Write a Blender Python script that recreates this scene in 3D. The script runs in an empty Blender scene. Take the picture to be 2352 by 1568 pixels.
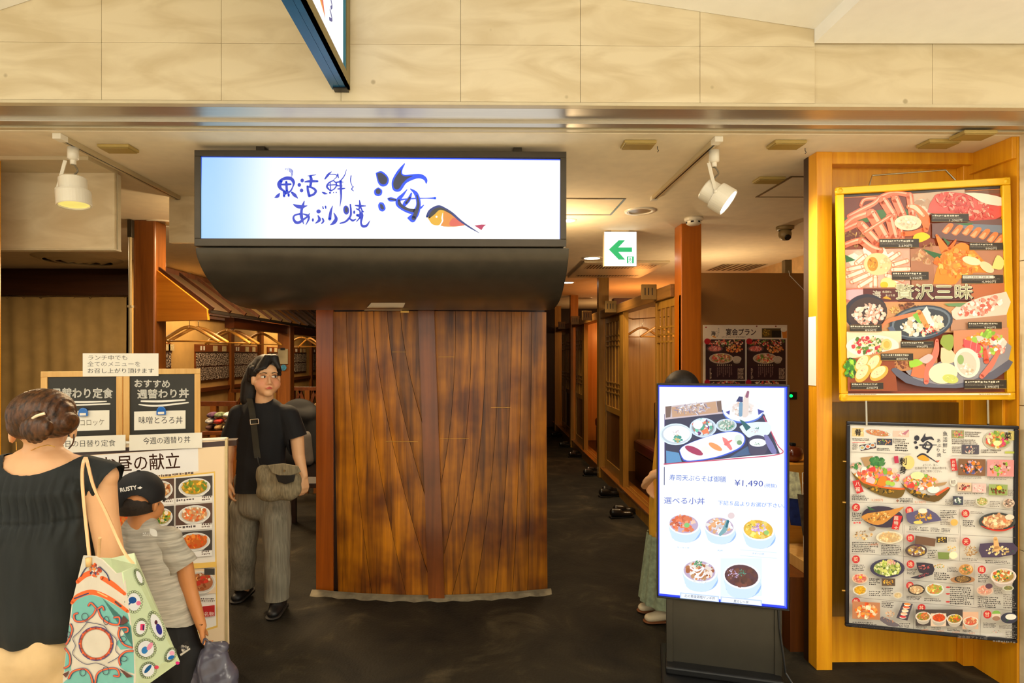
import bpy, bmesh, math, random
from mathutils import Vector, Matrix, Euler
from mathutils import geometry as mgeo
random.seed(7)
SC = bpy.context.scene
COL = SC.collection
# ------------------------------------------------------------------ camera, world, lights, exposure
FX, PX0, PY0, CH = 1350.0, 1128.0, 815.0, 1.55      # focal length in pixels (2352 wide), principal point, eye height
YAW = math.radians(0.7)
cam_d = bpy.data.cameras.new('camera')
cam = bpy.data.objects.new('camera', cam_d); COL.objects.link(cam)
cam_d.sensor_fit = 'HORIZONTAL'; cam_d.sensor_width = 36.0; cam_d.lens = 36.0*FX/2352.0
cam_d.shift_x = (1176.0-PX0)/2352.0; cam_d.shift_y = (PY0-784.0)/2352.0
cam_d.clip_start = 0.05; cam_d.clip_end = 100
cam.location = (0, 0, CH); cam.rotation_euler = (math.pi/2, 0, -YAW)
SC.camera = cam
SC.view_settings.view_transform = 'Standard'
SC.view_settings.look = 'None'
SC.view_settings.exposure = 0.9
SC.view_settings.gamma = 1.0
SC.view_settings.use_curve_mapping = False

def lin(c):
    out = []
    for v in c[:3]:
        v = v/255.0
        out.append(v/12.92 if v <= 0.04045 else ((v+0.055)/1.055)**2.4)
    return (out[0], out[1], out[2], 1.0)

w = bpy.data.worlds.new('world'); SC.world = w; w.use_nodes = True
bg = w.node_tree.nodes['Background']
bg.inputs[0].default_value = (1.0, 0.93, 0.76, 1); bg.inputs[1].default_value = 0.7

def area(name, loc, size, power, col, rot=(0, 0, 0), size_y=None, spread=None):
    l = bpy.data.lights.new(name, 'AREA'); l.energy = power; l.color = col[:3]
    l.shape = 'RECTANGLE'; l.size = size; l.size_y = size_y or size
    if spread: l.spread = spread
    o = bpy.data.objects.new(name, l); COL.objects.link(o); o.location = loc; o.rotation_euler = rot
    return o
def spot(name, loc, target, power, col, ang=60, blend=0.5, rad=0.04):
    l = bpy.data.lights.new(name, 'SPOT'); l.energy = power; l.color = col[:3]
    l.spot_size = math.radians(ang); l.spot_blend = blend; l.shadow_soft_size = rad
    o = bpy.data.objects.new(name, l); COL.objects.link(o); o.location = loc
    d = Vector(target)-Vector(loc); o.rotation_euler = d.to_track_quat('-Z', 'Y').to_euler()
    return o
def point(name, loc, power, col, rad=0.08):
    l = bpy.data.lights.new(name, 'POINT'); l.energy = power; l.color = col[:3]; l.shadow_soft_size = rad
    o = bpy.data.objects.new(name, l); COL.objects.link(o); o.location = loc
    return o
WARM = (1.0, 0.72, 0.40); WARMER = (1.0, 0.60, 0.26); NEUT = (1.0, 0.91, 0.74)
# concourse ceiling lights (overhead, facing down, outside the shop)
for i, xx in enumerate((-2.2, 0.3, 2.6)):
    area('concourse_light', (xx, 0.6, 2.74), 1.6, (8, 9, 20)[i], NEUT, size_y=0.9)
    area('concourse_cove_light', (xx, -0.4, 2.2), 1.6, 18, (1.0, 0.97, 0.90), (math.pi, 0, 0), size_y=0.5)
# restaurant: general warm ceiling light of the two aisles and rooms
area('aisle_light', (-1.6, 4.6, 2.53), 0.5, 30, WARM)
area('aisle_light', (0.05, 4.35, 2.53), 0.5, 26, WARM)
point('unseen_fill_light', (0.54, 4.25, 2.2), 11, WARM, 0.1)  # this and the next: unseen fills added to brighten the interior ceiling, no fixture
point('unseen_fill_light', (-1.45, 4.2, 2.06), 13, WARM, 0.1)
area('booth_light', (-3.0, 7.0, 2.5), 0.5, 15, WARM)
area('booth_light', (-3.0, 10.0, 2.5), 0.5, 16, WARM)
area('booth_light', (-4.0, 5.0, 2.53), 0.4, 42, WARM)

# ------------------------------------------------------------------ pixel helpers
def P(px, py, Y):
    x, z = (px-PX0)/FX, (PY0-py)/FX
    c, s = math.cos(YAW), math.sin(YAW)
    dx, dy = x*c+s, -x*s+c
    k = Y/dy
    return Vector((dx*k, Y, CH+z*k))
def XP(px, Y): return P(px, PY0, Y).x
def ZP(py, Y, px=1112): return P(px, py, Y).z
def YX(px, X):      # depth at which a vertical line at pixel column px meets the plane x = X
    x = (px-PX0)/FX; c, s = math.cos(YAW), math.sin(YAW)
    return X*(-x*s+c)/(x*c+s)
def YF(py, px=1112, z=0.0):   # depth of a point of height z seen at row py
    x = (px-PX0)/FX; c, s = math.cos(YAW), math.sin(YAW)
    return (z-CH)/((PY0-py)/FX)*(-x*s+c)

# ------------------------------------------------------------------ materials
MATS = {}
def nmat(name):
    m = bpy.data.materials.new(name); m.use_nodes = True
    return m, m.node_tree, m.node_tree.nodes['Principled BSDF']
def _coords(nt, scale, kind='Object'):
    tc = nt.nodes.new('ShaderNodeTexCoord'); mp = nt.nodes.new('ShaderNodeMapping')
    mp.inputs['Scale'].default_value = scale
    nt.links.new(tc.outputs[kind], mp.inputs[0])
    return mp.outputs[0]
def plain(name, col, rough=0.5, metal=0.0, var=0.06, scale=12.0, bump=0.0, bscale=60.0, coat=0.0, spec=None, emit=None, estr=1.0, sheen=0.0, alpha=None, trans=None, stretch=(1, 1, 1)):
    if name in MATS: return MATS[name]
    m, nt, b = nmat(name)
    b.inputs['Roughness'].default_value = rough; b.inputs['Metallic'].default_value = metal
    if coat: b.inputs['Coat Weight'].default_value = coat; b.inputs['Coat Roughness'].default_value = 0.12
    if spec is not None: b.inputs['Specular IOR Level'].default_value = spec
    if sheen: b.inputs['Sheen Weight'].default_value = sheen
    if trans: b.inputs['Transmission Weight'].default_value = trans
    if alpha is not None: b.inputs['Alpha'].default_value = alpha
    co = _coords(nt, tuple(s for s in stretch))
    n = nt.nodes.new('ShaderNodeTexNoise'); n.inputs['Scale'].default_value = scale; n.inputs['Detail'].default_value = 4
    nt.links.new(co, n.inputs['Vector'])
    r = nt.nodes.new('ShaderNodeValToRGB'); L = lin(col)
    r.color_ramp.elements[0].color = tuple(max(0, v*(1-var*2.2)) for v in L[:3])+(1,)
    r.color_ramp.elements[1].color = tuple(min(1, v*(1+var*2.2)) for v in L[:3])+(1,)
    r.color_ramp.elements[0].position = 0.3; r.color_ramp.elements[1].position = 0.7
    nt.links.new(n.outputs['Fac'], r.inputs[0]); nt.links.new(r.outputs[0], b.inputs['Base Color'])
    if bump:
        n2 = nt.nodes.new('ShaderNodeTexNoise'); n2.inputs['Scale'].default_value = bscale; n2.inputs['Detail'].default_value = 3
        nt.links.new(co, n2.inputs['Vector'])
        bp = nt.nodes.new('ShaderNodeBump'); bp.inputs['Strength'].default_value = bump; bp.inputs['Distance'].default_value = 0.01
        nt.links.new(n2.outputs['Fac'], bp.inputs['Height']); nt.links.new(bp.outputs[0], b.inputs['Normal'])
    if emit is not None:
        b.inputs['Emission Color'].default_value = lin(emit); b.inputs['Emission Strength'].default_value = estr
    MATS[name] = m
    return m
def wood(name, c0, c1, rough=0.35, axis='Z', scale=1.0, coat=0.0, rnd=0.25, spots=0.0, c2=None):
    """streaky wood: noise stretched along the grain axis, tone shifted per object"""
    if name in MATS: return MATS[name]
    m, nt, b = nmat(name)
    st = {'X': (1.2, 26, 26), 'Y': (26, 1.2, 26), 'Z': (26, 26, 1.2)}[axis]
    tc = nt.nodes.new('ShaderNodeTexCoord'); mp = nt.nodes.new('ShaderNodeMapping')
    mp.inputs['Scale'].default_value = tuple(v*scale for v in st)
    oi = nt.nodes.new('ShaderNodeObjectInfo')
    ad = nt.nodes.new('ShaderNodeVectorMath'); ad.operation = 'ADD'
    mu = nt.nodes.new('ShaderNodeMath'); mu.operation = 'MULTIPLY'; mu.inputs[1].default_value = 37.0
    nt.links.new(oi.outputs['Random'], mu.inputs[0])
    nt.links.new(tc.outputs['Object'], mp.inputs[0]); nt.links.new(mp.outputs[0], ad.inputs[0]); nt.links.new(mu.outputs[0], ad.inputs[1])
    n = nt.nodes.new('ShaderNodeTexNoise'); n.inputs['Scale'].default_value = 1.0; n.inputs['Detail'].default_value = 6; n.inputs['Roughness'].default_value = 0.62; n.inputs['Distortion'].default_value = 0.5
    nt.links.new(ad.outputs[0], n.inputs['Vector'])
    r = nt.nodes.new('ShaderNodeValToRGB')
    r.color_ramp.elements[0].color = lin(c0); r.color_ramp.elements[1].color = lin(c1)
    r.color_ramp.elements[0].position = 0.32; r.color_ramp.elements[1].position = 0.68
    nt.links.new(n.outputs['Fac'], r.inputs[0])
    out = r.outputs[0]
    if spots:
        n3 = nt.nodes.new('ShaderNodeTexNoise'); n3.inputs['Scale'].default_value = 3.5; n3.inputs['Detail'].default_value = 3
        nt.links.new(tc.outputs['Object'], n3.inputs['Vector'])
        r3 = nt.nodes.new('ShaderNodeValToRGB'); r3.color_ramp.elements[0].position = 0.35; r3.color_ramp.elements[1].position = 0.62
        r3.color_ramp.elements[0].color = lin(c2 or c0); r3.color_ramp.elements[1].color = (1, 1, 1, 1)
        nt.links.new(n3.outputs['Fac'], r3.inputs[0])
        mx = nt.nodes.new('ShaderNodeMix'); mx.data_type = 'RGBA'; mx.blend_type = 'MULTIPLY'; mx.inputs[0].default_value = spots
        nt.links.new(out, mx.inputs[6]); nt.links.new(r3.outputs[0], mx.inputs[7]); out = mx.outputs[2]
    hs = nt.nodes.new('ShaderNodeHueSaturation')
    mr = nt.nodes.new('ShaderNodeMapRange'); mr.inputs[3].default_value = 1-rnd; mr.inputs[4].default_value = 1+rnd
    nt.links.new(oi.outputs['Random'], mr.inputs[0]); nt.links.new(mr.outputs[0], hs.inputs['Value']); nt.links.new(out, hs.inputs['Color'])
    nt.links.new(hs.outputs[0], b.inputs['Base Color'])
    b.inputs['Roughness'].default_value = rough
    if coat: b.inputs['Coat Weight'].default_value = coat; b.inputs['Coat Roughness'].default_value = 0.15
    bp = nt.nodes.new('ShaderNodeBump'); bp.inputs['Strength'].default_value = 0.12; bp.inputs['Distance'].default_value = 0.003
    nt.links.new(n.outputs['Fac'], bp.inputs['Height']); nt.links.new(bp.outputs[0], b.inputs['Normal'])
    MATS[name] = m
    return m
def marble(name, c0, c1, c2, rough=0.3):
    m, nt, b = nmat(name)
    tc = nt.nodes.new('ShaderNodeTexCoord'); mp = nt.nodes.new('ShaderNodeMapping')
    mp.inputs['Rotation'].default_value = (0, math.radians(35), 0); mp.inputs['Scale'].default_value = (2.2, 2, 7)
    nt.links.new(tc.outputs['Object'], mp.inputs[0])
    n = nt.nodes.new('ShaderNodeTexNoise'); n.inputs['Scale'].default_value = 1.3; n.inputs['Detail'].default_value = 6; n.inputs['Distortion'].default_value = 1.0
    nt.links.new(mp.outputs[0], n.inputs['Vector'])
    r = nt.nodes.new('ShaderNodeValToRGB'); r.color_ramp.elements[0].color = lin(c0); r.color_ramp.elements[1].color = lin(c1)
    r.color_ramp.elements[0].position = 0.36; r.color_ramp.elements[1].position = 0.6
    nt.links.new(n.outputs['Fac'], r.inputs[0])
    v = nt.nodes.new('ShaderNodeTexVoronoi'); v.inputs['Scale'].default_value = 4.2
    nt.links.new(tc.outputs['Object'], v.inputs['Vector'])
    r2 = nt.nodes.new('ShaderNodeValToRGB'); r2.color_ramp.elements[0].color = lin(c2); r2.color_ramp.elements[1].color = (1, 1, 1, 1)
    r2.color_ramp.elements[0].position = 0.03; r2.color_ramp.elements[1].position = 0.055
    nt.links.new(v.outputs['Distance'], r2.inputs[0])
    mx = nt.nodes.new('ShaderNodeMix'); mx.data_type = 'RGBA'; mx.blend_type = 'MULTIPLY'; mx.inputs[0].default_value = 0.55
    nt.links.new(r.outputs[0], mx.inputs[6]); nt.links.new(r2.outputs[0], mx.inputs[7])
    nt.links.new(mx.outputs[2], b.inputs['Base Color']); b.inputs['Roughness'].default_value = rough
    MATS[name] = m
    return m
def print_mat(name, emit=0.0, rough=0.35, coat=0.0):
    """flat print: colour read from the mesh's colour attribute; emits only for screens and backlit signs"""
    if name in MATS: return MATS[name]
    m, nt, b = nmat(name)
    a = nt.nodes.new('ShaderNodeAttribute'); a.attribute_name = 'Col'
    nt.links.new(a.outputs['Color'], b.inputs['Base Color'])
    b.inputs['Roughness'].default_value = rough
    if coat: b.inputs['Coat Weight'].default_value = coat; b.inputs['Coat Roughness'].default_value = 0.05
    if emit:
        b.inputs['Base Color'].default_value = (0, 0, 0, 1)
        nt.links.new(a.outputs['Color'], b.inputs['Emission Color']); b.inputs['Emission Strength'].default_value = emit
        nt.links.remove(b.inputs['Base Color'].links[0]); b.inputs['Base Color'].default_value = (0.02, 0.02, 0.02, 1)
    MATS[name] = m
    return m

# ------------------------------------------------------------------ mesh building
class MB:
    def __init__(s): s.v = []; s.f = []
    def add(s, vs, fs):
        k = len(s.v); s.v += [tuple(v) for v in vs]; s.f += [tuple(i+k for i in f) for f in fs]; return s
    def box(s, a, b, M=None):
        x0, y0, z0 = (min(a[i], b[i]) for i in range(3)); x1, y1, z1 = (max(a[i], b[i]) for i in range(3))
        vs = [Vector(p) for p in ((x0, y0, z0), (x1, y0, z0), (x1, y1, z0), (x0, y1, z0), (x0, y0, z1), (x1, y0, z1), (x1, y1, z1), (x0, y1, z1))]
        if M is not None: vs = [M @ p for p in vs]
        return s.add(vs, [(0, 3, 2, 1), (4, 5, 6, 7), (0, 1, 5, 4), (1, 2, 6, 5), (2, 3, 7, 6), (3, 0, 4, 7)])
    def bar(s, p0, p1, wx, wy, up=(0, 0, 1)):
        """rectangular bar from p0 to p1"""
        p0, p1 = Vector(p0), Vector(p1); d = (p1-p0).normalized(); u = Vector(up)
        if abs(d.dot(u)) > 0.98: u = Vector((0, 1, 0))
        a = d.cross(u).normalized()*wx/2; b = d.cross(a).normalized()*wy/2
        vs = [p+q for p in (p0, p1) for q in (-a-b, a-b, a+b, -a+b)]
        return s.add(vs, [(3, 2, 1, 0), (4, 5, 6, 7), (0, 1, 5, 4), (1, 2, 6, 5), (2, 3, 7, 6), (3, 0, 4, 7)])
    def cyl(s, p0, p1, r0, r1=None, n=20, cap=True):
        r1 = r0 if r1 is None else r1
        p0, p1 = Vector(p0), Vector(p1); d = (p1-p0).normalized(); u = Vector((0, 0, 1))
        if abs(d.dot(u)) > 0.95: u = Vector((0, 1, 0))
        a = d.cross(u).normalized(); b = d.cross(a)
        vs = []
        for p, r in ((p0, r0), (p1, r1)):
            vs += [p+(a*math.cos(t)+b*math.sin(t))*r for t in (2*math.pi*i/n for i in range(n))]
        fs = [(i, (i+1) % n, n+(i+1) % n, n+i) for i in range(n)]
        if cap: fs += [tuple(range(n-1, -1, -1)), tuple(range(n, 2*n))]
        return s.add(vs, fs)
    def lathe(s, prof, c, axis=(0, 0, 1), n=28):
        """profile of (radius, height) turned about an axis through c"""
        d = Vector(axis).normalized(); u = Vector((0, 0, 1)) if abs(d.z) < 0.95 else Vector((0, 1, 0))
        a = d.cross(u).normalized(); b = d.cross(a); c = Vector(c); vs = []; fs = []
        for r, h in prof:
            vs += [c+d*h+(a*math.cos(2*math.pi*i/n)+b*math.sin(2*math.pi*i/n))*r for i in range(n)]
        for k in range(len(prof)-1):
            fs += [(k*n+i, k*n+(i+1) % n, (k+1)*n+(i+1) % n, (k+1)*n+i) for i in range(n)]
        return s.add(vs, fs)
    def tube(s, pts, r, n=10):
        pts = [Vector(p) for p in pts]; vs = []; fs = []; a = None
        for i, p in enumerate(pts):
            d = (pts[min(i+1, len(pts)-1)]-pts[max(i-1, 0)]).normalized()
            if a is None:
                u = Vector((0, 0, 1)) if abs(d.z) < 0.9 else Vector((0, 1, 0)); a = d.cross(u).normalized()
            else: a = (a-d*a.dot(d)).normalized()
            b = d.cross(a); rr = r[i] if isinstance(r, (list, tuple)) else r
            vs += [p+(a*math.cos(2*math.pi*k/n)+b*math.sin(2*math.pi*k/n))*rr for k in range(n)]
        for i in range(len(pts)-1):
            fs += [(i*n+k, i*n+(k+1) % n, (i+1)*n+(k+1) % n, (i+1)*n+k) for k in range(n)]
        fs += [tuple(range(n-1, -1, -1)), tuple((len(pts)-1)*n+k for k in range(n))]
        return s.add(vs, fs)
    def prism(s, poly, off):
        """closed polygon (3d points) swept by off"""
        n = len(poly); off = Vector(off); vs = [Vector(p) for p in poly]; vs += [p+off for p in vs]
        return s.add(vs, [tuple(range(n)), tuple(range(2*n-1, n-1, -1))]+[(i, i+n, (i+1) % n+n, (i+1) % n) for i in range(n)])
    def rcone(s, p0, r0, p1, r1, k=(1, 1, 1), n=14, m=8):
        """sphere-swept capsule; k squashes the cross-section per world axis"""
        p0, p1 = Vector(p0), Vector(p1); d = p1-p0
        d = d.normalized() if d.length > 1e-6 else Vector((0, 0, 1))
        u = Vector((0, 0, 1)) if abs(d.z) < 0.9 else Vector((0, 1, 0)); a = d.cross(u).normalized(); b = d.cross(a)
        vs = []; fs = []; rings = []
        for j in range(1, 2*m):
            th = math.pi*j/(2*m)
            if j == m: rings += [(p0, r0, th), (p1, r1, th)]
            else: rings.append((p0, r0, th) if j < m else (p1, r1, th))
        K = Vector(k)
        def q(p, o): return p+Vector((o.x*K.x, o.y*K.y, o.z*K.z))
        vs.append(q(p0, -d*r0))
        for p, r, th in rings:
            vs += [q(p, (-d*math.cos(th)+(a*math.cos(2*math.pi*i/n)+b*math.sin(2*math.pi*i/n))*math.sin(th))*r) for i in range(n)]
        vs.append(q(p1, d*r1)); e = len(vs)-1; R = len(rings)
        fs += [(0, 1+(i+1) % n, 1+i) for i in range(n)]
        for j in range(R-1):
            fs += [(1+j*n+i, 1+j*n+(i+1) % n, 1+(j+1)*n+(i+1) % n, 1+(j+1)*n+i) for i in range(n)]
        fs += [(e, 1+(R-1)*n+i, 1+(R-1)*n+(i+1) % n) for i in range(n)]
        return s.add(vs, fs)
    def ell(s, c, r, rot=None, n=20, m=12):
        c = Vector(c); M = Euler(rot).to_matrix() if rot else Matrix.Identity(3)
        vs = []; fs = []
        for j in range(m+1):
            th = math.pi*j/m
            if j in (0, m): vs.append(c+M @ Vector((0, 0, r[2] if j == 0 else -r[2]))); continue
            vs += [c+M @ Vector((r[0]*math.sin(th)*math.cos(2*math.pi*i/n), r[1]*math.sin(th)*math.sin(2*math.pi*i/n), r[2]*math.cos(th))) for i in range(n)]
        fs += [(0, 1+i, 1+(i+1) % n) for i in range(n)]
        for j in range(m-2):
            fs += [(1+j*n+i, 1+(j+1)*n+i, 1+(j+1)*n+(i+1) % n, 1+j*n+(i+1) % n) for i in range(n)]
        e = len(vs)-1
        fs += [(e, 1+(m-2)*n+(i+1) % n, 1+(m-2)*n+i) for i in range(n)]
        return s.add(vs, fs)
    def grid(s, pts):
        """pts[row][col]"""
        R, C = len(pts), len(pts[0])
        return s.add([p for r in pts for p in r], [(j*C+i, j*C+i+1, (j+1)*C+i+1, (j+1)*C+i) for j in range(R-1) for i in range(C-1)])
    def mesh(s, name, off=None):
        me = bpy.data.meshes.new(name)
        vs = s.v if off is None else [(v[0]-off[0], v[1]-off[1], v[2]-off[2]) for v in s.v]
        me.from_pydata(vs, [], s.f); me.validate(); me.update()
        return me
    def build(s, name, mat, parent=None, bevel=0.0, smooth=False, world=True, segs=2):
        """world=True: coordinates are in world space and are moved into the parent's (unrotated) frame"""
        root = parent
        while root is not None and root.parent is not None: root = root.parent
        off = tuple(root.location) if (root is not None and world) else None
        me = s.mesh(name, off)
        return finish(name, me, mat, parent, bevel, smooth, segs)
def finish(name, me, mat, parent=None, bevel=0.0, smooth=False, segs=2):
    if mat is not None: me.materials.append(mat)
    if smooth:
        me.polygons.foreach_set('use_smooth', [True]*len(me.polygons))
    o = bpy.data.objects.new(name, me); COL.objects.link(o)
    if parent is not None: o.parent = parent
    if bevel:
        md = o.modifiers.new('bevel', 'BEVEL'); md.width = bevel; md.segments = segs; md.limit_method = 'ANGLE'; md.angle_limit = math.radians(40)
    return o
def tag(o, label=None, cat=None, group=None, kind=None):
    if label: o['label'] = label
    if cat: o['category'] = cat
    if group: o['group'] = group
    if kind: o['kind'] = kind
    return o
def thing(name, label, cat, loc, rot=(0, 0, 0), group=None):
    o = bpy.data.objects.new(name, None); COL.objects.link(o); o.empty_display_size = 0.05
    o.location = loc; o.rotation_euler = rot
    return tag(o, label, cat, group)
def sroot(name, loc=(0, 0, 0)):
    o = bpy.data.objects.new(name, None); COL.objects.link(o); o.location = loc; o['kind'] = 'structure'
    return o
def struct(name, mb, mat, bevel=0.0, smooth=False):
    o = mb.build(name, mat, None, bevel, smooth); o['kind'] = 'structure'; return o
def bx(a, b, M=None): return MB().box(a, b, M)
def dup(o, parent=None):
    c = o.copy(); COL.objects.link(c)
    if parent is not None: c.parent = parent
    for ch in list(o.children): dup(ch, c)
    return c
def remesh(mb, name, voxel=0.006, smooth_it=4, factor=0.5, off=None):
    """weld overlapping closed shapes into one continuous skin"""
    me = mb.mesh(name+'_src', off)
    o = bpy.data.objects.new(name+'_src', me); COL.objects.link(o)
    md = o.modifiers.new('r', 'REMESH'); md.mode = 'VOXEL'; md.voxel_size = voxel; md.use_smooth_shade = True
    if smooth_it:
        sm = o.modifiers.new('s', 'SMOOTH'); sm.iterations = smooth_it; sm.factor = factor
    bpy.context.view_layer.update()
    dg = bpy.context.evaluated_depsgraph_get()
    out = bpy.data.meshes.new_from_object(o.evaluated_get(dg)); out.name = name
    out.polygons.foreach_set('use_smooth', [True]*len(out.polygons))
    bpy.data.objects.remove(o); bpy.data.meshes.remove(me)
    return out
def rbuild(mb, name, mat, parent, voxel=0.006, smooth_it=4, factor=0.5):
    root = parent
    while root.parent is not None: root = root.parent
    me = remesh(mb, name, voxel, smooth_it, factor, tuple(root.location))
    return finish(name, me, mat, parent, smooth=True)

# ------------------------------------------------------------------ flat print painter
_TX = {}
def text_mesh(s, bold=0.0):
    key = (s, bold)
    if key not in _TX:
        c = bpy.data.curves.new('t', 'FONT'); c.body = s; c.resolution_u = 2; c.offset = bold; c.size = 1.0
        o = bpy.data.objects.new('t', c)
        me = bpy.data.meshes.new_from_object(o)
        vs = [(v.co.x, v.co.y) for v in me.vertices]; fs = [tuple(p.vertices) for p in me.polygons]
        bpy.data.objects.remove(o); bpy.data.meshes.remove(me); bpy.data.curves.remove(c)
        _TX[key] = (vs, fs)
    return _TX[key]
def homog(quad, w, h):
    """projective map from a pixel quad (TL, TR, BR, BL) to a w x h rectangle, origin at centre bottom, z up"""
    import numpy as np
    dst = [(-w/2, h), (w/2, h), (w/2, 0), (-w/2, 0)]
    A = []; B = []
    for (x, y), (u, v) in zip(quad, dst):
        A.append([x, y, 1, 0, 0, 0, -u*x, -u*y]); B.append(u)
        A.append([0, 0, 0, x, y, 1, -v*x, -v*y]); B.append(v)
    s = np.linalg.solve(np.array(A, float), np.array(B, float))
    def f(x, y):
        d = s[6]*x+s[7]*y+1
        return ((s[0]*x+s[1]*y+s[2])/d, (s[3]*x+s[4]*y+s[5])/d)
    return f
def crom(pts, k=6):
    if len(pts) < 3: return [tuple(p) for p in pts]
    out = []
    for i in range(len(pts)-1):
        p0 = pts[max(i-1, 0)]; p1 = pts[i]; p2 = pts[i+1]; p3 = pts[min(i+2, len(pts)-1)]
        for j in range(k):
            t = j/k
            out.append(tuple(0.5*((2*b)+(-a+c)*t+(2*a-5*b+4*c-d)*t*t+(-a+3*b-3*c+d)*t**3) for a, b, c, d in zip(p0, p1, p2, p3)))
    out.append(tuple(pts[-1]))
    return out
class Paint:
    """draws flat coloured shapes; coordinates are those of a view of the sheet, mapped by fmap to the sheet (x, z)"""
    def __init__(s, fmap, y0=0.0, step=1.6e-5):
        s.f = fmap; s.y0 = y0; s.step = step; s.n = 0; s.V = []; s.F = []; s.C = []; s.ox = s.oy = 0.0; s.sc = 1.0; s.rng = random.Random(5)
    def crop(s, x0, y0, sc): s.ox, s.oy, s.sc = x0, y0, sc; return s
    def _put(s, pts, faces, col, z=None):
        if z is None: s.n += 1; z = s.n
        k = len(s.V); c = lin(col)
        for x, y in pts:
            u, v = s.f(s.ox+x/s.sc, s.oy+y/s.sc)
            s.V.append((u, s.y0-z*s.step, v)); s.C.append(c)
        s.F += [tuple(i+k for i in f) for f in faces]
    def poly(s, pts, col, z=None, sm=0):
        if sm: pts = crom(list(pts)+[pts[0]], sm)[:-1]
        s._put(pts, [tuple(range(len(pts)))], col, z)
    def rect(s, x0, y0, x1, y1, col, z=None): s.poly([(x0, y0), (x1, y0), (x1, y1), (x0, y1)], col, z)
    def ell(s, cx, cy, rx, ry, col, rot=0, n=24, z=None):
        c, q = math.cos(rot), math.sin(rot)
        s.poly([(cx+rx*math.cos(t)*c-ry*math.sin(t)*q, cy+rx*math.cos(t)*q+ry*math.sin(t)*c) for t in (2*math.pi*i/n for i in range(n))], col, z)
    def stroke(s, pts, wd, col, z=None, k=5):
        """pts polyline, wd width or list of widths"""
        if not isinstance(wd, (list, tuple)): wd = [wd]*len(pts)
        P3 = crom([(p[0], p[1], q) for p, q in zip(pts, wd)], k) if len(pts) > 2 else [(p[0], p[1], q) for p, q in zip(pts, wd)]
        L = []; R = []
        for i, (x, y, q) in enumerate(P3):
            a = P3[max(i-1, 0)]; b = P3[min(i+1, len(P3)-1)]
            dx, dy = b[0]-a[0], b[1]-a[1]; l = math.hypot(dx, dy) or 1
            q = max(q, 0.01)/2
            L.append((x-dy/l*q, y+dx/l*q)); R.append((x+dy/l*q, y-dx/l*q))
        if z is None: s.n += 1; z = s.n
        n = len(L)
        s._put(L+R, [(i, i+1, n+i+1, n+i) for i in range(n-1)], col, z)
        for e in (0, -1):
            x, y, q = P3[e]
            if q > 0.5: s.ell(x, y, q/2, q/2, col, n=10, z=z)
    def text(s, t, x, y, h, col, w=None, bold=0.0, ang=0.0, z=None, vert=False, slant=0.0):
        """x, y: left end of the baseline; h: character height; w: total width"""
        if z is None: s.n += 1; z = s.n
        if vert:
            for i, ch in enumerate(t): s.text(ch, x, y+h*1.12*(i+1), h, col, bold=bold, z=z)
            return
        vs, fs = text_mesh(t)
        if not vs: return
        if bold:
            for dx, dy in ((-1, 0), (1, 0), (0, -1), (0, 1)): s.text(t, x+dx*bold*h*1.3, y+dy*bold*h*1.3, h, col, w, 0.0, ang, z, False, slant)
        x0 = min(v[0] for v in vs); x1 = max(v[0] for v in vs); kx = h if w is None else w/max(x1-x0, 1e-6)
        c, q = math.cos(ang), math.sin(ang); pts = []
        for a, b in vs:
            X = (a-x0)*kx+slant*b*h; Y = -b*h
            pts.append((x+X*c-Y*q, y+X*q+Y*c))
        s._put(pts, fs, col, z)
    def lines(s, x0, y0, x1, y1, n, col, fill=0.62, slope=0.0, z=None):
        """rows of print too small to read"""
        if z is None: s.n += 1; z = s.n
        rh = (y1-y0)/n
        for j in range(n):
            x = x0; end = x1-(x1-x0)*s.rng.uniform(0, 0.3); yy = y0+rh*j
            while x < end:
                d = rh*s.rng.uniform(0.3, 0.8); a = slope*(x-x0)
                h0 = yy+rh*s.rng.uniform(0.1, 0.3); h1 = yy+rh*s.rng.uniform(0.6, 0.85)
                s._put([(x, h0+a), (x+d, h0+a+slope*d), (x+d, h1+a+slope*d), (x, h1+a)], [(0, 1, 2, 3)], col, z)
                x += d+rh*s.rng.uniform(0.12, 0.4)
    def blobs(s, cx, cy, rx, ry, pal, n, size=(0.1, 0.3), rot=0.0, inside=None, asp=(0.5, 1.0)):
        """a heap of irregular pieces inside an ellipse"""
        r = s.rng; base = min(rx, ry); c, q = math.cos(rot), math.sin(rot)
        for i in range(n):
            a = r.uniform(0, 6.283); d = math.sqrt(r.random())*0.86
            X, Y = rx*d*math.cos(a), ry*d*math.sin(a)
            x, y = cx+X*c-Y*q, cy+X*q+Y*c
            sz = base*r.uniform(*size); th = r.uniform(0, 3.14); k = r.uniform(*asp); m = r.choice((6, 7, 8))
            pts = []
            for j in range(m):
                t = 6.283*j/m; rr = sz*r.uniform(0.75, 1.15)
                u, v = rr*math.cos(t), rr*math.sin(t)*k
                pts.append((x+u*math.cos(th)-v*math.sin(th), y+u*math.sin(th)+v*math.cos(th)))
            col = r.choice(pal); f = r.uniform(0.85, 1.1)
            s.poly(pts, tuple(min(255, v*f) for v in col))
    def dish(s, cx, cy, rx, ry, plate, pal, n=40, rot=0.0, rim=0.9, shade=None, size=(0.1, 0.3), depth=0.0):
        """plate or bowl seen at an angle, filled with food"""
        if depth:
            s.ell(cx, cy+ry*depth, rx*0.8, ry*0.95, shade or tuple(v*0.8 for v in plate), rot)
            s.poly([(cx-rx, cy), (cx+rx, cy), (cx+rx*0.8, cy+ry*depth*1.1), (cx-rx*0.8, cy+ry*depth*1.1)], shade or tuple(v*0.8 for v in plate))
        s.ell(cx, cy, rx, ry, plate, rot)
        s.ell(cx, cy, rx*0.9, ry*0.9, tuple(min(255, v*0.88) for v in plate), rot)
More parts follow.
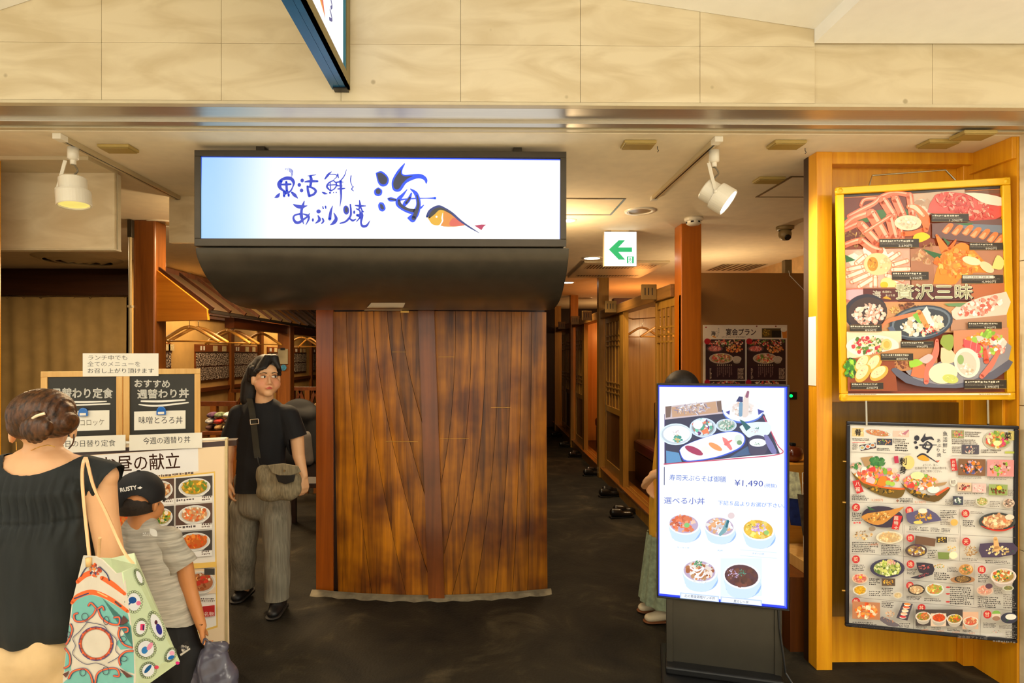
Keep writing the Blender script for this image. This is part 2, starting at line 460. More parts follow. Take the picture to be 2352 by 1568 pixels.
        av = tuple(sum(c[i] for c in pal)/len(pal)*0.86 for i in range(3))
        if n > 8: s.ell(cx, cy, rx*0.8, ry*0.78, av, rot)
        s.blobs(cx, cy-ry*0.05, rx*rim, ry*rim, pal, n, size, rot)
    def build(s, name, mat, parent):
        me = bpy.data.meshes.new(name); me.from_pydata(s.V, [], s.F)
        at = me.color_attributes.new('Col', 'FLOAT_COLOR', 'POINT')
        at.data.foreach_set('color', [x for c in s.C for x in c]); me.update()
        o = finish(name, me, mat, parent)
        return o
# ------------------------------------------------------------------ materials used throughout
ZC = 2.55                                   # restaurant ceiling height
M_MARBLE = marble('beige_marble', (206, 187, 148), (223, 207, 171), (150, 134, 96), 0.28)
M_CEIL = plain('warm_white_ceiling', (236, 222, 192), 0.8, var=0.02)
M_CONC = plain('concourse_ceiling_paint', (251, 250, 244), 0.8, var=0.01)
M_STEEL = plain('brushed_steel', (206, 198, 182), 0.34, 0.8, var=0.03, stretch=(0.3, 30, 30))
M_ALU = plain('cream_trim_paint', (205, 190, 155), 0.4, var=0.02)
M_DARKMETAL = plain('black_bronze_sheet', (82, 76, 66), 0.3, 0.5, var=0.05, bump=0.01, bscale=400)
M_BLACK = plain('black_plastic', (16, 16, 17), 0.4, var=0.03)
M_ORANGE = wood('orange_stained_wood', (216, 138, 12), (238, 168, 26), 0.34, 'Z', 1.0, coat=0.2, rnd=0.04)
M_OLIVE = wood('olive_veneer', (120, 84, 18), (150, 106, 26), 0.4, 'Z', 1.0, rnd=0.03)
M_RED = wood('red_brown_timber', (112, 62, 20), (146, 86, 32), 0.35, 'Z', 1.0, coat=0.15, rnd=0.1)
M_REDX = wood('red_brown_beam', (84, 42, 14), (120, 60, 20), 0.4, 'Y', 1.0, rnd=0.1)
M_DOORW = wood('corridor_door_wood', (140, 98, 32), (182, 134, 54), 0.32, 'Z', 1.2, coat=0.2, rnd=0.1)
M_DARKW = wood('dark_brown_wood', (44, 22, 9), (66, 34, 14), 0.4, 'Z', 1.2, rnd=0.12)
M_PINE = wood('light_pine', (210, 158, 84), (232, 186, 112), 0.4, 'Z', 1.2, rnd=0.06)
M_HULL = wood('lacquered_plank_wood', (96, 50, 1), (206, 126, 4), 0.4, 'Z', 0.8, coat=0.1, rnd=0.24, spots=0.8, c2=(124, 78, 34))
M_PLASTER = plain('warm_plaster', (206, 160, 88), 0.8, var=0.06, scale=4, bump=0.05)
M_DARKWALL = plain('dark_brown_paint', (48, 27, 12), 0.6, var=0.08, scale=3)
M_WHITE = plain('white_lamp_paint', (236, 228, 208), 0.3, var=0.01, coat=0.2)
M_WHITEP = plain('white_paper', (238, 232, 216), 0.5, var=0.01)
M_PRINT = print_mat('printed_sheet', 0.0, 0.45)
M_PRINTG = print_mat('printed_glossy_sheet', 0.0, 0.4, 0.12)
M_SCREEN = print_mat('lit_display', 0.58)
M_SIGNLIT = print_mat('backlit_sign_print', 0.6)
# ------------------------------------------------------------------ floors
def concrete(name, c0, c1, c2):
    m, nt, b = nmat(name)
    co = _coords(nt, (1, 1, 1))
    n = nt.nodes.new('ShaderNodeTexNoise'); n.inputs['Scale'].default_value = 2.4; n.inputs['Detail'].default_value = 8; n.inputs['Roughness'].default_value = 0.65; n.inputs['Distortion'].default_value = 0.8
    nt.links.new(co, n.inputs['Vector'])
    r = nt.nodes.new('ShaderNodeValToRGB'); e = r.color_ramp.elements
    e[0].color = lin(c0); e[1].color = lin(c2); e[0].position = 0.3; e[1].position = 0.75
    k = e.new(0.55); k.color = lin(c1)
    nt.links.new(n.outputs['Fac'], r.inputs[0]); nt.links.new(r.outputs[0], b.inputs['Base Color'])
    n2 = nt.nodes.new('ShaderNodeTexNoise'); n2.inputs['Scale'].default_value = 70; n2.inputs['Detail'].default_value = 5
    nt.links.new(co, n2.inputs['Vector'])
    bp = nt.nodes.new('ShaderNodeBump'); bp.inputs['Strength'].default_value = 0.5; bp.inputs['Distance'].default_value = 0.006
    nt.links.new(n2.outputs['Fac'], bp.inputs['Height']); nt.links.new(bp.outputs[0], b.inputs['Normal'])
    rr = nt.nodes.new('ShaderNodeMapRange'); rr.inputs[3].default_value = 0.85; rr.inputs[4].default_value = 0.6; b.inputs['Specular IOR Level'].default_value = 0.25
    nt.links.new(n.outputs['Fac'], rr.inputs[0]); nt.links.new(rr.outputs[0], b.inputs['Roughness'])
    return m
M_FLOOR = concrete('dark_mortar_floor', (19, 16, 10), (38, 33, 22), (78, 69, 50))
struct('floor', bx((-5.9, 2.3, -0.1), (4.6, 14.2, 0.0)), M_FLOOR)
fc = sroot('floor_concourse')
M_TILE = plain('cream_stone_tile', (206, 190, 158), 0.25, var=0.03, scale=3)
for i in range(-9, 9):
    for j in range(-6, 4):
        bx((i*0.6+0.002, 2.298-0.6*(4-j)+0.002, -0.1), (i*0.6+0.598, 2.298-0.6*(3-j)-0.002, 0.0)).build('floor_tile', M_TILE, fc)
struct('floor_slab_concourse', bx((-5.4, -3.75, -0.2), (5.4, 2.3, -0.101)), M_DARKWALL)
# ------------------------------------------------------------------ shop front: marble fascia, steel transom
YF0 = 2.40
fz0 = ZP(234, YF0); fz1 = ZP(103, YF0); fz2 = fz1+0.52
wf = sroot('wall_front')
bx((-5.4, YF0+0.02, fz0), (5.4, YF0+0.12, fz2)).build('backing', M_DARKWALL, wf)
seams = [-5.4, -3.45]+[XP(p, YF0) for p in (-317, -42, 233, 508, 783, 1058, 1333, 1608, 1872, 2147, 2422, 2697)]+[5.4]
for a, b in zip(seams[:-1], seams[1:]):
    g = 0.0007
    right = a > XP(1860, YF0)
    bx((a+g, YF0+(0.012 if right else 0.0), fz0+g), (b-g, YF0+0.022, (fz1-g*0.6) if not right else fz1+0.05)).build('marble_panel', M_MARBLE, wf, bevel=0.001)
    if not right:
        bx((a+g, YF0, fz1+g*0.6), (b-g, YF0+0.022, fz2)).build('marble_panel', M_MARBLE, wf, bevel=0.001)
# marble jamb at the right end of the opening and left
for sx in (1, -1):
    j = sroot('wall_jamb_right' if sx > 0 else 'wall_jamb_left')
    for k in range(4):
        bx((sx*2.45, YF0+0.002, k*0.66+0.001), (sx*3.0, 2.66, k*0.66+0.658 if k < 3 else fz0-0.01)).build('marble_panel', M_MARBLE, j, bevel=0.001)
# transom: lip, soffit plates, rails
tr = sroot('trim_1', (0, YF0, 2.55))
zl = ZP(242, YF0)
bx((-5.4, YF0-0.004, zl), (5.4, YF0+0.03, fz0-0.001)).build('lip', M_ALU, tr, bevel=0.002)
bx((-5.4, YF0+0.03, zl), (5.4, 2.555, zl+0.01)).build('soffit_plate', M_STEEL, tr)
bx((-5.4, 2.555, zl-0.012), (5.4, 2.60, zl+0.03)).build('rail', M_STEEL, tr, bevel=0.002)
bx((-5.4, 2.60, zl-0.004), (5.4, 2.618, zl+0.03)).build('groove', M_DARKWALL, tr)
bx((-5.4, 2.618, zl-0.016), (5.4, 2.65, zl+0.03)).build('rail', M_ALU, tr, bevel=0.002)
# ------------------------------------------------------------------ concourse ceiling: vault-like, with a drop to the right
def ceil_seg(name, xa, za, xb, zb):
    m = MB(); th = 0.2
    m.prism([(xa, -3.7, za), (xb, -3.7, zb), (xb, -3.7, zb+th), (xa, -3.7, za+th)], (0, 3.7+YF0-0.002, 0))
    return m
cc = sroot('ceiling_concourse')
xr = XP(1872, YF0); zr0 = ZP(68, YF0, 1872); zr1 = ZP(100, YF0, 1872)
pk = [(-5.4, ZP(160, YF0)), (XP(0, YF0), ZP(24, YF0, 0)), (-0.9, 3.30), (-0.2, 3.30), (XP(1430, YF0), ZP(0, YF0, 1430)), (xr, zr0)]
for (xa, za), (xb, zb) in zip(pk[:-1], pk[1:]): ceil_seg('p', xa, za, xb, zb).build('ceiling_board', M_CONC, cc)
ceil_seg('p', xr, zr1, 5.4, zr1+0.02).build('ceiling_board', M_CONC, cc)
bx((xr-0.004, -3.7, zr1), (xr+0.01, YF0-0.002, zr0+0.1)).build('step_face', M_CONC, cc)
# ------------------------------------------------------------------ restaurant ceiling and outer walls
struct('ceiling', bx((-5.9, 2.65, ZC), (4.6, 14.2, ZC+0.12)), M_CEIL)
struct('wall_left', bx((-5.9, 2.67, 0), (-5.75, 7.0, ZC)), M_DARKWALL)
struct('wall_left_rear', bx((-3.75, 6.25, 0), (-3.6, 14.0, ZC)), M_PLASTER)
struct('wall_left_return', bx((-5.75, 7.0, 0), (-3.75, 7.1, ZC)), M_DARKWALL)
struct('wall_back', bx((-3.6, 13.6, 0), (4.2, 13.75, ZC)), M_DARKWALL)
struct('wall_right', bx((3.2, 2.67, 0), (3.35, 13.6, ZC)), plain('room_wall_tan', (206, 168, 116), 0.6, var=0.06))
# ------------------------------------------------------------------ left: wooden return panel, marble bulkheads
lp = sroot('wall_panel_left')
bx((-2.50, 2.665, 0), (-2.44, 3.0, ZC)).build('board', M_ORANGE, lp, bevel=0.002)
bx((-2.445, 2.75, 1.35), (-2.436, 2.985, 1.52)).build('batten', M_ORANGE, lp)
pap = tag(bx((-2.440, 2.90, 1.25), (-2.436, 2.97, 1.47)).build('notice', plain('yellow_card', (240, 200, 70), 0.5, var=0.02)), 'yellow notice card on the orange wooden panel at the left edge', 'notice')
Yb = 3.19
bh = sroot('trim_2', (-2.2, Yb, 2.13))
xb = XP(263, Yb); zb = ZP(571, Yb, 150)
bx((-2.62, 2.98, ZC-0.02), (xb, Yb+0.03, ZC-0.001)).build('top_plate', M_ALU, bh)
bx((-2.62, Yb, zb), (xb, Yb+0.022, ZC-0.02)).build('marble_panel', M_MARBLE, bh, bevel=0.001)
bx((-2.62, Yb+0.024, zb), (xb+0.004, Yb+0.05, ZC-0.02)).build('backing_panel', M_ALU, bh)
bx((-2.62, Yb-0.002, zb-0.008), (xb+0.006, Yb+0.052, zb-0.0005)).build('edge_strip', M_ALU, bh)
b2 = sroot('trim_3', (-1, 3.72, 2.26))
xb2 = XP(388, 3.72)
for k in range(4):
    wd = (0.4-xb2)/4
    bx((xb2+k*wd+0.001, 3.72, ZP(557, 3.72, 420)), (xb2+(k+1)*wd-0.001, 3.75, ZC-0.001)).build('marble_panel', M_MARBLE, b2, bevel=0.001)
# ------------------------------------------------------------------ right: wooden display alcove
ra = sroot('wall_panel_right', (2.0, 2.9, 0))
Ys = 2.87
x0 = XP(1876, Ys); x1 = XP(1912, Ys)
bx((x0, Ys, 0), (x1, 2.945, ZC)).build('stile', M_ORANGE, ra, bevel=0.003)
bx((x1, Ys+0.005, ZP(372, Ys)), (2.44, 2.945, ZC)).build('header', M_ORANGE, ra, bevel=0.002)
bx((x1, 2.945, 0), (2.46, 2.97, ZC)).build('back_panel', M_ORANGE, ra)
bx((x1+0.001, 2.93, ZP(1420, 2.93)), (2.40, 2.944, ZP(925, 2.93))).build('veneer_panel', M_OLIVE, ra)
bx((2.39, 2.90, 0), (2.44, 2.945, ZP(373, 2.9))).build('stile', M_ORANGE, ra, bevel=0.002)
bx((2.44, 2.662, 0), (2.50, 2.945, ZC)).build('side_board', M_ORANGE, ra)
bx((2.425, 2.72, 0.2), (2.44, 2.90, 2.38)).build('side_panel', M_ORANGE, ra, bevel=0.002)
bx((2.418, 2.662, ZC-0.1), (2.44, 2.93, ZC)).build('side_header', M_ORANGE, ra, bevel=0.002)
bx((x0+0.001, 2.946, 0), (3.2, 2.99, ZC)).build('rear_board', M_DARKW, ra)
bx((2.5, 2.66, 0), (3.2, 2.946, ZC)).build('filler', M_DARKWALL, ra)
bx((-5.75, 2.66, 0), (-3.0, 2.75, ZC)).build('filler', M_DARKWALL, lp)
lab = tag(bx((XP(2003, 2.94), 2.938, ZP(381, 2.94, 2080)), (XP(2157, 2.94), 2.9445, ZP(376, 2.94, 2080))).build('paper_strip', plain('tan_label', (226, 190, 130), 0.5, var=0.02)), 'narrow pale paper strip above the yellow framed poster', 'label')
pn = tag(bx((x0-0.003, 2.875, ZP(885, 2.9, 1853)), (x0-0.0005, 2.94, ZP(727, 2.9, 1853))).build('side_notice', M_WHITEP), 'white notice seen edge on, on the pillar side', 'notice')
# ------------------------------------------------------------------ plank-clad column (ship's bow) under the sign
YC = 3.77
def hull_y(x): u = (x+0.33)/0.75; return 3.865-0.095*(1-min(1, u*u))
col = thing('plank_clad_column', 'wide curved column clad in lacquered orange-brown planks beneath the lit sign', 'column', (-0.33, 3.86, 0))
zt = 1.83
bx((-1.06, 3.885, 0), (0.40, 4.75, 2.26)).build('core', M_DARKW, col)
bx((-1.10, 3.862, 0), (-0.985, 3.90, zt+0.02)).build('edge_board', wood('edge_board_wood', (134, 62, 10), (170, 84, 14), 0.3, 'Z', 0.8, coat=0.2, rnd=0.05), col, bevel=0.003)
def cpx(c): return XP(700+c/2.118, 3.80)
def stem_c(t): return 596+(646-596)*t
ptop, pbot = 70, 1450
L = [(132, 157, 1.2), (200, 330, 1.6), (275, 500, 1.5), (335, 640, 1.5), (405, 760, 1.5), (470, 900, 1.5), (560, 1060, 1.5)]
R = [(600, 420, 2.4), (735, 500, 2.4), (812, 615, 2.4), (882, 715, 2.3), (945, 825, 2.2), (1005, 925, 2.1), (1055, 1010, 2.0), (1105, 1085, 1.8), (1180, 1186, 1.5)]
def seam(sp, t): return sp[0]+(sp[1]-sp[0])*t**sp[2]
NR = 28
def plank(sa, sb, lo, hi, idx):
    proud = random.uniform(0, 0.003); rows = []
    for j in range(NR+1):
        t = j/NR
        a = max(seam(sa, t), lo(t)); b = min(seam(sb, t), hi(t))
        if b-a < 2: break
        z = zt*(1-t)
        rows.append((cpx(a)+0.0012, cpx(b)-0.0012, z))
    if len(rows) < 3: return
    m = MB(); K = 4; g = []; bk = []
    for xa, xb_, z in rows:
        xs = [xa+(xb_-xa)*i/K for i in range(K+1)]
        g.append([(x, hull_y(x)-0.012-proud+(0.0016 if i in (0, K) else 0), z) for i, x in enumerate(xs)])
    m.grid(g)
    # side faces
    n = len(g)
    for side in (0, K):
        m.grid([[r[side], (r[side][0], r[side][1]+0.02, r[side][2])] for r in g])
    m.build('plank', M_HULL, col, smooth=False)
for i in range(len(L)-1): plank(L[i], L[i+1], lambda t: 0, lambda t: stem_c(t)-30, i)
for i in range(len(R)-1): plank(R[i], R[i+1], lambda t: stem_c(t)+30, lambda t: 1186, i)
# stem post, leaning slightly
m = MB(); g0 = []
for t in (0, 0.25, 0.5, 0.75, 1):
    c = stem_c(t); z = zt*(1-t) if t < 1 else 0.0
    g0.append([(cpx(c-41), 3.775, z), (cpx(c-38), 3.718, z), (cpx(c+38), 3.718, z), (cpx(c+41), 3.775, z)])
m.grid(g0)
m.build('stem_post', wood('stem_wood', (104, 52, 16), (138, 74, 26), 0.3, 'Z', 0.8, coat=0.4, rnd=0.05, spots=0.4), col)
m = MB()
for t0, c0, c1 in ((0.143, 430, 498), (0.455, 398, 470), (0.455, 470, 555), (0.338, 875, 1000), (0.445, 655, 720), (0.445, 720, 800), (0.16, 652, 730)):
    x0_, x1_ = cpx(c0), cpx(c1); z = zt*(1-t0)
    M_J = plain('joint_filler', (206, 150, 50), 0.5, var=0.1)
    jm = MB(); jm.box((x0_, hull_y((x0_+x1_)/2)-0.019, z), (x1_, hull_y((x0_+x1_)/2)-0.010, z+0.0022)); jm.build('butt_joint', M_J, col)
# cement skirt where the planks meet the floor
m = MB(); g = []
for i in range(33):
    x = -1.12+i*(1.56/32); y = hull_y(x)
    g.append([(x, y-0.02, 0.022), (x, y-0.045, 0.016), (x, y-0.075-0.012*math.sin(i*1.9), 0.001)])
m.grid(g).build('cement_skirt', plain('pale_cement', (120, 110, 88), 0.8, var=0.15, scale=14, bump=0.2), col)
# ------------------------------------------------------------------ black hood between sign and column
hood = thing('sign_hood', 'curved black metal hood sweeping from under the lit sign to the column', 'hood', (-0.49, 2.85, 1.82))
Yh = 2.82; hx0, hx1 = XP(450, Yh), XP(1306, Yh)
prof = crom([(2.82, ZP(571, 2.82)), (2.845, ZP(598, 2.845)), (2.94, ZP(640, 2.94)), (3.14, ZP(686, 3.14)), (3.40, ZP(707, 3.40)), (3.66, ZP(712, 3.66))], 6)
m = MB(); m.grid([[(hx0+(hx1-hx0)*i/12, y, z) for i in range(13)] for y, z in prof])
m.build('curved_sheet', M_DARKMETAL, hood, smooth=True)
for xx in (hx0, hx1):
    m = MB(); m.prism([(xx-0.0015, y, z) for y, z in prof]+[(xx-0.0015, 3.66, prof[0][1]), ], (0.003, 0, 0)); m.build('end_plate', M_DARKMETAL, hood)
bx((hx0, 2.822, prof[0][1]-0.003), (hx1, 3.66, prof[0][1]+0.003)).build('top_sheet', M_DARKMETAL, hood)
sz0_ = ZP(566, 2.80)
bx((hx0+0.02, 2.86, prof[0][1]+0.003), (hx1-0.02, 2.95, sz0_-0.001)).build('spacer', M_BLACK, hood)
# paper label stuck on the hood's underside
lb = MB(); pts = []
for yy, a, b in ((694, 853, 931), (703, 845, 927), (712, 836, 922)):
    # depth where the hood surface is met at that row
    Yq = min(((abs(ZP(yy, y, 890)-z), y) for y, z in prof if y > 3.1))[1]
    q0, q1 = P(a, yy, Yq), P(b, yy, Yq); pts.append([(q0.x, q0.y-0.002, q0.z-0.003), (q1.x, q1.y-0.002, q1.z-0.003)])
lb.grid(pts); st = lb.build('paper_label', M_WHITEP); tag(st, 'small white paper label stuck beneath the black hood above the planks', 'label')
hg = thing('latch', 'small brass latch under the black hood beside the white label', 'latch', P(930, 718, 3.60))
q = P(930, 716, 3.60)
bx((q.x-0.025, 3.59, q.z-0.006), (q.x+0.025, 3.60, q.z+0.006)).build('plate', plain('brass', (206, 160, 80), 0.3, 0.8), hg)
bx((q.x-0.012, 3.585, q.z-0.003), (q.x+0.012, 3.592, q.z+0.003)).build('bolt', plain('brass', (206, 160, 80), 0.3, 0.8), hg)
# ------------------------------------------------------------------ main lit sign
YS = 2.80
quad = [(446, 349), (1301, 345), (1302, 565), (449, 568)]
sx0, sx1 = XP(446, YS), XP(1301, YS); sz0, sz1 = ZP(566, YS), ZP(347, YS)
sg = thing('lit_shop_sign', 'wide white backlit shop sign with blue brush lettering and a fish', 'sign', ((sx0+sx1)/2, YS, sz0))
fr = plain('dark_grey_sign_frame', (66, 58, 46), 0.35, 0.5, var=0.03)
bx((sx0, YS+0.012, sz0), (sx1, YS+0.13, sz1)).build('case', fr, sg, bevel=0.003)
fb = 0.036
bx((sx0, YS, sz0), (sx1, YS+0.012, sz0+fb)).build('frame_rail', fr, sg, bevel=0.002)
bx((sx0, YS, sz1-fb*0.8), (sx1, YS+0.012, sz1)).build('frame_rail', fr, sg, bevel=0.002)
bx((sx0, YS, sz0+fb), (sx0+fb*0.8, YS+0.012, sz1-fb*0.8)).build('frame_stile', fr, sg, bevel=0.002)
bx((sx1-fb*0.8, YS, sz0+fb), (sx1, YS+0.012, sz1-fb*0.8)).build('frame_stile', fr, sg, bevel=0.002)
for px in (592, 1190):
    xx = XP(px, YS); bx((xx-0.02, YS+0.03, sz1), (xx+0.02, YS+0.09, ZC)).build('hanger', fr, sg)
W, Hh = sx1-sx0, sz1-sz0
pt = Paint(homog(quad, W, Hh), 0.011)
pt.rect(459, 361, 1289, 552, (30, 80, 235))  # blue fringe: glow at the edge of the lit face, painted in
# lit face, lamps inside stronger to the right
for i in range(60):
    k_ = min(1.0, i/44.0); k_ = k_*k_*(3-2*k_); pt.rect(461+i*5, 364, 466.2+i*5, 549.5, (158+96*k_, 202+53*k_, 238+17*k_), z=3)
pt.rect(761, 364, 1287, 549.5, (254, 255, 255), z=3)
NV = (16, 52, 190); NV2 = (52, 54, 74)
pt.crop(620, 370, 9.8)
S = pt.stroke
def S2(pts, w, a=NV): S(pts, [q*1.22+4 for q in w] if isinstance(w, list) else w*1.22+4, a)
# sakana (fish)
S2([(150, 430), (230, 300), (320, 145)], [8, 60, 20]); S2([(325, 190), (390, 195), (450, 240), (465, 300), (445, 390)], [30, 55, 60, 30, 16])
S2([(230, 430), (340, 395), (450, 410), (505, 490), (490, 580), (430, 690), (310, 740)], [40, 60, 60, 50, 22, 30, 50])
S2([(225, 450), (185, 530), (215, 630), (330, 700)], [60, 80, 50, 20]); S2([(290, 690), (295, 800)], [40, 40])
S2([(340, 480), (355, 690)], [40, 45]); S2([(240, 540), (340, 535), (440, 530)], [26, 40, 30])
S2([(85, 835), (150, 800), (195, 735)], [10, 60, 12]); S2([(395, 760), (397, 795)], [38, 34]); S2([(465, 715), (530, 775), (600, 845)], [30, 60, 10])
# ikasu
for x, y in ((697, 445), (632, 545), (685, 670)): pt.ell(x, y, 40, 44, NV)
S2([(820, 342), (900, 330), (1005, 314)], [6, 18, 8]); S2([(880, 345), (900, 430), (880, 580)], [44, 52, 40]); S2([(760, 475), (880, 460), (1040, 460)], [20, 46, 34])
S2([(815, 575), (830, 680), (860, 790)], [34, 44, 50]); S2([(815, 580), (930, 610), (1005, 680), (950, 760), (860, 790)], [30, 36, 44, 40, 40])
# sen (fresh)
S2([(1210, 405), (1280, 310), (1355, 240)], [22, 40, 6]); S2([(1320, 305), (1420, 300), (1480, 340), (1400, 430)], [10, 14, 16, 6]); S2([(1495, 295), (1510, 375)], [22, 16])
S2([(1400, 440), (1300, 490), (1255, 585), (1340, 675)], [16, 22, 34, 20]); S2([(1400, 440), (1470, 520), (1430, 620), (1340, 675)], [16, 24, 20, 18])
S2([(1325, 480), (1340, 660)], 16); S2([(1280, 545), (1450, 535)], 16)
for x, y, r in ((1325, 718, 24), (1403, 712, 12), (1465, 708, 14)): pt.ell(x, y, r, r, NV)
S2([(1150, 705), (1200, 730), (1265, 742)], [12, 40, 8]); S2([(1690, 190), (1650, 320), (1560, 450)], [5, 14, 18])
S2([(1470, 480), (1540, 470), (1620, 475)], [24, 24, 10]); S2([(1480, 555), (1600, 562)], [24, 12]); S2([(1500, 630), (1580, 625), (1660, 615)], [16, 30, 12]); S2([(1560, 450), (1570, 650), (1575, 830), (1552, 1020)], [44, 40, 26, 6])
# to
S2([(1797, 330), (1785, 450), (1830, 580)], [16, 14, 8]); S2([(1860, 570), (1812, 630), (1855, 672)], [6, 18, 8])
# a
S2([(512, 990), (600, 1030), (700, 1040), (815, 1012)], [20, 60, 60, 8]); S2([(750, 910), (715, 1020), (690, 1120), (690, 1260), (740, 1425)], [12, 50, 44, 56, 10])
S2([(650, 1200), (540, 1230), (510, 1300), (560, 1385), (640, 1390), (740, 1320), (820, 1260), (870, 1190)], [30, 30, 36, 50, 50, 34, 30, 14]); S2([(730, 1200), (840, 1240), (850, 1320), (790, 1445)], [20, 40, 34, 8])
# bu
pt.ell(1073, 1140, 50, 46, NV); S2([(1062, 1235), (1095, 1330), (1010, 1405)], [18, 54, 14]); pt.ell(947, 1333, 24, 38, NV); S2([(1165, 1300), (1185, 1360), (1145, 1410)], [24, 34, 18])
S2([(1165, 1030), (1178, 1075)], [16, 22]); S2([(1228, 1025), (1233, 1065)], [26, 22])
# ri
S2([(1385, 1015), (1345, 1150), (1325, 1310)], [10, 44, 56]); S2([(1420, 1175), (1470, 1300), (1420, 1390), (1340, 1440)], [12, 56, 60, 8])
# yaku
pt.ell(1693, 1105, 66, 104, NV, rot=-0.12); pt.ell(1697, 1100, 34, 62, NV2); pt.ell(1875, 1152, 25, 38, NV)
S2([(1785, 980), (1800, 1120), (1790, 1240), (1690, 1360), (1560, 1405)], [24, 34, 36, 34, 20]); S2([(1770, 1290), (1840, 1340), (1910, 1310)], [20, 36, 16])
S2([(1990, 885), (2005, 1000), (1975, 1100)], [14, 40, 20]); S2([(1895, 998), (2000, 1010), (2130, 1008)], [14, 36, 12]); S2([(2010, 1010), (2050, 1110), (2080, 1140)], [26, 24, 20])
S2([(1925, 1075), (2000, 1120), (2010, 1200)], [20, 26, 30]); S2([(1940, 1220), (2010, 1230), (2060, 1220)], [40, 60, 40]); S2([(2010, 1270), (1930, 1360)], [30, 12])
S2([(2045, 1130), (2050, 1240), (2030, 1390), (2070, 1465), (2160, 1450), (2230, 1340)], [16, 50, 30, 46, 40, 5])
# umi (sea), drawn big
pt.crop(840, 365, 7.84)
def SB(pts, sm=4):  # blue halo round the dark stroke core, edge glow put into the colour
    cx = sum(p[0] for p in pts)/len(pts); cy = sum(p[1] for p in pts)/len(pts)
    pt.poly(pts, (20, 78, 240), sm=sm)
def core(pts): pt.poly(pts, NV2, sm=4)
SB([(155, 250), (250, 215), (340, 270), (395, 360), (370, 460), (280, 495), (200, 430)]); core([(178, 260), (250, 245), (330, 300), (368, 360), (345, 435), (280, 455), (215, 400)])
SB([(205, 508), (275, 560), (265, 640), (205, 668), (140, 640), (135, 560)]); pt.ell(205, 582, 45, 50, NV2)
SB([(235, 778), (300, 790), (342, 890), (290, 945), (225, 915), (205, 830)]); core([(238, 810), (280, 820), (312, 888), (285, 910), (250, 885)])
SB([(670, 72), (685, 80), (645, 170), (635, 250), (690, 280), (830, 265), (970, 262), (1060, 310), (1094, 380), (1068, 440), (1030, 370), (930, 340), (800, 380), (700, 440), (620, 560), (540, 588), (465, 545), (445, 430), (475, 330), (560, 190)], 3)
core([(620, 170), (615, 265), (690, 305), (830, 295), (730, 350), (640, 440), (590, 520), (540, 545), (490, 515), (475, 430), (510, 330), (580, 230)])
HALO = (20, 78, 240)  # painted halo blue for the remaining strokes
S([(390, 715), (430, 725), (560, 735), (700, 718), (870, 705), (1060, 700), (1180, 698), (1235, 697)], [40, 80, 40, 26, 24, 14, 26, 44], HALO)
S([(725, 545), (650, 640), (580, 720), (570, 800), (640, 870), (760, 930), (880, 950)], [14, 50, 80, 100, 90, 90, 110], HALO)
S([(805, 610), (760, 720), (700, 790), (660, 850)], [26, 70, 80, 50], HALO)
S([(790, 535), (880, 610), (925, 720), (930, 850), (880, 980), (830, 1100)], [20, 70, 80, 90, 130, 80], HALO)
S([(1028, 825), (980, 870), (930, 900)], [14, 36, 40], HALO); pt.poly([(730, 1060), (800, 1000), (930, 950), (930, 1000), (880, 1110), (830, 1138), (790, 1120)], HALO, sm=3)
S([(580, 740), (590, 800), (650, 860), (760, 910), (870, 930)], [40, 56, 56, 50, 70], NV2); S([(780, 690), (710, 790)], [34, 40], NV2)
S([(905, 650), (930, 780), (920, 880), (850, 1060)], [24, 44, 60, 80], NV2); S([(400, 715), (520, 735)], [26, 28], NV2)
# fish emblem
pt.poly([(1075, 1025), (1110, 1065), (1180, 1165), (1280, 1190), (1335, 1170), (1345, 1195), (1560, 1212), (1700, 1195), (1775, 1175), (1640, 1060), (1500, 950), (1350, 905), (1230, 945), (1130, 1010)], (226, 170, 40), sm=3)
pt.poly([(1400, 925), (1520, 965), (1640, 1065), (1770, 1175), (1560, 1210), (1345, 1195), (1385, 1080)], (224, 140, 52), sm=3)
pt.poly([(1560, 1050), (1650, 1080), (1765, 1172), (1660, 1196), (1520, 1200), (1500, 1130)], (218, 96, 80), sm=3)
S([(1375, 965), (1365, 1050), (1370, 1110), (1325, 1190)], [6, 26, 24, 20], (255, 255, 255)); pt.ell(1263, 1033, 18, 20, (240, 245, 235))
S([(1090, 1030), (1160, 940), (1290, 860), (1400, 890), (1540, 970), (1680, 1090), (1790, 1170), (1900, 1240), (2040, 1322)], [40, 90, 70, 56, 46, 40, 32, 26, 6], (14, 44, 120))
S([(1130, 1050), (1200, 960), (1300, 890), (1400, 905), (1540, 985)], [30, 80, 50, 32, 16], (46, 46, 44))
pt.poly([(1950, 1188), (2080, 1168), (2162, 1170), (2115, 1210), (2080, 1270)], (178, 30, 84))
pt.build('lit_face', M_SIGNLIT, sg)
# ------------------------------------------------------------------ projecting sign overhead
pj = thing('projecting_sign', 'blue and olive projecting lit sign box fixed high on the marble fascia', 'sign', (XP(785, 2.39), 2.38, ZP(207, 2.39)))
a0, a1 = XP(764, 2.39), XP(804, 2.39); pz = ZP(207, 2.39, 785); Yn = 1.32
olive = plain('olive_metal', (126, 108, 50), 0.35, 0.4, var=0.04)
blue = plain('blue_metal', (10, 96, 150), 0.3, 0.2, var=0.04)
mx_ = (a0+a1)/2
bx((a0, Yn, pz), (mx_-0.0006, 2.385, pz+0.012)).build('bottom_plate', blue, pj)
bx((mx_+0.0006, Yn, pz), (a1, 2.385, pz+0.012)).build('bottom_plate', blue, pj)
bx((a0+0.008, 2.36, pz-0.006), (a1-0.006, 2.398, pz)).build('end_bracket', M_BLACK, pj)
bx((a0, Yn, pz+0.012), (a1-0.012, 2.385, pz+0.60)).build('case', olive, pj)
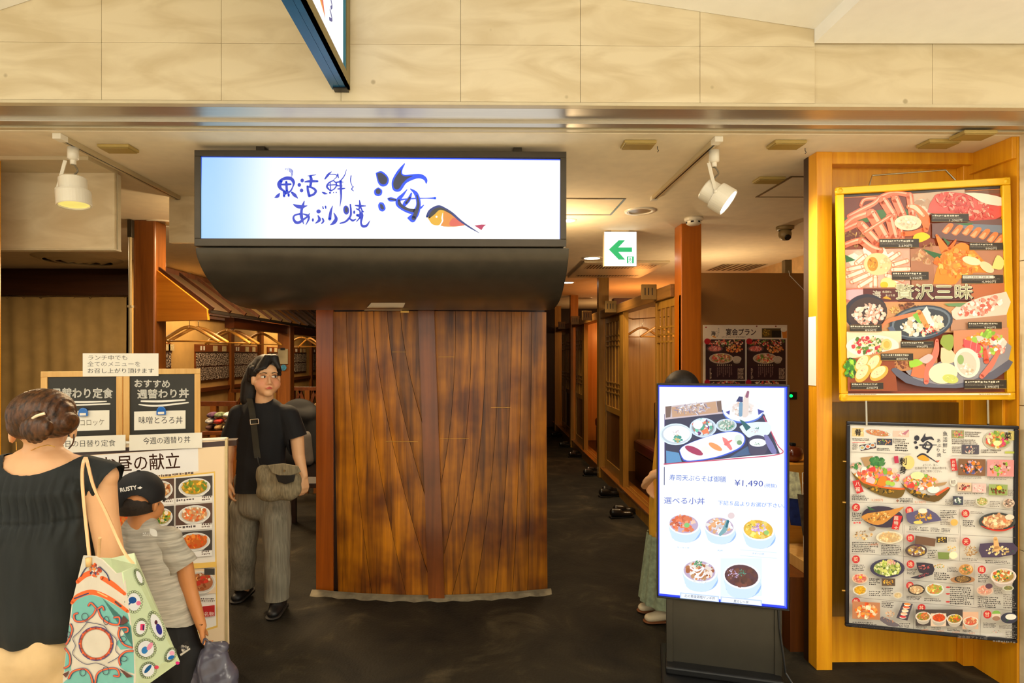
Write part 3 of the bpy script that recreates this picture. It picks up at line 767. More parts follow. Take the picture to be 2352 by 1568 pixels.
for za, zb_, ya, yb in ((pz, pz+0.05, Yn, 2.392), (pz+0.55, pz+0.60, Yn, 2.392), (pz+0.05, pz+0.55, 2.33, 2.392), (pz+0.05, pz+0.55, Yn, Yn+0.05)):
    bx((a1-0.012, ya, za), (a1, yb, zb_)).build('face_frame', olive, pj)
bx((a1-0.012, 2.318, pz+0.05), (a1-0.001, 2.33, pz+0.55)).build('teal_strip', plain('teal_trim', (10, 90, 100), 0.3), pj)
pp = Paint(lambda x, y: (x, y), 0.0)
# face print lies in the plane x = a1: paint in (depth, height) then turn
fy0, fy1, fz0_, fz1_ = Yn+0.05, 2.318, pz+0.05, pz+0.55
pp.rect(fy0, fz0_, fy1, fz1_, (250, 252, 255))
pp.poly([(1.70, pz+0.30), (1.98, pz+0.22), (2.06, pz+0.10), (1.90, pz+0.16), (1.72, pz+0.24)], (226, 150, 50)); pp.poly([(1.92, pz+0.20), (2.06, pz+0.10), (2.0, pz+0.2)], (205, 80, 70))
for i in range(5): pp.stroke([(2.11+0.02*(i % 2), pz+0.13+0.05*i), (2.15, pz+0.15+0.05*i), (2.12, pz+0.17+0.05*i)], 0.012, (30, 50, 130))
me_v = [(a1-0.011+0*v[0]-v[1]*1.0, v[0], v[2]) for v in pp.V]
pp.V = [(x-pj.location.x, y-pj.location.y, z-pj.location.z) for x, y, z in me_v]
pp.build('lit_face', M_SIGNLIT, pj)
# ------------------------------------------------------------------ left side of the restaurant
Yp = 4.38
lpst = sroot('trim_post_left', (-2.54, 4.46, 0))
bx((XP(305, Yp), Yp, 0), (XP(356, Yp), Yp+0.16, ZC)).build('post', M_RED, lpst, bevel=0.012)
cd = thing('conduit_pipe', 'pale conduit pipe running up the left face of the brown post', 'pipe', (XP(299, 4.36), 4.36, 0))
m = MB(); xx = XP(299, 4.36); m.cyl((xx, 4.36, 0), (xx, 4.36, ZP(545, 4.36, 299)), 0.011, n=12); m.build('tube', plain('grey_conduit', (176, 160, 122), 0.4, var=0.02), cd)
m = MB(); m.box((xx-0.014, 4.345, ZP(545, 4.36, 299)), (xx+0.02, 4.38, ZP(505, 4.36, 299))); m.build('junction_box', plain('dark_steel', (70, 64, 54), 0.4, 0.5), cd, bevel=0.003)
for zz in (0.6, 1.3, 1.9):
    m = MB(); m.box((xx-0.016, 4.35, zz), (xx+0.016, 4.378, zz+0.015)); m.build('clip', M_ALU, cd)
# gable end board of the little roof
Yg = 4.40
gp = [P(356, 617, Yg), P(475, 709, Yg), P(477, 735, Yg), P(357, 738, Yg)]
rf = thing('booth_roof', 'small wooden eave roof with dark and tan boards over the left booths', 'roof', (-2.25, 4.42, 1.8))
m = MB(); m.prism(gp, (0, 0.035, 0)); m.build('gable_board', wood('gable_wood', (186, 108, 20), (214, 134, 34), 0.35, 'X', 0.8, rnd=0.02), rf, bevel=0.002)
ex, ez = gp[1].x+0.012, gp[1].z-0.012
rx, rz = gp[0].x-0.02, gp[0].z+0.0
Y0r, Y1r = 4.44, 11.6
bw = 0.30; nb = int((Y1r-Y0r)/bw)
tones = [plain('roof_board_dark', (52, 36, 18), 0.4, var=0.12, stretch=(2, 20, 2)), plain('roof_board_tan', (128, 104, 66), 0.4, var=0.1, stretch=(2, 20, 2)), plain('roof_board_gold', (140, 92, 22), 0.35, var=0.1, stretch=(2, 20, 2))]
sl = Vector((ex-rx, 0, ez-rz))
nrm = Vector((-sl.z, 0, sl.x)).normalized()
for i in range(nb):
    ya = Y0r+i*bw
    t = tones[(0, 0, 0, 1, 1, 1, 2, 2, 0, 1, 0, 2)[i % 12]]
    o0 = Vector((rx, ya+0.012, rz)); 
    m = MB(); m.prism([o0, o0+sl, o0+sl+Vector((0, bw-0.024, 0)), o0+Vector((0, bw-0.024, 0))], nrm*0.012); m.build('roof_board', t, rf)
    m = MB(); b0 = Vector((rx, ya-0.012, rz))-sl*0.03; m.prism([b0, b0+sl*1.04, b0+sl*1.04+Vector((0, 0.026, 0)), b0+Vector((0, 0.026, 0))], nrm*0.034); m.build('roof_batten', M_DARKW, rf)
bx((ex-0.02, Y0r-0.02, ez-0.016), (ex+0.008, Y1r, ez+0.004)).build('eave_strip', plain('roof_edge', (26, 18, 10), 0.5), rf)
bx((ex-0.16, Y0r+0.6, ez-0.10), (ex-0.08, Y1r, ez-0.012)).build('eave_beam', M_REDX, rf)
bx((rx-0.04, Y0r, rz-0.06), (rx+0.03, Y1r, rz+0.03)).build('ridge_beam', M_DARKW, rf)
# round booth post and its notices
Xq = ex-0.12
pb = sroot('trim_post_booth')
Yb2 = YX(657, Xq)
bx((Xq-0.07, Yb2-0.07, 0), (Xq+0.07, Yb2+0.07, ez)).build('post', M_RED, pb, bevel=0.01)
bx((Xq-0.07, 9.9, 0), (Xq+0.07, 10.04, ez)).build('post', M_RED, pb, bevel=0.01)
cb = thing('clipboard', 'grey clipboard with a blue round tag on the booth post', 'clipboard', P(650, 835, Yb2-0.08))
q0, q1 = P(638, 836, Yb2-0.085), P(661, 801, Yb2-0.085)
bx((q0.x, q0.y, q0.z), (q1.x, q0.y+0.012, q1.z)).build('board', plain('grey_board', (150, 140, 112), 0.5, var=0.05), cb, bevel=0.002)
bx((q0.x+0.03, q0.y-0.008, q1.z-0.012), (q1.x-0.03, q0.y, q1.z+0.012)).build('clip', M_BLACK, cb, bevel=0.002)
m = MB(); c = P(651.5, 844, Yb2-0.08); m.cyl((c.x, c.y-0.006, c.z), (c.x, c.y+0.004, c.z), 0.032, n=24); m.build('round_tag', plain('blue_tag', (60, 130, 170), 0.4, var=0.2, scale=40), cb)
# ------------------------------------------------------------------ coat hangers
M_HANG = wood('hanger_wood', (196, 132, 48), (222, 160, 74), 0.3, 'X', 1.0, rnd=0.08, coat=0.3)
M_CHROME = plain('chrome_wire', (190, 180, 160), 0.15, 1.0, var=0.0)
def hanger(name, label, loc, rz, group, lean=0.0):
    t = thing(name, label, 'coat hanger', loc, (lean, 0, rz), group)
    for sx in (-1, 1):
        m = MB(); pts = crom([(0, 0, 0), (sx*0.05, 0, -0.012), (sx*0.13, 0.004, -0.06), (sx*0.215, 0.012, -0.115)], 4)
        m.tube(pts, [0.013]*len(pts), 10); m.build('arm', M_HANG, t, world=False, smooth=True)
    m = MB(); m.cyl((-0.20, 0.01, -0.108), (0.20, 0.01, -0.108), 0.006, n=10); m.build('bar', M_HANG, t, world=False, smooth=True)
    m = MB(); m.tube([(0, 0, 0.01), (0, 0, 0.045), (0.012, 0, 0.062), (0.022, 0, 0.085), (0.004, 0, 0.108), (-0.016, 0, 0.098)], 0.0022, 8); m.build('hook', M_CHROME, t, world=False, smooth=True)
    return t
hr = thing('hanger_rail', 'thin metal rail under the booth eave carrying wooden hangers', 'rail', (-2.26, 4.5, ez-0.02))
Xh = -2.27
m = MB(); m.cyl((Xh, 4.44, ez-0.005), (Xh, 9.6, ez-0.005), 0.006, n=10); m.build('rod', M_CHROME, hr)
for yy in (4.8, 6.0, 7.5, 9.2):
    m = MB(); m.box((Xh-0.006, yy, ez-0.005), (Xh+0.006, yy+0.012, ez+0.10)); m.build('bracket', M_CHROME, hr)
hl = [(4.56, 0.12, 'wooden coat hanger nearest the brown post under the booth eave'),
      (4.70, 0.45, 'wooden coat hanger turned behind the nearest one under the eave'),
      (5.22, -0.15, 'wooden coat hanger in the middle of the booth rail, facing the aisle'),
      (5.36, 0.35, 'wooden coat hanger just behind the middle one on the booth rail'),
      (6.02, 0.7, 'wooden coat hanger left of the booth post with the clipboard'),
      (7.35, 0.2, 'wooden coat hanger just right of the booth post with the clipboard'),
      (7.7, -0.5, 'farthest wooden coat hanger beside the plank column edge')]
for y, rz_, lb_ in hl: hanger('coat_hanger', lb_, (Xh, y, ez-0.115), rz_, 'coat hangers under the booth eave')
# ------------------------------------------------------------------ menu boards on the plaster wall
XW = -3.598
M_PLAQ = plain('plaque_text', (70, 40, 22), 0.5)
def plaque_mat():
    m, nt, b = nmat('menu_plaque_print')
    tc = nt.nodes.new('ShaderNodeTexCoord'); mp = nt.nodes.new('ShaderNodeMapping'); mp.inputs['Scale'].default_value = (1, 34, 105)
    nt.links.new(tc.outputs['Object'], mp.inputs[0])
    n = nt.nodes.new('ShaderNodeTexNoise'); n.inputs['Scale'].default_value = 1.0; n.inputs['Detail'].default_value = 2
    nt.links.new(mp.outputs[0], n.inputs['Vector'])
    r = nt.nodes.new('ShaderNodeValToRGB'); r.color_ramp.interpolation = 'CONSTANT'
    r.color_ramp.elements[0].color = lin((58, 30, 14)); r.color_ramp.elements[1].color = lin((214, 196, 176)); r.color_ramp.elements[1].position = 0.53
    nt.links.new(n.outputs['Fac'], r.inputs[0]); nt.links.new(r.outputs[0], b.inputs['Base Color']); b.inputs['Roughness'].default_value = 0.5
    return m
M_PLQ = plaque_mat()
def menu_board(ya, yb, label, n):
    t = thing('wall_menu_board', label, 'menu board', (XW, (ya+yb)/2, 1.22), group='wooden menu boards on the booth wall')
    z0, z1 = 1.225, 1.685
    bx((XW, ya, z0), (XW+0.012, yb, z1)).build('back_board', wood('menu_board_wood', (118, 58, 18), (146, 78, 28), 0.4, 'Y', 1, rnd=0.05), t)
    for k, zz in enumerate((z0+0.005, z0+0.185)):
        for i in range(n):
            w_ = (yb-ya-0.03)/n; y_ = ya+0.015+i*w_
            bx((XW+0.0125, y_+0.004, zz), (XW+0.022, y_+w_-0.004, zz+0.165)).build('plaque', M_PLQ, t)
    bx((XW+0.0125, ya, z0+0.355), (XW+0.02, yb, z0+0.368)).build('strip', M_DARKW, t)
    for fr_, wd in ((0.14, 0.05), (0.22, 0.05)):
        y_ = ya+(yb-ya)*fr_; bx((XW+0.0125, y_, z1-0.075), (XW+0.018, y_+wd*0.6, z1-0.02)).build('header_mark', M_WHITEP, t)
    for fr_ in (0.5, 0.78):
        y_ = ya+(yb-ya)*fr_; bx((XW+0.0125, y_, z1-0.085), (XW+0.018, y_+0.12, z1-0.012)).build('header_card', plain('cream_card', (214, 190, 140), 0.5, var=0.15, scale=60), t)
for pa, pb_, lb_, n in ((357, 391, 'wooden wall menu board half hidden behind the brown post', 4), (446, 524, 'large wooden wall menu board left of the thin wall post', 14), (531, 589, 'wooden wall menu board behind the standing woman\'s head, right of the thin wall post', 12), (613, 642, 'wooden wall menu board just left of the booth post', 8), (673, 702, 'wooden wall menu board just right of the booth post', 8), (718, 732, 'farthest wooden wall menu board by the column edge', 3)):
    menu_board(YX(pa, XW), YX(pb_, XW), lb_, n)
wp = sroot('trim_wall_posts')
for px in (527, 596, 712):
    yy = YX(px, XW); bx((XW-0.001, yy-0.05, 0.6), (XW+0.05, yy+0.05, 2.2)).build('wall_post', M_RED, wp)
bx((XW-0.001, 6.3, 2.02), (XW+0.04, 13.5, 2.12)).build('wall_rail', M_REDX, wp)
bx((XW-0.001, 6.3, 1.08), (XW+0.03, 13.5, 1.13)).build('wall_rail', M_REDX, wp)
# booth railings
def railing(label, pts, z, brace):
    (xa, ya), (xb_, yb) = pts
    t = thing('booth_railing', label, 'railing', ((xa+xb_)/2, (ya+yb)/2, 0), group='booth railings')
    MB().bar((xa, ya, z), (xb_, yb, z), 0.05, 0.045).build('top_rail', M_REDX, t)
    MB().bar((xa, ya, z-0.33), (xb_, yb, z-0.33), 0.045, 0.04).build('lower_rail', M_REDX, t)
    k = 3
    for i in range(k):
        f = i/(k-1); x, y = xa+(xb_-xa)*f, ya+(yb-ya)*f
        bx((x-0.03, y-0.03, 0), (x+0.03, y+0.03, z-0.022)).build('baluster', M_RED, t)
        if brace and i < k-1:
            f2 = (i+1)/(k-1); x2, y2 = xa+(xb_-xa)*f2, ya+(yb-ya)*f2
            MB().bar((x, y, z-0.31), ((x+x2)/2, (y+y2)/2, z-0.02), 0.04, 0.035).build('brace', M_REDX, t)
            MB().bar((x2, y2, z-0.31), ((x+x2)/2, (y+y2)/2, z-0.02), 0.04, 0.035).build('brace', M_REDX, t)
railing('red-brown booth railing behind the right chalkboard and the pile of bundles', ((XP(440, 5.9), 5.9), (XP(545, 5.9), 5.9)), ZP(926, 5.9), False)
railing('red-brown booth railing with diagonal braces right of the booth post', ((XP(672, 7.4), 7.4), (XP(742, 7.4), 7.4)), ZP(892, 7.4), True)
railing('red-brown booth railing with diagonal braces behind the standing woman', ((XP(535, 8.2), 8.2), (XP(640, 8.2), 8.2)), ZP(897, 8.2), True)
# low tables with piles of patterned bundles
def pile(label_t, Yt, pa, pb_, ztop, seed, n, tail):
    r = random.Random(seed); xa, xb_ = XP(pa, Yt), XP(pb_, Yt)
    t = thing('side_table', label_t, 'table', ((xa+xb_)/2, Yt+0.15, 0))
    bx((xa, Yt, ztop-0.03), (xb_, Yt+0.35, ztop)).build('table_top', M_REDX, t, bevel=0.004)
    for x in (xa+0.03, xb_-0.03):
        for y in (Yt+0.03, Yt+0.32): bx((x-0.02, y-0.02, 0), (x+0.02, y+0.02, ztop-0.03)).build('leg', M_RED, t)
    cols = [((176, 50, 42), 'red'), ((214, 196, 160), 'cream'), ((120, 130, 92), 'sage green'), ((70, 40, 34), 'dark brown'), ((200, 110, 90), 'salmon'), ((226, 214, 196), 'white'), ((150, 118, 70), 'tan'), ((96, 60, 90), 'plum')]
    lay = ('bottom', 'middle', 'top'); k = 0; cnt = {}
    for lv in range(3):
        for i in range(n):
            c, nm = cols[(k*3+lv+seed) % 8]; k += 1
            wd = (xb_-xa)/n; x = xa+wd*(i+0.5)+r.uniform(-0.01, 0.01); z = ztop+0.001+lv*0.052
            pos = ('left' if i == 0 else 'right' if i == n-1 else 'centre')
            o = MB(); o.ell((x, Yt+0.12+r.uniform(-0.01, 0.01), z+0.026), (wd*0.47, 0.09, 0.0255), n=14, m=8)
            q = o.build('cloth_bundle', plain('bundle_'+nm.replace(' ', '_'), c, 0.7, var=0.35, scale=35), smooth=True)
            tag(q, f'{nm} patterned cloth bundle, {lay[lv]} layer {pos} of the pile {tail}', 'bundle', 'cloth bundles piled '+tail)
pile('small red-brown table under the bundles beside the chalkboard', 5.0, 462, 520, ZP(990, 5.0), 3, 3, 'beside the chalkboard')
pile('small red-brown table under the bundles by the column', 6.6, 696, 730, ZP(958, 6.6), 5, 2, 'by the column edge')
# dark jacket on a chair behind the woman
jc = thing('chair_with_back', 'dark wooden chair behind the standing woman', 'chair', (XP(702, 5.2), 5.25, 0))
cx_ = XP(700, 5.2)
bx((cx_-0.2, 5.1, 0.40), (cx_+0.2, 5.5, 0.44)).build('seat', M_DARKW, jc, bevel=0.005)
bx((cx_-0.19, 5.08, 0.5), (cx_+0.19, 5.11, 0.98)).build('backrest', M_DARKW, jc, bevel=0.005)
for x in (-0.18, 0.18):
    for y in (5.12, 5.47): bx((cx_+x-0.02, y-0.02, 0), (cx_+x+0.02, y+0.02, 0.40)).build('leg', M_DARKW, jc)
jk = thing('draped_jacket', 'black jacket draped over the chair back behind the standing woman', 'jacket', (cx_, 5.06, 0.6))
m = MB(); m.rcone((cx_-0.12, 5.06, 1.06), 0.07, (cx_+0.1, 5.06, 1.03), 0.09); m.rcone((cx_, 5.05, 1.02), 0.16, (cx_, 5.05, 0.72), 0.15, k=(1.1, 0.35, 1)); m.rcone((cx_+0.12, 5.05, 0.98), 0.07, (cx_+0.17, 5.03, 0.66), 0.05)
rbuild(m, 'jacket_shell', plain('black_cloth', (14, 14, 17), 0.8, var=0.1), jk, 0.012)
m = MB(); m.rcone((cx_+0.085, 5.0, 0.86), 0.05, (cx_+0.10, 5.0, 0.66), 0.045, k=(1, 0.5, 1)); rbuild(m, 'grey_lining', plain('grey_cloth', (88, 82, 78), 0.7), jk, 0.01)
# ------------------------------------------------------------------ curtain and beam at the far left
struct('trim_beam_left', bx((-5.74, 6.86, ZP(678, 6.86, 150)), (-3.78, 7.0, ZC)), wood('dark_beam', (52, 28, 14), (74, 42, 22), 0.4, 'X', 0.7, rnd=0.0))
cu = thing('curtain', 'beige cloth curtain hanging on the left behind the menu stand', 'curtain', (-4.6, 6.8, 0))
m = MB(); rows = []
xa, xb_ = -5.7, XP(290, 6.8); zt_ = ZP(682, 6.8, 150)
for j in range(13):
    z = 0.06+(zt_-0.06)*j/12
    rows.append([(xa+(xb_-xa)*i/80, 6.80+0.018*math.sin(i*0.62+0.4*math.sin(j*0.7))*(0.4+0.6*(1-j/12))+0.012*math.sin(i*0.23+1), z) for i in range(81)])
m.grid(rows).build('cloth', plain('beige_curtain_cloth', (150, 124, 76), 0.85, var=0.06, scale=6, bump=0.06, bscale=200), cu, smooth=True)
m = MB(); m.cyl((xa, 6.80, zt_+0.01), (xb_+0.05, 6.80, zt_+0.01), 0.012, n=10); m.build('rod', M_CHROME, cu)
for i in range(9):
    x = xa+0.05+(xb_-xa-0.08)*i/8
    MB().tube([(x+0.016*math.cos(a*0.7), 6.80, zt_+0.006+0.02*math.sin(a*0.7)) for a in range(10)], 0.003, 6).build('ring', M_CHROME, cu)
# round ceiling diffuser
df = thing('ceiling_diffuser', 'large round ceiling air diffuser above the beige curtain', 'air vent', (XP(180, 6.15), 6.15, ZC))
c = (XP(180, 6.15), 6.15, ZC)
for i, (r0, r1, h0, h1) in enumerate(((0.40, 0.31, 0, -0.035), (0.29, 0.20, -0.008, -0.045), (0.18, 0.09, -0.012, -0.052), (0.07, 0.0, -0.03, -0.055))):
    MB().lathe([(r0, h0), (r1, h1), (max(r1-0.01, 0), h1+0.004), (max(r0-0.02, 0), h0)], c, n=40).build('cone', M_ALU, df, smooth=True)
MB().lathe([(0.38, -0.001), (0.0, -0.001)], c, n=40).build('throat', M_DARKWALL, df)
# ------------------------------------------------------------------ ceiling fittings
def downlight(label, px, py, r=0.06, lit=True, power=0, hot=(255, 244, 214)):
    Y = YF(py, px, ZC); q = P(px, py, Y)
    t = thing('downlight', label, 'ceiling light', (q.x, q.y, ZC), group='recessed downlights')
    MB().lathe([(r*1.25, 0), (r*1.22, -0.008), (r*0.95, -0.008), (r*0.9, 0.0)], (q.x, q.y, ZC), n=32).build('trim_ring', M_WHITE, t, smooth=True)
    if lit:
        MB().lathe([(r*0.93, -0.004), (0, -0.004)], (q.x, q.y, ZC), n=32).build('lens', plain('lit_lens', hot, 0.3, emit=hot, estr=14), t)
        if power: spot('downlight_lamp', (q.x, q.y, ZC-0.03), (q.x, q.y, 0), power, WARM, 110, 0.7, 0.05)
    else: MB().lathe([(r*0.93, 0.002-0.004), (r*0.5, -0.001), (0, -0.001)], (q.x, q.y, ZC), n=32).build('reflector', plain('dull_reflector', (150, 130, 95), 0.3, 0.3), t)
    return t
downlight('lit downlight right behind the exit sign', 1360, 592, 0.085, True, 34)
downlight('lit downlight far down the corridor beside the black hood', 1304, 648, 0.085, True, 34)
downlight('lit downlight above the booth roof left of the sign', 416, 627, 0.09, True, 22)
downlight('unlit round downlight on the ceiling behind the exit sign, right of the hatch', 1470, 484, 0.085, False)
downlight('unlit round downlight behind the left edge of the lit sign', 375, 512, 0.10, False)
downlight('tiny lit downlight at the right edge of the lit sign', 1305, 505, 0.05, True, 16)
downlight('unlit small downlight low on the ceiling over the corridor end', 1338, 684, 0.16, False)
def cover(label, px, py):
    Y = YF(py, px, ZC); q = P(px, py, Y)
    t = thing('ceiling_cover', label, 'cover plate', (q.x, q.y, ZC), group='flat ceiling cover plates')
    bx((q.x-0.075, q.y-0.045, ZC-0.016), (q.x+0.075, q.y+0.045, ZC-0.0005)).build('plate', plain('olive_plastic', (178, 152, 84), 0.5, var=0.02), t, bevel=0.004)
    bx((q.x-0.068, q.y-0.038, ZC-0.02), (q.x+0.068, q.y+0.038, ZC-0.0165)).build('inner_plate', plain('olive_plastic2', (166, 140, 74), 0.5, var=0.02), t)
cover('flat olive ceiling cover plate right of the left track lamp', 272, 337)
cover('flat olive ceiling cover plate left of the right track lamp', 1466, 328)
cover('flat olive ceiling cover plate right of the right track lamp', 1806, 328)
cover('flat olive ceiling cover plate beside the ceiling hatch by the pillar', 1766, 410)
cover('flat olive ceiling cover plate above the yellow framed poster', 2155, 326)
cover('small ceiling box nearest the transom at the right end', 2235, 306)
def hatch(label, x0, y0, x1, y1):
    t = thing('access_hatch', label, 'hatch', ((x0+x1)/2, (y0+y1)/2, ZC), group='ceiling access hatches')
    w_ = 0.014; mt = plain('hatch_aluminium', (120, 104, 76), 0.3, 0.6)
    for a, b in (((x0, y0), (x1, y0+w_)), ((x0, y1-w_), (x1, y1)), ((x0, y0+w_), (x0+w_, y1-w_)), ((x1-w_, y0+w_), (x1, y1-w_))):
        bx((a[0], a[1], ZC-0.004), (b[0], b[1], ZC-0.0005)).build('edge_strip', mt, t)
    bx((x0+w_, y0+w_, ZC-0.002), (x1-w_, y1-w_, ZC-0.0005)).build('panel', M_CEIL, t)
ya = YF(455, 1400, ZC); yb = YF(493, 1400, ZC); hatch('square ceiling access hatch right of the lit sign', XP(1438, ya)-0.43, ya, XP(1438, ya), yb)
ya = YF(404, 1820, ZC); yb = YF(452, 1735, ZC); hatch('square ceiling access hatch beside the orange pillar', XP(1817, ya), ya, XP(1817, ya)+0.43, yb)
# smoke detector
q = P(1593, 500, YF(500, 1593, ZC))
sd = thing('smoke_detector', 'round cream smoke detector on the ceiling above the corridor post', 'smoke detector', (q.x, q.y, ZC))
MB().lathe([(0.0, -0.001), (0.065, -0.001), (0.065, -0.02), (0.055, -0.026)], q.xy.to_3d()+Vector((0, 0, ZC)), n=32).build('base', M_WHITE, sd, smooth=True)
MB().lathe([(0.052, -0.026), (0.05, -0.045), (0.035, -0.055), (0, -0.055)], (q.x, q.y, ZC), n=32).build('sensor_head', M_WHITE, sd, smooth=True)
for a in range(6):
    t_ = a*math.pi/3; MB().bar((q.x+0.051*math.cos(t_-0.2), q.y+0.051*math.sin(t_-0.2), ZC-0.036), (q.x+0.051*math.cos(t_+0.2), q.y+0.051*math.sin(t_+0.2), ZC-0.036), 0.003, 0.012).build('slot', M_BLACK, sd)
# security camera dome
q = P(1803, 522, YF(520, 1803, ZC))
cm = thing('dome_camera', 'pale dome security camera on the ceiling by the pillar', 'camera', (q.x, q.y, ZC))
MB().lathe([(0, -0.001), (0.065, -0.001), (0.065, -0.022), (0.05, -0.03)], (q.x, q.y, ZC), n=28).build('mount', plain('grey_plastic', (150, 128, 84), 0.4), cm, smooth=True)
MB().ell((q.x, q.y, ZC-0.06), (0.048, 0.048, 0.05)).build('ball', plain('grey_plastic', (150, 128, 84), 0.4), cm, smooth=True)
MB().lathe([(0.022, 0.0), (0.024, 0.012), (0.017, 0.014), (0, 0.012)], (q.x+0.002, q.y-0.034, ZC-0.088), axis=(0, -0.75, -0.65), n=20).build('lens', M_BLACK, cm, smooth=True)
# air conditioner grille unit
ya, yb = YF(598, 1440, ZC), YF(634, 1400, ZC); xa, xb_ = XP(1342, ya), XP(1540, ya)
ac = thing('ceiling_air_conditioner', 'ceiling air conditioner with black slotted grilles behind the exit sign', 'air conditioner', ((xa+xb_)/2, (ya+yb)/2, ZC))
bx((xa, ya, ZC-0.022), (xb_, yb, ZC-0.0005)).build('panel', M_ALU, ac, bevel=0.006)
for f0, f1 in ((0.12, 0.36), (0.80, 0.88)):
    y0_, y1_ = ya+(yb-ya)*f0, ya+(yb-ya)*f1
    bx((xa+0.08, y0_, ZC-0.024), (xb_-0.08, y1_, ZC-0.0225)).build('recess', M_BLACK, ac)
    for i in range(22):
        x = xa+0.085+(xb_-xa-0.175)*i/21; bx((x-0.006, y0_, ZC-0.0255), (x+0.006, y1_, ZC-0.0242)).build('slat', M_ALU, ac)
# slot diffusers over the rooms
for i, (pa, pb_, py) in enumerate(((1640, 1668, 613), (1670, 1712, 613), (1712, 1740, 613), (1772, 1812, 612))):
    Y = YF(py, 1700, ZC); xa, xb_ = XP(pa, Y), XP(pb_, Y)
    t = thing('slot_vent', ('slot vent in the ceiling beyond the brown wall, leftmost of four', 'slot vent in the ceiling beyond the brown wall, second from the left', 'slot vent in the ceiling beyond the brown wall, third from the left', 'slot vent in the ceiling beyond the brown wall, nearest the bracket')[i], 'air vent', ((xa+xb_)/2, Y, ZC), group='slot vents beyond the brown wall')
    bx((xa, Y-0.25, ZC-0.006), (xb_, Y+0.25, ZC-0.0005)).build('frame', M_ALU, t)
    for k in range(3):
        x = xa+(xb_-xa)*(k+0.5)/3; bx((x-0.012, Y-0.23, ZC-0.008), (x+0.012, Y+0.23, ZC-0.0065)).build('slot', M_DARKWALL, t)
for px, py, lb_ in ((1510, 336, 'small wire hook on the ceiling beside the left cover plate'), (1849, 340, 'small wire hook on the ceiling beside the orange pillar top')):
    q = P(px, py, YF(py, px, ZC)); MBh = MB(); MBh.tube([(q.x, q.y, ZC), (q.x, q.y, ZC-0.012), (q.x+0.006, q.y, ZC-0.02), (q.x, q.y, ZC-0.028)], 0.0018, 6); tag(MBh.build('ceiling_hook', plain('dark_steel', (70, 64, 54), 0.4, 0.5)), lb_, 'hook')
# ------------------------------------------------------------------ lighting tracks and track lamps
def track(label, X, Y0, Y1):
    t = thing('lighting_track', label, 'lighting track', (X, (Y0+Y1)/2, ZC-0.03))
    g = plain('track_paint', (196, 178, 138), 0.4, var=0.01)
    bx((X-0.017, Y0, ZC-0.022), (X-0.005, Y1, ZC-0.0005)).build('side_rail', g, t); bx((X+0.005, Y0, ZC-0.022), (X+0.017, Y1, ZC-0.0005)).build('side_rail', g, t)
    bx((X-0.0048, Y0, ZC-0.0215), (X+0.0048, Y1, ZC-0.001)).build('groove', M_BLACK, t)
    for a, b in ((Y0-0.05, Y0), (Y1, Y1+0.04)): bx((X-0.019, a, ZC-0.026), (X+0.019, b, ZC-0.0005)).build('end_feed', M_WHITE, t, bevel=0.002)
def track_lamp(label, X, Y, d, drop, hot, es, rr=0.062):
    d = Vector(d).normalized()
    t = thing('track_lamp', label, 'track lamp', (X, Y, ZC-0.3))
    MB().lathe([(0, -0.022), (0.024, -0.022), (0.024, -0.075), (0.012, -0.082), (0, -0.082)], (X, Y, ZC), n=24).build('adapter', M_WHITE, t, smooth=True)
    MB().lathe([(0.013, -0.08), (0.013, -0.1), (0.008, -0.102)], (X, Y, ZC), n=16).build('swivel', M_WHITE, t)
    h = Vector((X+0.004, Y-0.005, ZC-drop))
    s0 = Vector((X-0.03*(1 if d.x >= 0.3 else 1.0), Y-0.01, ZC-0.085))
    side = Vector((-rr*0.82, -0.02, 0)) if abs(d.x) < 0.3 else Vector((-0.02, -0.055, 0))
    MB().bar(s0, h+side, 0.016, 0.004, up=(0, 1, 0)).build('yoke_arm', M_WHITE, t)
    MB().ell(h+side, (0.012, 0.012, 0.012)).build('pivot_knob', M_WHITE, t, smooth=True)
    cable = crom([(X+0.004, Y, ZC-0.1), (X+0.022, Y, ZC-0.13), (X+0.006, Y, ZC-0.15), h-d*0.05], 5)
    MB().tube(cable, 0.004, 8).build('cable', plain('grey_cable', (120, 108, 84), 0.4), t, smooth=True)
    MB().lathe([(0, -0.06), (rr*0.74, -0.06), (rr*0.8, -0.055), (rr*0.8, 0.0), (rr*0.98, 0.004), (rr, 0.012), (rr, 0.07), (rr*0.96, 0.074), (rr*0.88, 0.072), (rr*0.8, 0.05)], h, axis=d, n=36).build('head', M_WHITE, t, smooth=False)
    MB().lathe([(rr*0.9, 0.066), (0, 0.062)], h, axis=d, n=36).build('lens', plain('lamp_lens_%d' % int(es*10), hot, 0.3, emit=hot, estr=es), t)
    return h+d*0.09
XL = XP(158, 2.75); track('cream ceiling lighting track above the left marble bulkhead', XL, 2.72, 3.72)
XR = XP(1636, 2.75); track('cream ceiling lighting track right of the lit sign', XR, 2.72, 3.68)
h1 = track_lamp('white track lamp pointing down in front of the left marble bulkhead', XP(168, 2.80), 2.80, (0.10, -0.05, -1), 0.225, (220, 205, 110), 0.5, 0.072)
spot('track_lamp_light', h1, h1+Vector((0.12, -0.12, -1)), 14, NEUT, 80, 0.6, 0.05)
h2 = track_lamp('lit white track lamp aimed at the framed posters on the right', XP(1640, 2.80), 2.80, (0.72, -0.34, -0.60), 0.235, (250, 252, 255), 18, 0.066)
spot('track_lamp_light', h2, (2.15, 2.75, 1.45), 24, (1, 0.9, 0.72), 110, 0.7, 0.05)
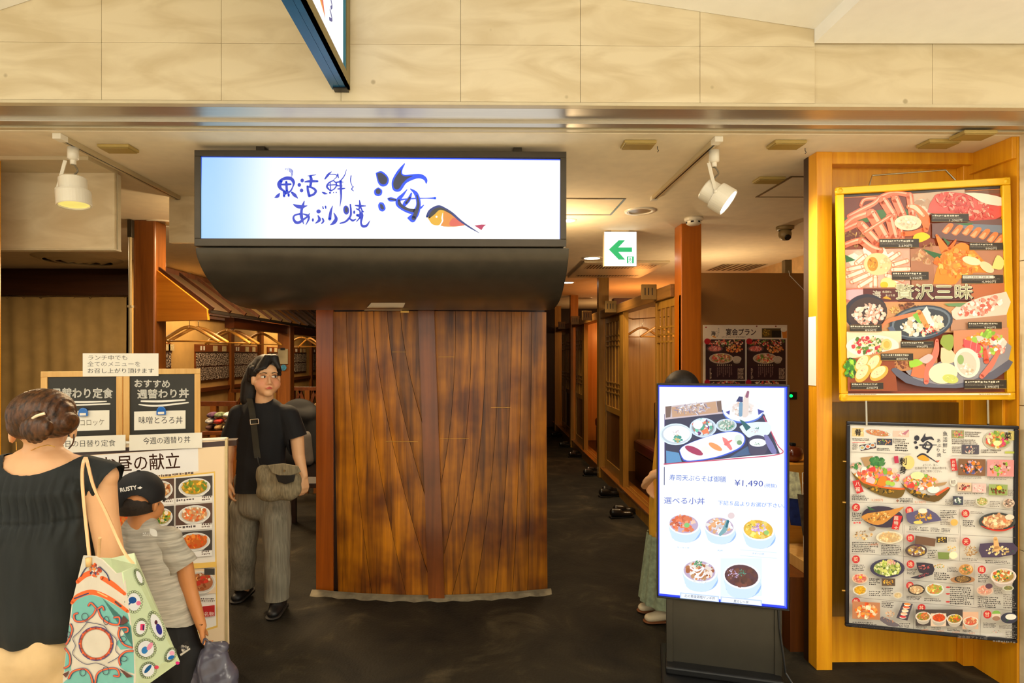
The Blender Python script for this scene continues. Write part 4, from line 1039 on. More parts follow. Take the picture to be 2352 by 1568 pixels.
# ------------------------------------------------------------------ exit sign
q0 = P(1388, 611, 4.69); q1 = P(1463, 531, 4.69)
es = thing('exit_sign', 'white lit exit sign with a green arrow hanging over the corridor', 'exit sign', ((q0.x+q1.x)/2, 4.69, q0.z))
bx((q0.x, 4.70, q0.z), (q1.x, 4.75, q1.z)).build('case', plain('exit_case', (200, 186, 150), 0.4), es, bevel=0.004)
bx((q0.x+0.06, 4.71, q1.z), (q1.x-0.06, 4.74, ZC)).build('ceiling_bracket', M_ALU, es)
pe = Paint(homog([(1388, 531), (1463, 531), (1463, 611), (1388, 611)], q1.x-q0.x, q1.z-q0.z), 0.008)
pe.rect(1388.5, 532, 1462.5, 610.5, (250, 254, 255))
pe.crop(1240, 280, 3.675)
G = (10, 170, 96)
pe.poly([(585, 1075), (668, 996), (722, 996), (664, 1057), (780, 1057), (780, 1095), (664, 1095), (722, 1160), (668, 1160)], G)
pe.rect(737, 1133, 795, 1190, G); pe.rect(749, 1137, 781, 1187, (250, 254, 255))
pe.ell(763, 1144, 4, 4, G); pe.stroke([(765, 1150), (763, 1163)], 7, G); pe.stroke([(763, 1163), (773, 1172), (769, 1185)], 4, G); pe.stroke([(763, 1163), (758, 1174), (751, 1178)], 4, G); pe.stroke([(765, 1152), (775, 1158), (779, 1153)], 3, G); pe.stroke([(764, 1152), (755, 1157), (754, 1164)], 3, G)
pe.build('lit_face', print_mat('exit_print', 0.7), es)
# ------------------------------------------------------------------ corridor with sliding lattice doors on the right
XD = 1.5
def YD(px): return YX(px, XD)
zs, zh0, zh1 = 0.134, 2.01, 2.11
cor = sroot('trim_corridor', (XD, 8, 0))
Yend = 12.6
bx((XD-0.02, 4.62, 0), (XD+0.12, Yend, zs-0.02)).build('sill_riser', M_DOORW, cor)
bx((XD-0.035, 4.62, zs-0.02), (XD+0.14, Yend, zs)).build('sill_board', wood('sill_wood', (128, 74, 20), (160, 98, 34), 0.28, 'Y', 1, coat=0.3, rnd=0), cor, bevel=0.003)
for k in (0.02, 0.06): bx((XD+k, 4.62, zs), (XD+k+0.012, Yend, zs+0.006)).build('sill_track', M_DOORW, cor)
bx((XD-0.03, 4.62, zh0), (XD+0.10, Yend, zh1)).build('header', wood('header_wood', (116, 78, 30), (150, 104, 46), 0.35, 'Y', 1, rnd=0), cor, bevel=0.003)
bx((1.5, 4.45, 0), (1.655, 4.61, ZC)).build('post', wood('corridor_post_wood', (166, 88, 12), (194, 108, 20), 0.3, 'Z', 0.8, coat=0.3, rnd=0), cor, bevel=0.006)
for px in (1382, 1316, 1279):
    y = YD(px); bx((XD-0.05, y-0.06, 0), (XD+0.08, y+0.06, ZC)).build('post', M_DOORW, cor, bevel=0.004)
M_GLASS = plain('dim_paper_pane', (150, 104, 52), 0.5, var=0.05)
dn = [0]
def door(ya, yb, off, tint=None):
    """sliding lattice door in the plane x = XD+off, from depth ya to yb"""
    dn[0] += 1
    t = sroot('door_%d' % dn[0], (XD+off, (ya+yb)/2, zs))
    x0_, x1_ = XD+off, XD+off+0.03; sw = 0.045
    bx((x0_, ya, zs+0.006), (x1_, ya+sw, zh0)).build('stile', M_DOORW, t, bevel=0.002)
    bx((x0_, yb-sw, zs+0.006), (x1_, yb, zh0)).build('stile', M_DOORW, t, bevel=0.002)
    for za, zb_ in ((zs+0.006, zs+0.12), (0.86, 0.93), (zh0-0.07, zh0)): bx((x0_+0.002, ya+sw, za), (x1_-0.002, yb-sw, zb_)).build('rail', M_DOORW, t, bevel=0.002)
    bx((x0_+0.012, ya+sw, zs+0.12), (x1_-0.01, yb-sw, 0.86)).build('lower_panel', wood('door_panel_wood', (84, 46, 14), (112, 66, 22), 0.32, 'Z', 1, coat=0.2, rnd=0.08), t)
    if tint: bx((x0_+0.020, ya+sw, 0.93), (x1_-0.006, yb-sw, zh0-0.07)).build('pane', tint, t)
    nv = 4
    for i in range(nv):
        y = ya+sw+(yb-ya-2*sw)*(i+1)/(nv+1); bx((x0_+0.004, y-0.012, 0.93), (x0_+0.018, y+0.012, zh0-0.07)).build('lattice_bar', M_DOORW, t)
    for z in (1.10, 1.16, 1.22, 1.66, 1.72, 1.78): bx((x0_+0.002, ya+sw, z-0.007), (x0_+0.02, yb-sw, z+0.007)).build('lattice_bar', M_DOORW, t)
    bx((x0_-0.004, yb-0.040, 0.84), (x0_+0.001, yb-0.012, 1.0)).build('handle', plain('pull_metal', (150, 130, 90), 0.3, 0.6), t)
door(YD(1566)+0.02, YD(1505), 0.0)
door(YD(1424), YD(1386), 0.02, M_GLASS)
door(YD(1377), YD(1364), 0.05, M_GLASS)
door(YD(1338), YD(1319), 0.02, M_GLASS)
door(YD(1312), YD(1296), 0.02, M_GLASS); door(YD(1297), YD(1284), 0.05, M_GLASS)
bx((XD-0.01, YD(1433), zs), (XD+0.05, YD(1425), zh0)).build('jamb', M_DOORW, cor); bx((XD-0.01, YD(1343), zs), (XD+0.05, YD(1339), zh0)).build('jamb', M_DOORW, cor)
# room partitions, floors and furniture
M_ROOMW = wood('room_panel_wood', (190, 138, 64), (214, 162, 84), 0.3, 'Z', 0.7, coat=0.25, rnd=0.05)
for y0_, nm in ((7.32, '1'), (9.98, '2'), (Yend, '3')):
    rp = sroot('wall_room_'+nm)
    for k in range(5):
        xa = XD+0.13+k*0.314; bx((xa+0.001, y0_, 0.0), (xa+0.313, y0_+0.03, 2.15)).build('wall_board', M_ROOMW, rp)
struct('floor_rooms', bx((XD+0.13, 4.84, 0), (3.2, Yend, 0.10)), M_DARKW)
struct('trim_room_rail', bx((XD+0.10, 7.2, 2.15), (3.2, 7.34, 2.25)), M_REDX)
struct('wall_corridor_end', bx((-0.2, 12.7, 0), (3.2, 12.8, ZC)), M_DARKWALL)
# middle of the restaurant between the aisles: partition wall behind the column
struct('wall_middle', bx((0.32, 4.9, 0), (0.42, 12.7, ZC)), M_DARKW)
struct('wall_middle_left', bx((-1.08, 4.9, 0), (-0.98, 12.7, ZC)), M_DARKW)
M_MAR = plain('maroon_leather', (74, 26, 30), 0.35, var=0.06, coat=0.2)
for yy, lb_ in ((6.0, 'maroon padded bench seat inside the nearest open booth room'), (8.4, 'maroon padded bench seat inside the far orange-lit booth room')):
    b_ = thing('bench_seat', lb_, 'bench', (2.4, yy, 0.1))
    bx((1.78, yy, 0.1), (3.1, yy+0.9, 0.42)).build('base', M_DARKW, b_)
    bx((1.76, yy-0.02, 0.42), (3.1, yy+0.92, 0.56)).build('cushion', M_MAR, b_, bevel=0.04, segs=3)
    bx((2.0, yy+0.78, 0.56), (3.1, yy+0.92, 1.0)).build('backrest', M_MAR, b_, bevel=0.03, segs=3)
hp1 = P(1475, 752, 6.75); hp2 = P(1512, 752, 6.55); hp2.z = hp1.z; hd_ = (hp2-hp1)
hanger('coat_hanger', 'wooden coat hanger inside the nearest open booth room', hp1, 0.1, 'coat hangers in the booth room')
hanger('coat_hanger', 'wooden coat hanger beside the lattice door inside the booth room', hp2, 0.25, 'coat hangers in the booth room')
rr_ = thing('hanger_rail', 'thin metal rail inside the booth room carrying hangers', 'rail', (2.0, 6.6, 1.95))
up_ = Vector((0, 0, 0.104)); ra_ = hp1-hd_*0.6+up_; rb2 = hp2+hd_*0.8+up_
MB().cyl(ra_, rb2, 0.006, n=8).build('rod', M_CHROME, rr_)
MB().bar(ra_, (ra_.x, 7.319, ra_.z+0.06), 0.012, 0.012).build('bracket', M_CHROME, rr_)
# number plates on the header
for px, lb_ in ((1516, 'small square number plate on the corridor header above the lattice door'), (1422, 'small square number plate on the corridor header, second from the front'), (1364, 'small square number plate on the corridor header, third from the front'), (1335, 'small square number plate on the corridor header, farthest but one'), (1302, 'small square number plate on the corridor header, farthest')):
    y = YD(px); t = thing('number_plate', lb_, 'number plate', (XD-0.05, y, 2.0), group='room number plates on the header')
    bx((XD-0.16, y-0.012, 2.02), (XD-0.031, y+0.012, 2.15)).build('plate', plain('plate_wood', (128, 98, 46), 0.4), t, bevel=0.003)
    for k in range(3): bx((XD-0.135+k*0.03, y-0.0135, 2.06), (XD-0.127+k*0.03, y-0.0121, 2.12)).build('mark', M_BLACK, t)
# shoes left in front of the doors
M_SHOE = plain('black_shoe_leather', (26, 22, 18), 0.3, var=0.1, coat=0.3)
def shoe(label, x, y, rz, group, mat=None, cat='shoe', L_=0.25):
    t = thing('shoe', label, cat, (x, y, 0.001), (0, 0, rz), group)
    k = L_/0.25
    m = MB(); m.rcone((0, -0.08*k, 0.03), 0.036*k, (0, 0.02*k, 0.036), 0.036*k, k=(1, 1, 0.75)); m.rcone((0, 0.02*k, 0.045), 0.036*k, (0, 0.085*k, 0.052), 0.034*k, k=(0.95, 1, 1.15))
    me = remesh(m, 'upper', 0.008, 3); finish('upper', me, mat or M_SHOE, t, smooth=True)
    bx((-0.036*k, -0.118*k, 0), (0.036*k, 0.118*k, 0.014)).build('sole', M_BLACK, t, bevel=0.006, world=False)
    return t
s0 = None
for i, (px, py, nm) in enumerate(((1432, 1188, 'nearest pair'), (1403, 1140, 'second pair'), (1363, 1092, 'third pair'), (1326, 1050, 'fourth pair'), (1302, 1027, 'fifth pair'), (1281, 1003, 'farthest pair'))):
    Y = YF(py, px); x = XP(px, Y)
    for k, sd_ in enumerate(('left', 'right')):
        lb_ = f'black shoe on the corridor floor, {sd_} shoe of the {nm} from the front'
        if s0 is None: s0 = shoe(lb_, x-0.02, Y, 1.75, 'shoes along the corridor doors')
        else:
            c = dup(s0); c.location = (x+0.06*k-0.02, Y+0.13*k, 0.001); c.rotation_euler = (0, 0, 1.75); c['label'] = lb_
# ------------------------------------------------------------------ brown wall with banquet poster
YW = 4.75
def weave(name, c0, c1):
    m, nt, b = nmat(name)
    co = _coords(nt, (60, 60, 60)); wv = nt.nodes.new('ShaderNodeTexWave'); wv.bands_direction = 'DIAGONAL'; wv.inputs['Scale'].default_value = 1.4; wv.inputs['Distortion'].default_value = 2.5
    nt.links.new(co, wv.inputs['Vector']); r = nt.nodes.new('ShaderNodeValToRGB'); r.color_ramp.elements[0].color = lin(c0); r.color_ramp.elements[1].color = lin(c1)
    nt.links.new(wv.outputs['Fac'], r.inputs[0]); nt.links.new(r.outputs[0], b.inputs['Base Color']); b.inputs['Roughness'].default_value = 0.7
    return m
struct('wall_partition', bx((1.6, YW, 0), (3.2, YW+0.08, ZP(627, YW, 1730))), weave('brown_weave_wallpaper', (140, 96, 42), (172, 122, 60)))
q = P(1812, 627, YW); bk = thing('wall_bracket', 'small grey bracket with a thin cord on top of the brown wall', 'bracket', (q.x, YW+0.02, q.z))
bx((q.x-0.028, YW+0.005, q.z), (q.x+0.028, YW+0.06, q.z+0.11)).build('box', plain('grey_plastic', (150, 128, 84), 0.4), bk, bevel=0.003)
q2 = P(1860, 680, YW-0.05); MB().tube([(q.x, YW+0.004, q.z+0.02), (q.x+0.004, YW-0.006, q.z-0.02), (q2.x, q2.y, q2.z)], 0.003, 8).build('cord', M_WHITEP, bk)
q = P(1818, 909, YW-0.02); ld = thing('status_light', 'tiny green status light on the brown wall beside the display', 'indicator light', (q.x, YW-0.01, q.z))
bx((q.x-0.03, YW-0.012, q.z-0.03), (q.x+0.05, YW-0.0005, q.z+0.03)).build('box', M_BLACK, ld, bevel=0.002); MB().ell((q.x, YW-0.014, q.z), (0.012, 0.008, 0.012)).build('lamp', plain('green_led', (0, 220, 60), 0.3, emit=(0, 230, 60), estr=4), ld, smooth=True)
# counter with leaflet rack behind the pillar
ct = thing('low_counter', 'low dark counter with a pale wooden ledge behind the orange pillar', 'counter', (2.2, 3.3, 0))
bx((1.60, 3.05, 0), (3.1, 3.75, ZP(1290, 3.3))).build('body', wood('counter_wood', (96, 48, 12), (124, 66, 20), 0.4, 'Z', 1, rnd=0), ct)
zc_ = ZP(1290, 3.3); bx((1.70, 3.04, zc_), (3.1, 3.4, zc_+0.065)).build('ledge', M_PINE, ct, bevel=0.003)
bx((1.71, 3.42, zc_), (3.1, 3.75, zc_+0.52)).build('back_box', wood('counter_back', (196, 128, 36), (214, 146, 52), 0.4, 'X', 1, rnd=0), ct)
rk = thing('wire_leaflet_rack', 'slanted white wire rack of leaflets behind the orange pillar', 'rack', (1.8, 3.3, zc_+0.07))
wm = plain('white_wire', (210, 200, 180), 0.3, var=0)
zr_ = zc_+0.075
for i in range(6):
    x = 1.70+0.05*i
    MB().cyl((x, 3.10, zr_), (x+0.10, 3.30, zr_+0.42), 0.0025, n=6).build('upright_wire', wm, rk)
for j in range(9):
    f = j/8; MB().cyl((1.70+0.10*f, 3.10+0.20*f, zr_+0.42*f), (1.95+0.10*f, 3.10+0.20*f, zr_+0.42*f), 0.0025, n=6).build('cross_wire', wm, rk)
def leaflet(label, x, z, col, w_=0.10, h_=0.20, dy=0.0):
    m = MB(); m.box((-w_/2, -0.002, 0), (w_/2, 0.002, h_)); t = m.build('leaflet', plain('leaflet_'+label.split()[0], col, 0.4, var=0.25, scale=30), None, world=False)
    t.location = (x, 3.085+dy, z); t.rotation_euler = (-0.42, 0.14, 0.1); tag(t, label, 'leaflet', 'leaflets in the wire rack')
leaflet('white leaflet at the bottom of the wire rack', 1.80, zr_+0.005, (226, 214, 190), 0.08, 0.25)
leaflet('brown leaflet in the middle of the wire rack', 1.73, zr_+0.12, (92, 74, 54), 0.06, 0.22, 0.03)
leaflet('navy leaflet at the left of the wire rack', 1.68, zr_+0.17, (30, 40, 84), 0.07, 0.16, 0.05)
leaflet('blue leaflet at the upper right of the wire rack', 1.85, zr_+0.27, (60, 120, 190), 0.09, 0.16, 0.10)
leaflet('cream leaflet with yellow print at the top of the wire rack', 1.70, zr_+0.30, (222, 206, 160), 0.09, 0.15, 0.11)
rb = thing('wooden_bowl', 'small glossy red-brown bowl on top behind the leaflet rack', 'bowl', (1.83, 3.52, zc_+0.522))
MB().lathe([(0.03, 0), (0.055, 0.02), (0.06, 0.05), (0.05, 0.085), (0.0, 0.095)], (1.86, 3.52, zc_+0.522), n=24).build('body', plain('red_lacquer', (96, 40, 14), 0.12, coat=0.6), rb, smooth=True)
bx((1.845, 3.505, zc_+0.615), (1.875, 3.535, zc_+0.632)).build('knob', M_BLACK, rb, bevel=0.004)
# warm lamps inside the booth rooms
point('room_lamp', (2.3, 5.9, 1.9), 12, WARM)
point('room_lamp', (2.3, 8.6, 1.9), 14, (1.0, 0.36, 0.08))
point('room_lamp', (2.3, 11.2, 1.9), 6, WARMER)
# ------------------------------------------------------------------ framed posters on the right
def framed(name, label, quad, Yl, mat, fw, fd, ctop=None):
    """frame hung so that its right side stands nearer; returns root, width, height"""
    TL, TR, BR, BL = quad
    hpx_l = BL[1]-TL[1]; hpx_r = BR[1]-TR[1]
    Pl = P((TL[0]+BL[0])/2, (TL[1]+BL[1])/2, Yl); hgt = (P(BL[0], TL[1], Yl)-P(BL[0], BL[1], Yl)).z
    Yr = Yl*hpx_l/hpx_r; Pr = P((TR[0]+BR[0])/2, (TR[1]+BR[1])/2, Yr)
    d = Pr-Pl; wd = math.hypot(d.x, d.y); ang = math.atan2(d.y, d.x)
    roll = math.atan2(d.z, wd)
    c = (Pl+Pr)/2
    root = thing(name, label, 'poster', (c.x, c.y, c.z-hgt/2), (0, -roll, ang))
    return root, wd, hgt
def frame_parts(t, w, h, fw, fd, mat, rnd=0.0, corner=None):
    a = w/2
    bx((-a, -fd, 0), (a, 0, fw)).build('frame_rail', mat, t, bevel=0.004, world=False)
    bx((-a, -fd, h-fw), (a, 0, h)).build('frame_rail', mat, t, bevel=0.004, world=False)
    bx((-a, -fd, fw), (-a+fw, 0, h-fw)).build('frame_stile', mat, t, bevel=0.004, world=False)
    bx((a-fw, -fd, fw), (a, 0, h-fw)).build('frame_stile', mat, t, bevel=0.004, world=False)
    bx((-a+0.004, -0.004, 0.004), (a-0.004, 0.004, h-0.004)).build('back_board', M_BLACK, t, world=False)
    if corner:
        for sx in (-1, 1):
            for z in (0, h):
                m = MB(); m.ell((sx*(a-fw*0.5), -fd*0.5, z+(fw*0.5 if z == 0 else -fw*0.5)), (fw*0.62, fd*0.62, fw*0.62), n=14, m=8); m.build('corner_cap', corner, t, world=False, smooth=True)
q1 = [(1925, 432), (2322, 408), (2328, 918), (1929, 920)]
yp, w1, h1_ = framed('seafood_poster', 'yellow framed seafood poster with crab and sashimi pictures', q1, 2.80, None, 0, 0)
M_YEL = plain('yellow_anodised', (230, 176, 0), 0.3, 0.2, var=0.03)
frame_parts(yp, w1, h1_, 0.034, 0.022, M_YEL, corner=M_YEL)
MB().tube([(-0.22, -0.006, h1_), (-0.205, -0.004, h1_+0.05), (0.11, -0.004, h1_+0.055), (0.15, -0.006, h1_+0.005)], 0.004, 8).build('hanging_wire', M_CHROME, yp, world=False)
for x in (-0.25, 0.27): bx((x-0.004, 0.0, -0.12), (x+0.004, 0.004, 0.001)).build('hanging_strap', M_CHROME, yp, world=False)
p = Paint(homog(q1, w1, h1_), -0.006)
p.rect(1941, 434, 2312, 906, (150, 66, 34))
p.crop(1910, 400, 5.47)
# ---- upper half
p.poly([(170, 240), (2175, 130), (2175, 190), (170, 300)], (40, 22, 10)); p.poly([(170, 292), (2175, 178), (2175, 186), (170, 300)], (230, 130, 30))
p.poly([(180, 300), (1100, 250), (1100, 700), (180, 900)], (116, 44, 26)); p.blobs(420, 700, 260, 280, [(190, 140, 70), (160, 110, 50), (210, 170, 100)], 90, (0.05, 0.16), asp=(0.15, 0.3))
p.poly([(180, 560), (400, 480), (900, 430), (980, 520), (500, 600), (190, 620)], (50, 104, 44), sm=3)
p.poly([(1050, 250), (1700, 190), (1700, 260), (1300, 480), (1050, 600)], (206, 176, 150)); p.blobs(1180, 420, 120, 130, [(225, 205, 185), (200, 160, 130)], 20, (0.3, 0.6))
CR = [(246, 118, 80), (250, 140, 100), (238, 100, 62), (252, 160, 124)]
def leg(pts, w0, col=(246, 122, 86)):
    p.stroke(pts, [w0*1.08]*len(pts), (196, 70, 40)); p.stroke(pts, w0, col); p.stroke([(x+w0*0.12, y-w0*0.18) for x, y in pts], w0*0.3, (255, 186, 158))
leg([(400, 390), (450, 320), (640, 300), (780, 270)], 40); leg([(250, 530), (400, 450), (560, 370), (650, 290), (800, 235), (1000, 260)], 56)
leg([(680, 330), (800, 520)], 110); leg([(830, 310), (920, 520)], 100); leg([(1010, 270), (1040, 510)], 84)
leg([(180, 660), (300, 560), (500, 490)], 80); leg([(530, 500), (700, 800)], 130); leg([(180, 700), (360, 620)], 70); leg([(400, 640), (600, 860)], 110); leg([(760, 550), (820, 800)], 110); leg([(430, 740), (570, 650), (760, 530)], 44); leg([(890, 690), (910, 800)], 60)
p.stroke([(990, 410), (1100, 430), (1200, 560), (1210, 700)], [50, 90, 120, 60], (246, 120, 60)); p.stroke([(1000, 400), (1080, 420), (1180, 520)], [30, 50, 30], (250, 210, 180))
p.ell(985, 610, 170, 95, (240, 222, 190)); p.blobs(985, 610, 150, 80, [(250, 236, 210), (232, 205, 168), (244, 226, 190)], 50, (0.15, 0.35)); p.stroke([(920, 750), (1050, 740), (1180, 700)], 60, (250, 110, 40))
p.poly([(1040, 800), (1080, 750), (1180, 730), (1260, 790), (1110, 860)], (252, 208, 10), sm=3)
# beef
p.poly([(1230, 480), (1330, 260), (1650, 235), (2170, 400), (2170, 520), (1900, 620), (1700, 560)], (226, 84, 74), sm=2); p.blobs(1700, 400, 430, 150, [(232, 96, 84), (214, 60, 54), (246, 140, 120), (250, 170, 150), (200, 48, 44)], 170, (0.08, 0.3), rot=0.3, asp=(0.2, 0.5))
p.poly([(1680, 235), (1900, 240), (2170, 300), (2170, 395), (1950, 370), (1800, 290)], (240, 232, 214), sm=3); p.rect(1700, 190, 2170, 240, (120, 70, 40), z=2)
p.poly([(1280, 620), (2170, 560), (2170, 900), (1280, 800)], (118, 84, 84)); p.poly([(1600, 620), (2170, 640), (2170, 740), (1700, 700)], (120, 130, 150)); p.poly([(1560, 620), (1800, 610), (1760, 650)], (60, 120, 70))
for x, y in ((1470, 680), (1590, 700), (1720, 700), (1820, 730), (1930, 750), (2030, 790), (2120, 820)):
    p.poly([(x-70, y+40), (x+20, y-60), (x+80, y-40), (x-5, y+70)], (248, 130, 66), sm=3); p.poly([(x-60, y+44), (x+10, y-20), (x+30, y-10), (x-10, y+60)], (252, 176, 128))
# hairy crab and legs
p.poly([(180, 950), (1000, 930), (1000, 1420), (190, 1450)], (222, 170, 150)); p.blobs(560, 1180, 380, 260, [(240, 200, 180), (214, 150, 124), (246, 222, 206)], 60, (0.2, 0.4)); p.poly([(185, 1010), (320, 1080), (200, 1110)], (40, 110, 60))
leg([(170, 900), (300, 850), (400, 830)], 70); leg([(400, 840), (520, 930), (620, 960)], 90)
for a, b in (((330, 1120), (440, 1030)), ((220, 1200), (400, 1160)), ((210, 1290), (420, 1210)), ((270, 1350), (480, 1260)), ((360, 1410), (560, 1290)), ((740, 1080), (860, 1000)), ((790, 1140), (960, 1090)), ((780, 1200), (980, 1190)), ((700, 1270), (900, 1330)), ((560, 1290), (560, 1420))):
    p.stroke([a, b], 66, (236, 148, 110)); p.stroke([a, b], 40, (252, 226, 206))
p.ell(590, 1130, 170, 140, (244, 206, 150)); p.ell(530, 1130, 66, 90, (214, 140, 30)); p.blobs(530, 1130, 56, 80, [(226, 160, 40), (240, 186, 70), (190, 110, 20)], 30); p.blobs(690, 1150, 90, 110, [(250, 226, 180), (240, 190, 140)], 20)
p.poly([(620, 1400), (640, 1320), (740, 1300), (830, 1380), (820, 1420), (700, 1430)], (244, 222, 150), sm=3); p.ell(670, 1390, 50, 40, (246, 190, 20))
# wood board and king crab fry
p.poly([(1000, 940), (1350, 900), (1350, 1420), (1010, 1420)], (176, 116, 84)); p.blobs(1180, 1050, 160, 90, [(214, 170, 130), (190, 130, 90)], 20, (0.2, 0.5)); p.poly([(1280, 900), (2170, 950), (2170, 1400), (1300, 1420)], (190, 128, 96)); p.blobs(1260, 1000, 200, 160, [(200, 150, 80), (180, 130, 60)], 50, (0.04, 0.2), asp=(0.08, 0.2))
p.poly([(1150, 940), (1400, 1010), (1370, 1110)], (40, 100, 50)); p.poly([(1400, 790), (1500, 860), (1470, 900)], (50, 110, 60))
FR = [(250, 140, 20), (254, 170, 50), (244, 116, 10), (255, 196, 96), (248, 150, 60)]
p.stroke([(1330, 770), (1400, 900), (1450, 1000)], [30, 90, 110], (246, 130, 40)); p.stroke([(1570, 830), (1490, 950)], [20, 60], (244, 110, 20))
p.poly([(1280, 1380), (1330, 1180), (1440, 1020), (1580, 880), (1690, 870), (1800, 960), (1900, 1070), (2020, 1180), (2000, 1240), (1700, 1240), (1560, 1380), (1420, 1380)], (248, 140, 24), sm=2); p.blobs(1600, 1120, 320, 200, FR, 160, (0.08, 0.24)); p.ell(1760, 1090, 120, 50, (248, 226, 190), rot=0.25); p.ell(1950, 1170, 100, 55, (246, 216, 170), rot=0.6)
p.poly([(2010, 1180), (2080, 1020), (2165, 1090), (2130, 1200)], (244, 222, 130), sm=3)
def tagp(x0, y0, x1, y1, price, n=2):
    p.rect(x0, y0, x1, y1, (46, 34, 22)); p.rect(x0, y0, x1, y0+4, (150, 110, 40)); p.rect(x0, y1-4, x1, y1, (170, 130, 60))
    hh = y1-y0; p.lines(x0+12, y0+hh*0.10, x1-(x1-x0)*0.1, y0+hh*0.42, 1, (212, 206, 188)); p.lines(x0+14, y0+hh*0.42, x1-20, y0+hh*0.66, n, (130, 120, 104))
    p.text(price+'円', x1-(x1-x0)*0.52, y1-hh*0.08, hh*0.34, (226, 220, 206), w=(x1-x0)*0.34)
tagp(1265, 500, 1730, 605, '1,390'); tagp(612, 815, 1105, 925, '2,690'); tagp(1735, 862, 2150, 955, '990'); tagp(765, 1225, 1220, 1330, '3,990'); tagp(1635, 1265, 2150, 1375, '4,990'); p.rect(1645, 1275, 2030, 1310, (226, 224, 216)); p.lines(1655, 1278, 2010, 1308, 1, (150, 140, 130))
# ---- lower half
p.crop(1910, 650, 5.47)
p.poly([(190, 70), (830, 60), (830, 250), (190, 250)], (196, 110, 100)); p.ell(330, 150, 220, 70, (230, 170, 180)); p.poly([(400, 60), (1800, 40), (1790, 215), (400, 240)], (92, 34, 34)); p.poly([(1750, 20), (2170, 0), (2170, 240), (1750, 240)], (190, 106, 60))
p.rect(180, 62, 840, 68, (224, 140, 90)); p.rect(180, 236, 1780, 242, (224, 140, 90))
p.text('贅沢三昧', 818, 196, 205, (60, 30, 30), w=960, bold=0.03); p.text('贅沢三昧', 806, 186, 205, (244, 240, 206), w=960, bold=0.024)
p.text('海', 518, 190, 110, (244, 238, 220), bold=0.02); p.text('魚活鮮と', 640, 122, 30, (240, 230, 200)); p.text('あぶり焼', 680, 166, 30, (240, 230, 200)); p.poly([(640, 190), (690, 165), (750, 205), (690, 200)], (226, 160, 40), sm=3)
p.poly([(180, 245), (1480, 240), (2180, 230), (2180, 620), (180, 620)], (206, 150, 100)); p.ell(430, 370, 270, 230, (44, 40, 58), rot=-0.2); p.ell(450, 380, 250, 200, (70, 50, 50), rot=-0.2); p.blobs(470, 390, 230, 140, [(252, 226, 208), (246, 196, 176), (255, 240, 228), (236, 160, 140)], 150, (0.08, 0.24), rot=-0.1)
p.blobs(960, 290, 140, 50, [(120, 60, 30), (150, 84, 50), (96, 48, 24)], 40, (0.2, 0.5)); p.blobs(780, 340, 90, 60, [(222, 170, 90), (240, 196, 120)], 20)
p.poly([(1500, 400), (1560, 290), (2180, 110), (2180, 400), (1900, 470), (1560, 470)], (246, 216, 200), sm=2); p.blobs(1850, 300, 330, 110, [(252, 232, 222), (244, 150, 130), (250, 200, 186), (238, 110, 90), (255, 244, 236)], 150, (0.1, 0.3), rot=-0.3); p.poly([(1400, 260), (1680, 250), (1600, 300), (1450, 290)], (110, 150, 100)); p.poly([(1480, 470), (2180, 400), (2180, 600), (1480, 600)], (190, 140, 110))
p.ell(1110, 500, 400, 215, (56, 66, 84), rot=-0.15); p.ell(1110, 495, 370, 190, (110, 124, 140), rot=-0.15); p.ell(1110, 500, 345, 170, (60, 66, 76), rot=-0.15); p.blobs(1100, 520, 310, 150, [(250, 244, 230), (244, 226, 196), (255, 250, 240), (240, 214, 180)], 90, (0.12, 0.34), rot=-0.15)
p.stroke([(620, 560), (690, 480), (900, 420), (1100, 370)], [20, 46, 50, 40], (244, 130, 86)); p.stroke([(1080, 370), (1180, 540)], 70, (248, 156, 84)); p.poly([(1120, 360), (1180, 290), (1260, 500), (1200, 520)], (246, 240, 232)); p.poly([(1000, 400), (1060, 370), (1110, 510), (1060, 490)], (130, 190, 70)); p.blobs(1210, 600, 130, 60, [(240, 80, 70), (250, 140, 120), (226, 60, 50)], 26); p.poly([(690, 560), (740, 540), (870, 700), (770, 700)], (90, 100, 130))
p.poly([(180, 610), (860, 600), (860, 930), (180, 940)], (248, 222, 190)); p.ell(500, 790, 330, 140, (252, 240, 226)); p.blobs(450, 780, 240, 130, [(240, 226, 180), (140, 170, 60), (226, 70, 80), (250, 240, 210), (190, 40, 60), (220, 200, 120), (90, 130, 50)], 130, (0.08, 0.24)); p.ell(670, 770, 66, 70, (246, 206, 130)); p.ell(672, 772, 40, 46, (226, 180, 80))
p.poly([(860, 810), (1300, 790), (1300, 1100), (180, 1100), (180, 960)], (196, 134, 80)); p.blobs(850, 1010, 140, 60, [(120, 60, 30), (150, 84, 50)], 40, (0.1, 0.4)); p.poly([(180, 940), (760, 960), (800, 1350), (180, 1350)], (150, 70, 30)); p.rect(180, 1080, 2180, 1360, (120, 50, 22), z=2)
p.blobs(230, 1060, 90, 140, [(110, 180, 30), (60, 140, 30), (40, 90, 40), (160, 210, 60)], 60, (0.15, 0.45))
for x, y, a in ((370, 1010, 0.9), (510, 1010, 0.9), (370, 1130, 0.9), (570, 1130, 0.6)):
    p.ell(x, y, 130, 76, (244, 176, 70), rot=-a); p.ell(x-10, y-16, 105, 56, (252, 222, 176), rot=-a); p.blobs(x-10, y-16, 70, 36, [(250, 200, 160), (255, 236, 210), (240, 150, 110)], 12, rot=-a)
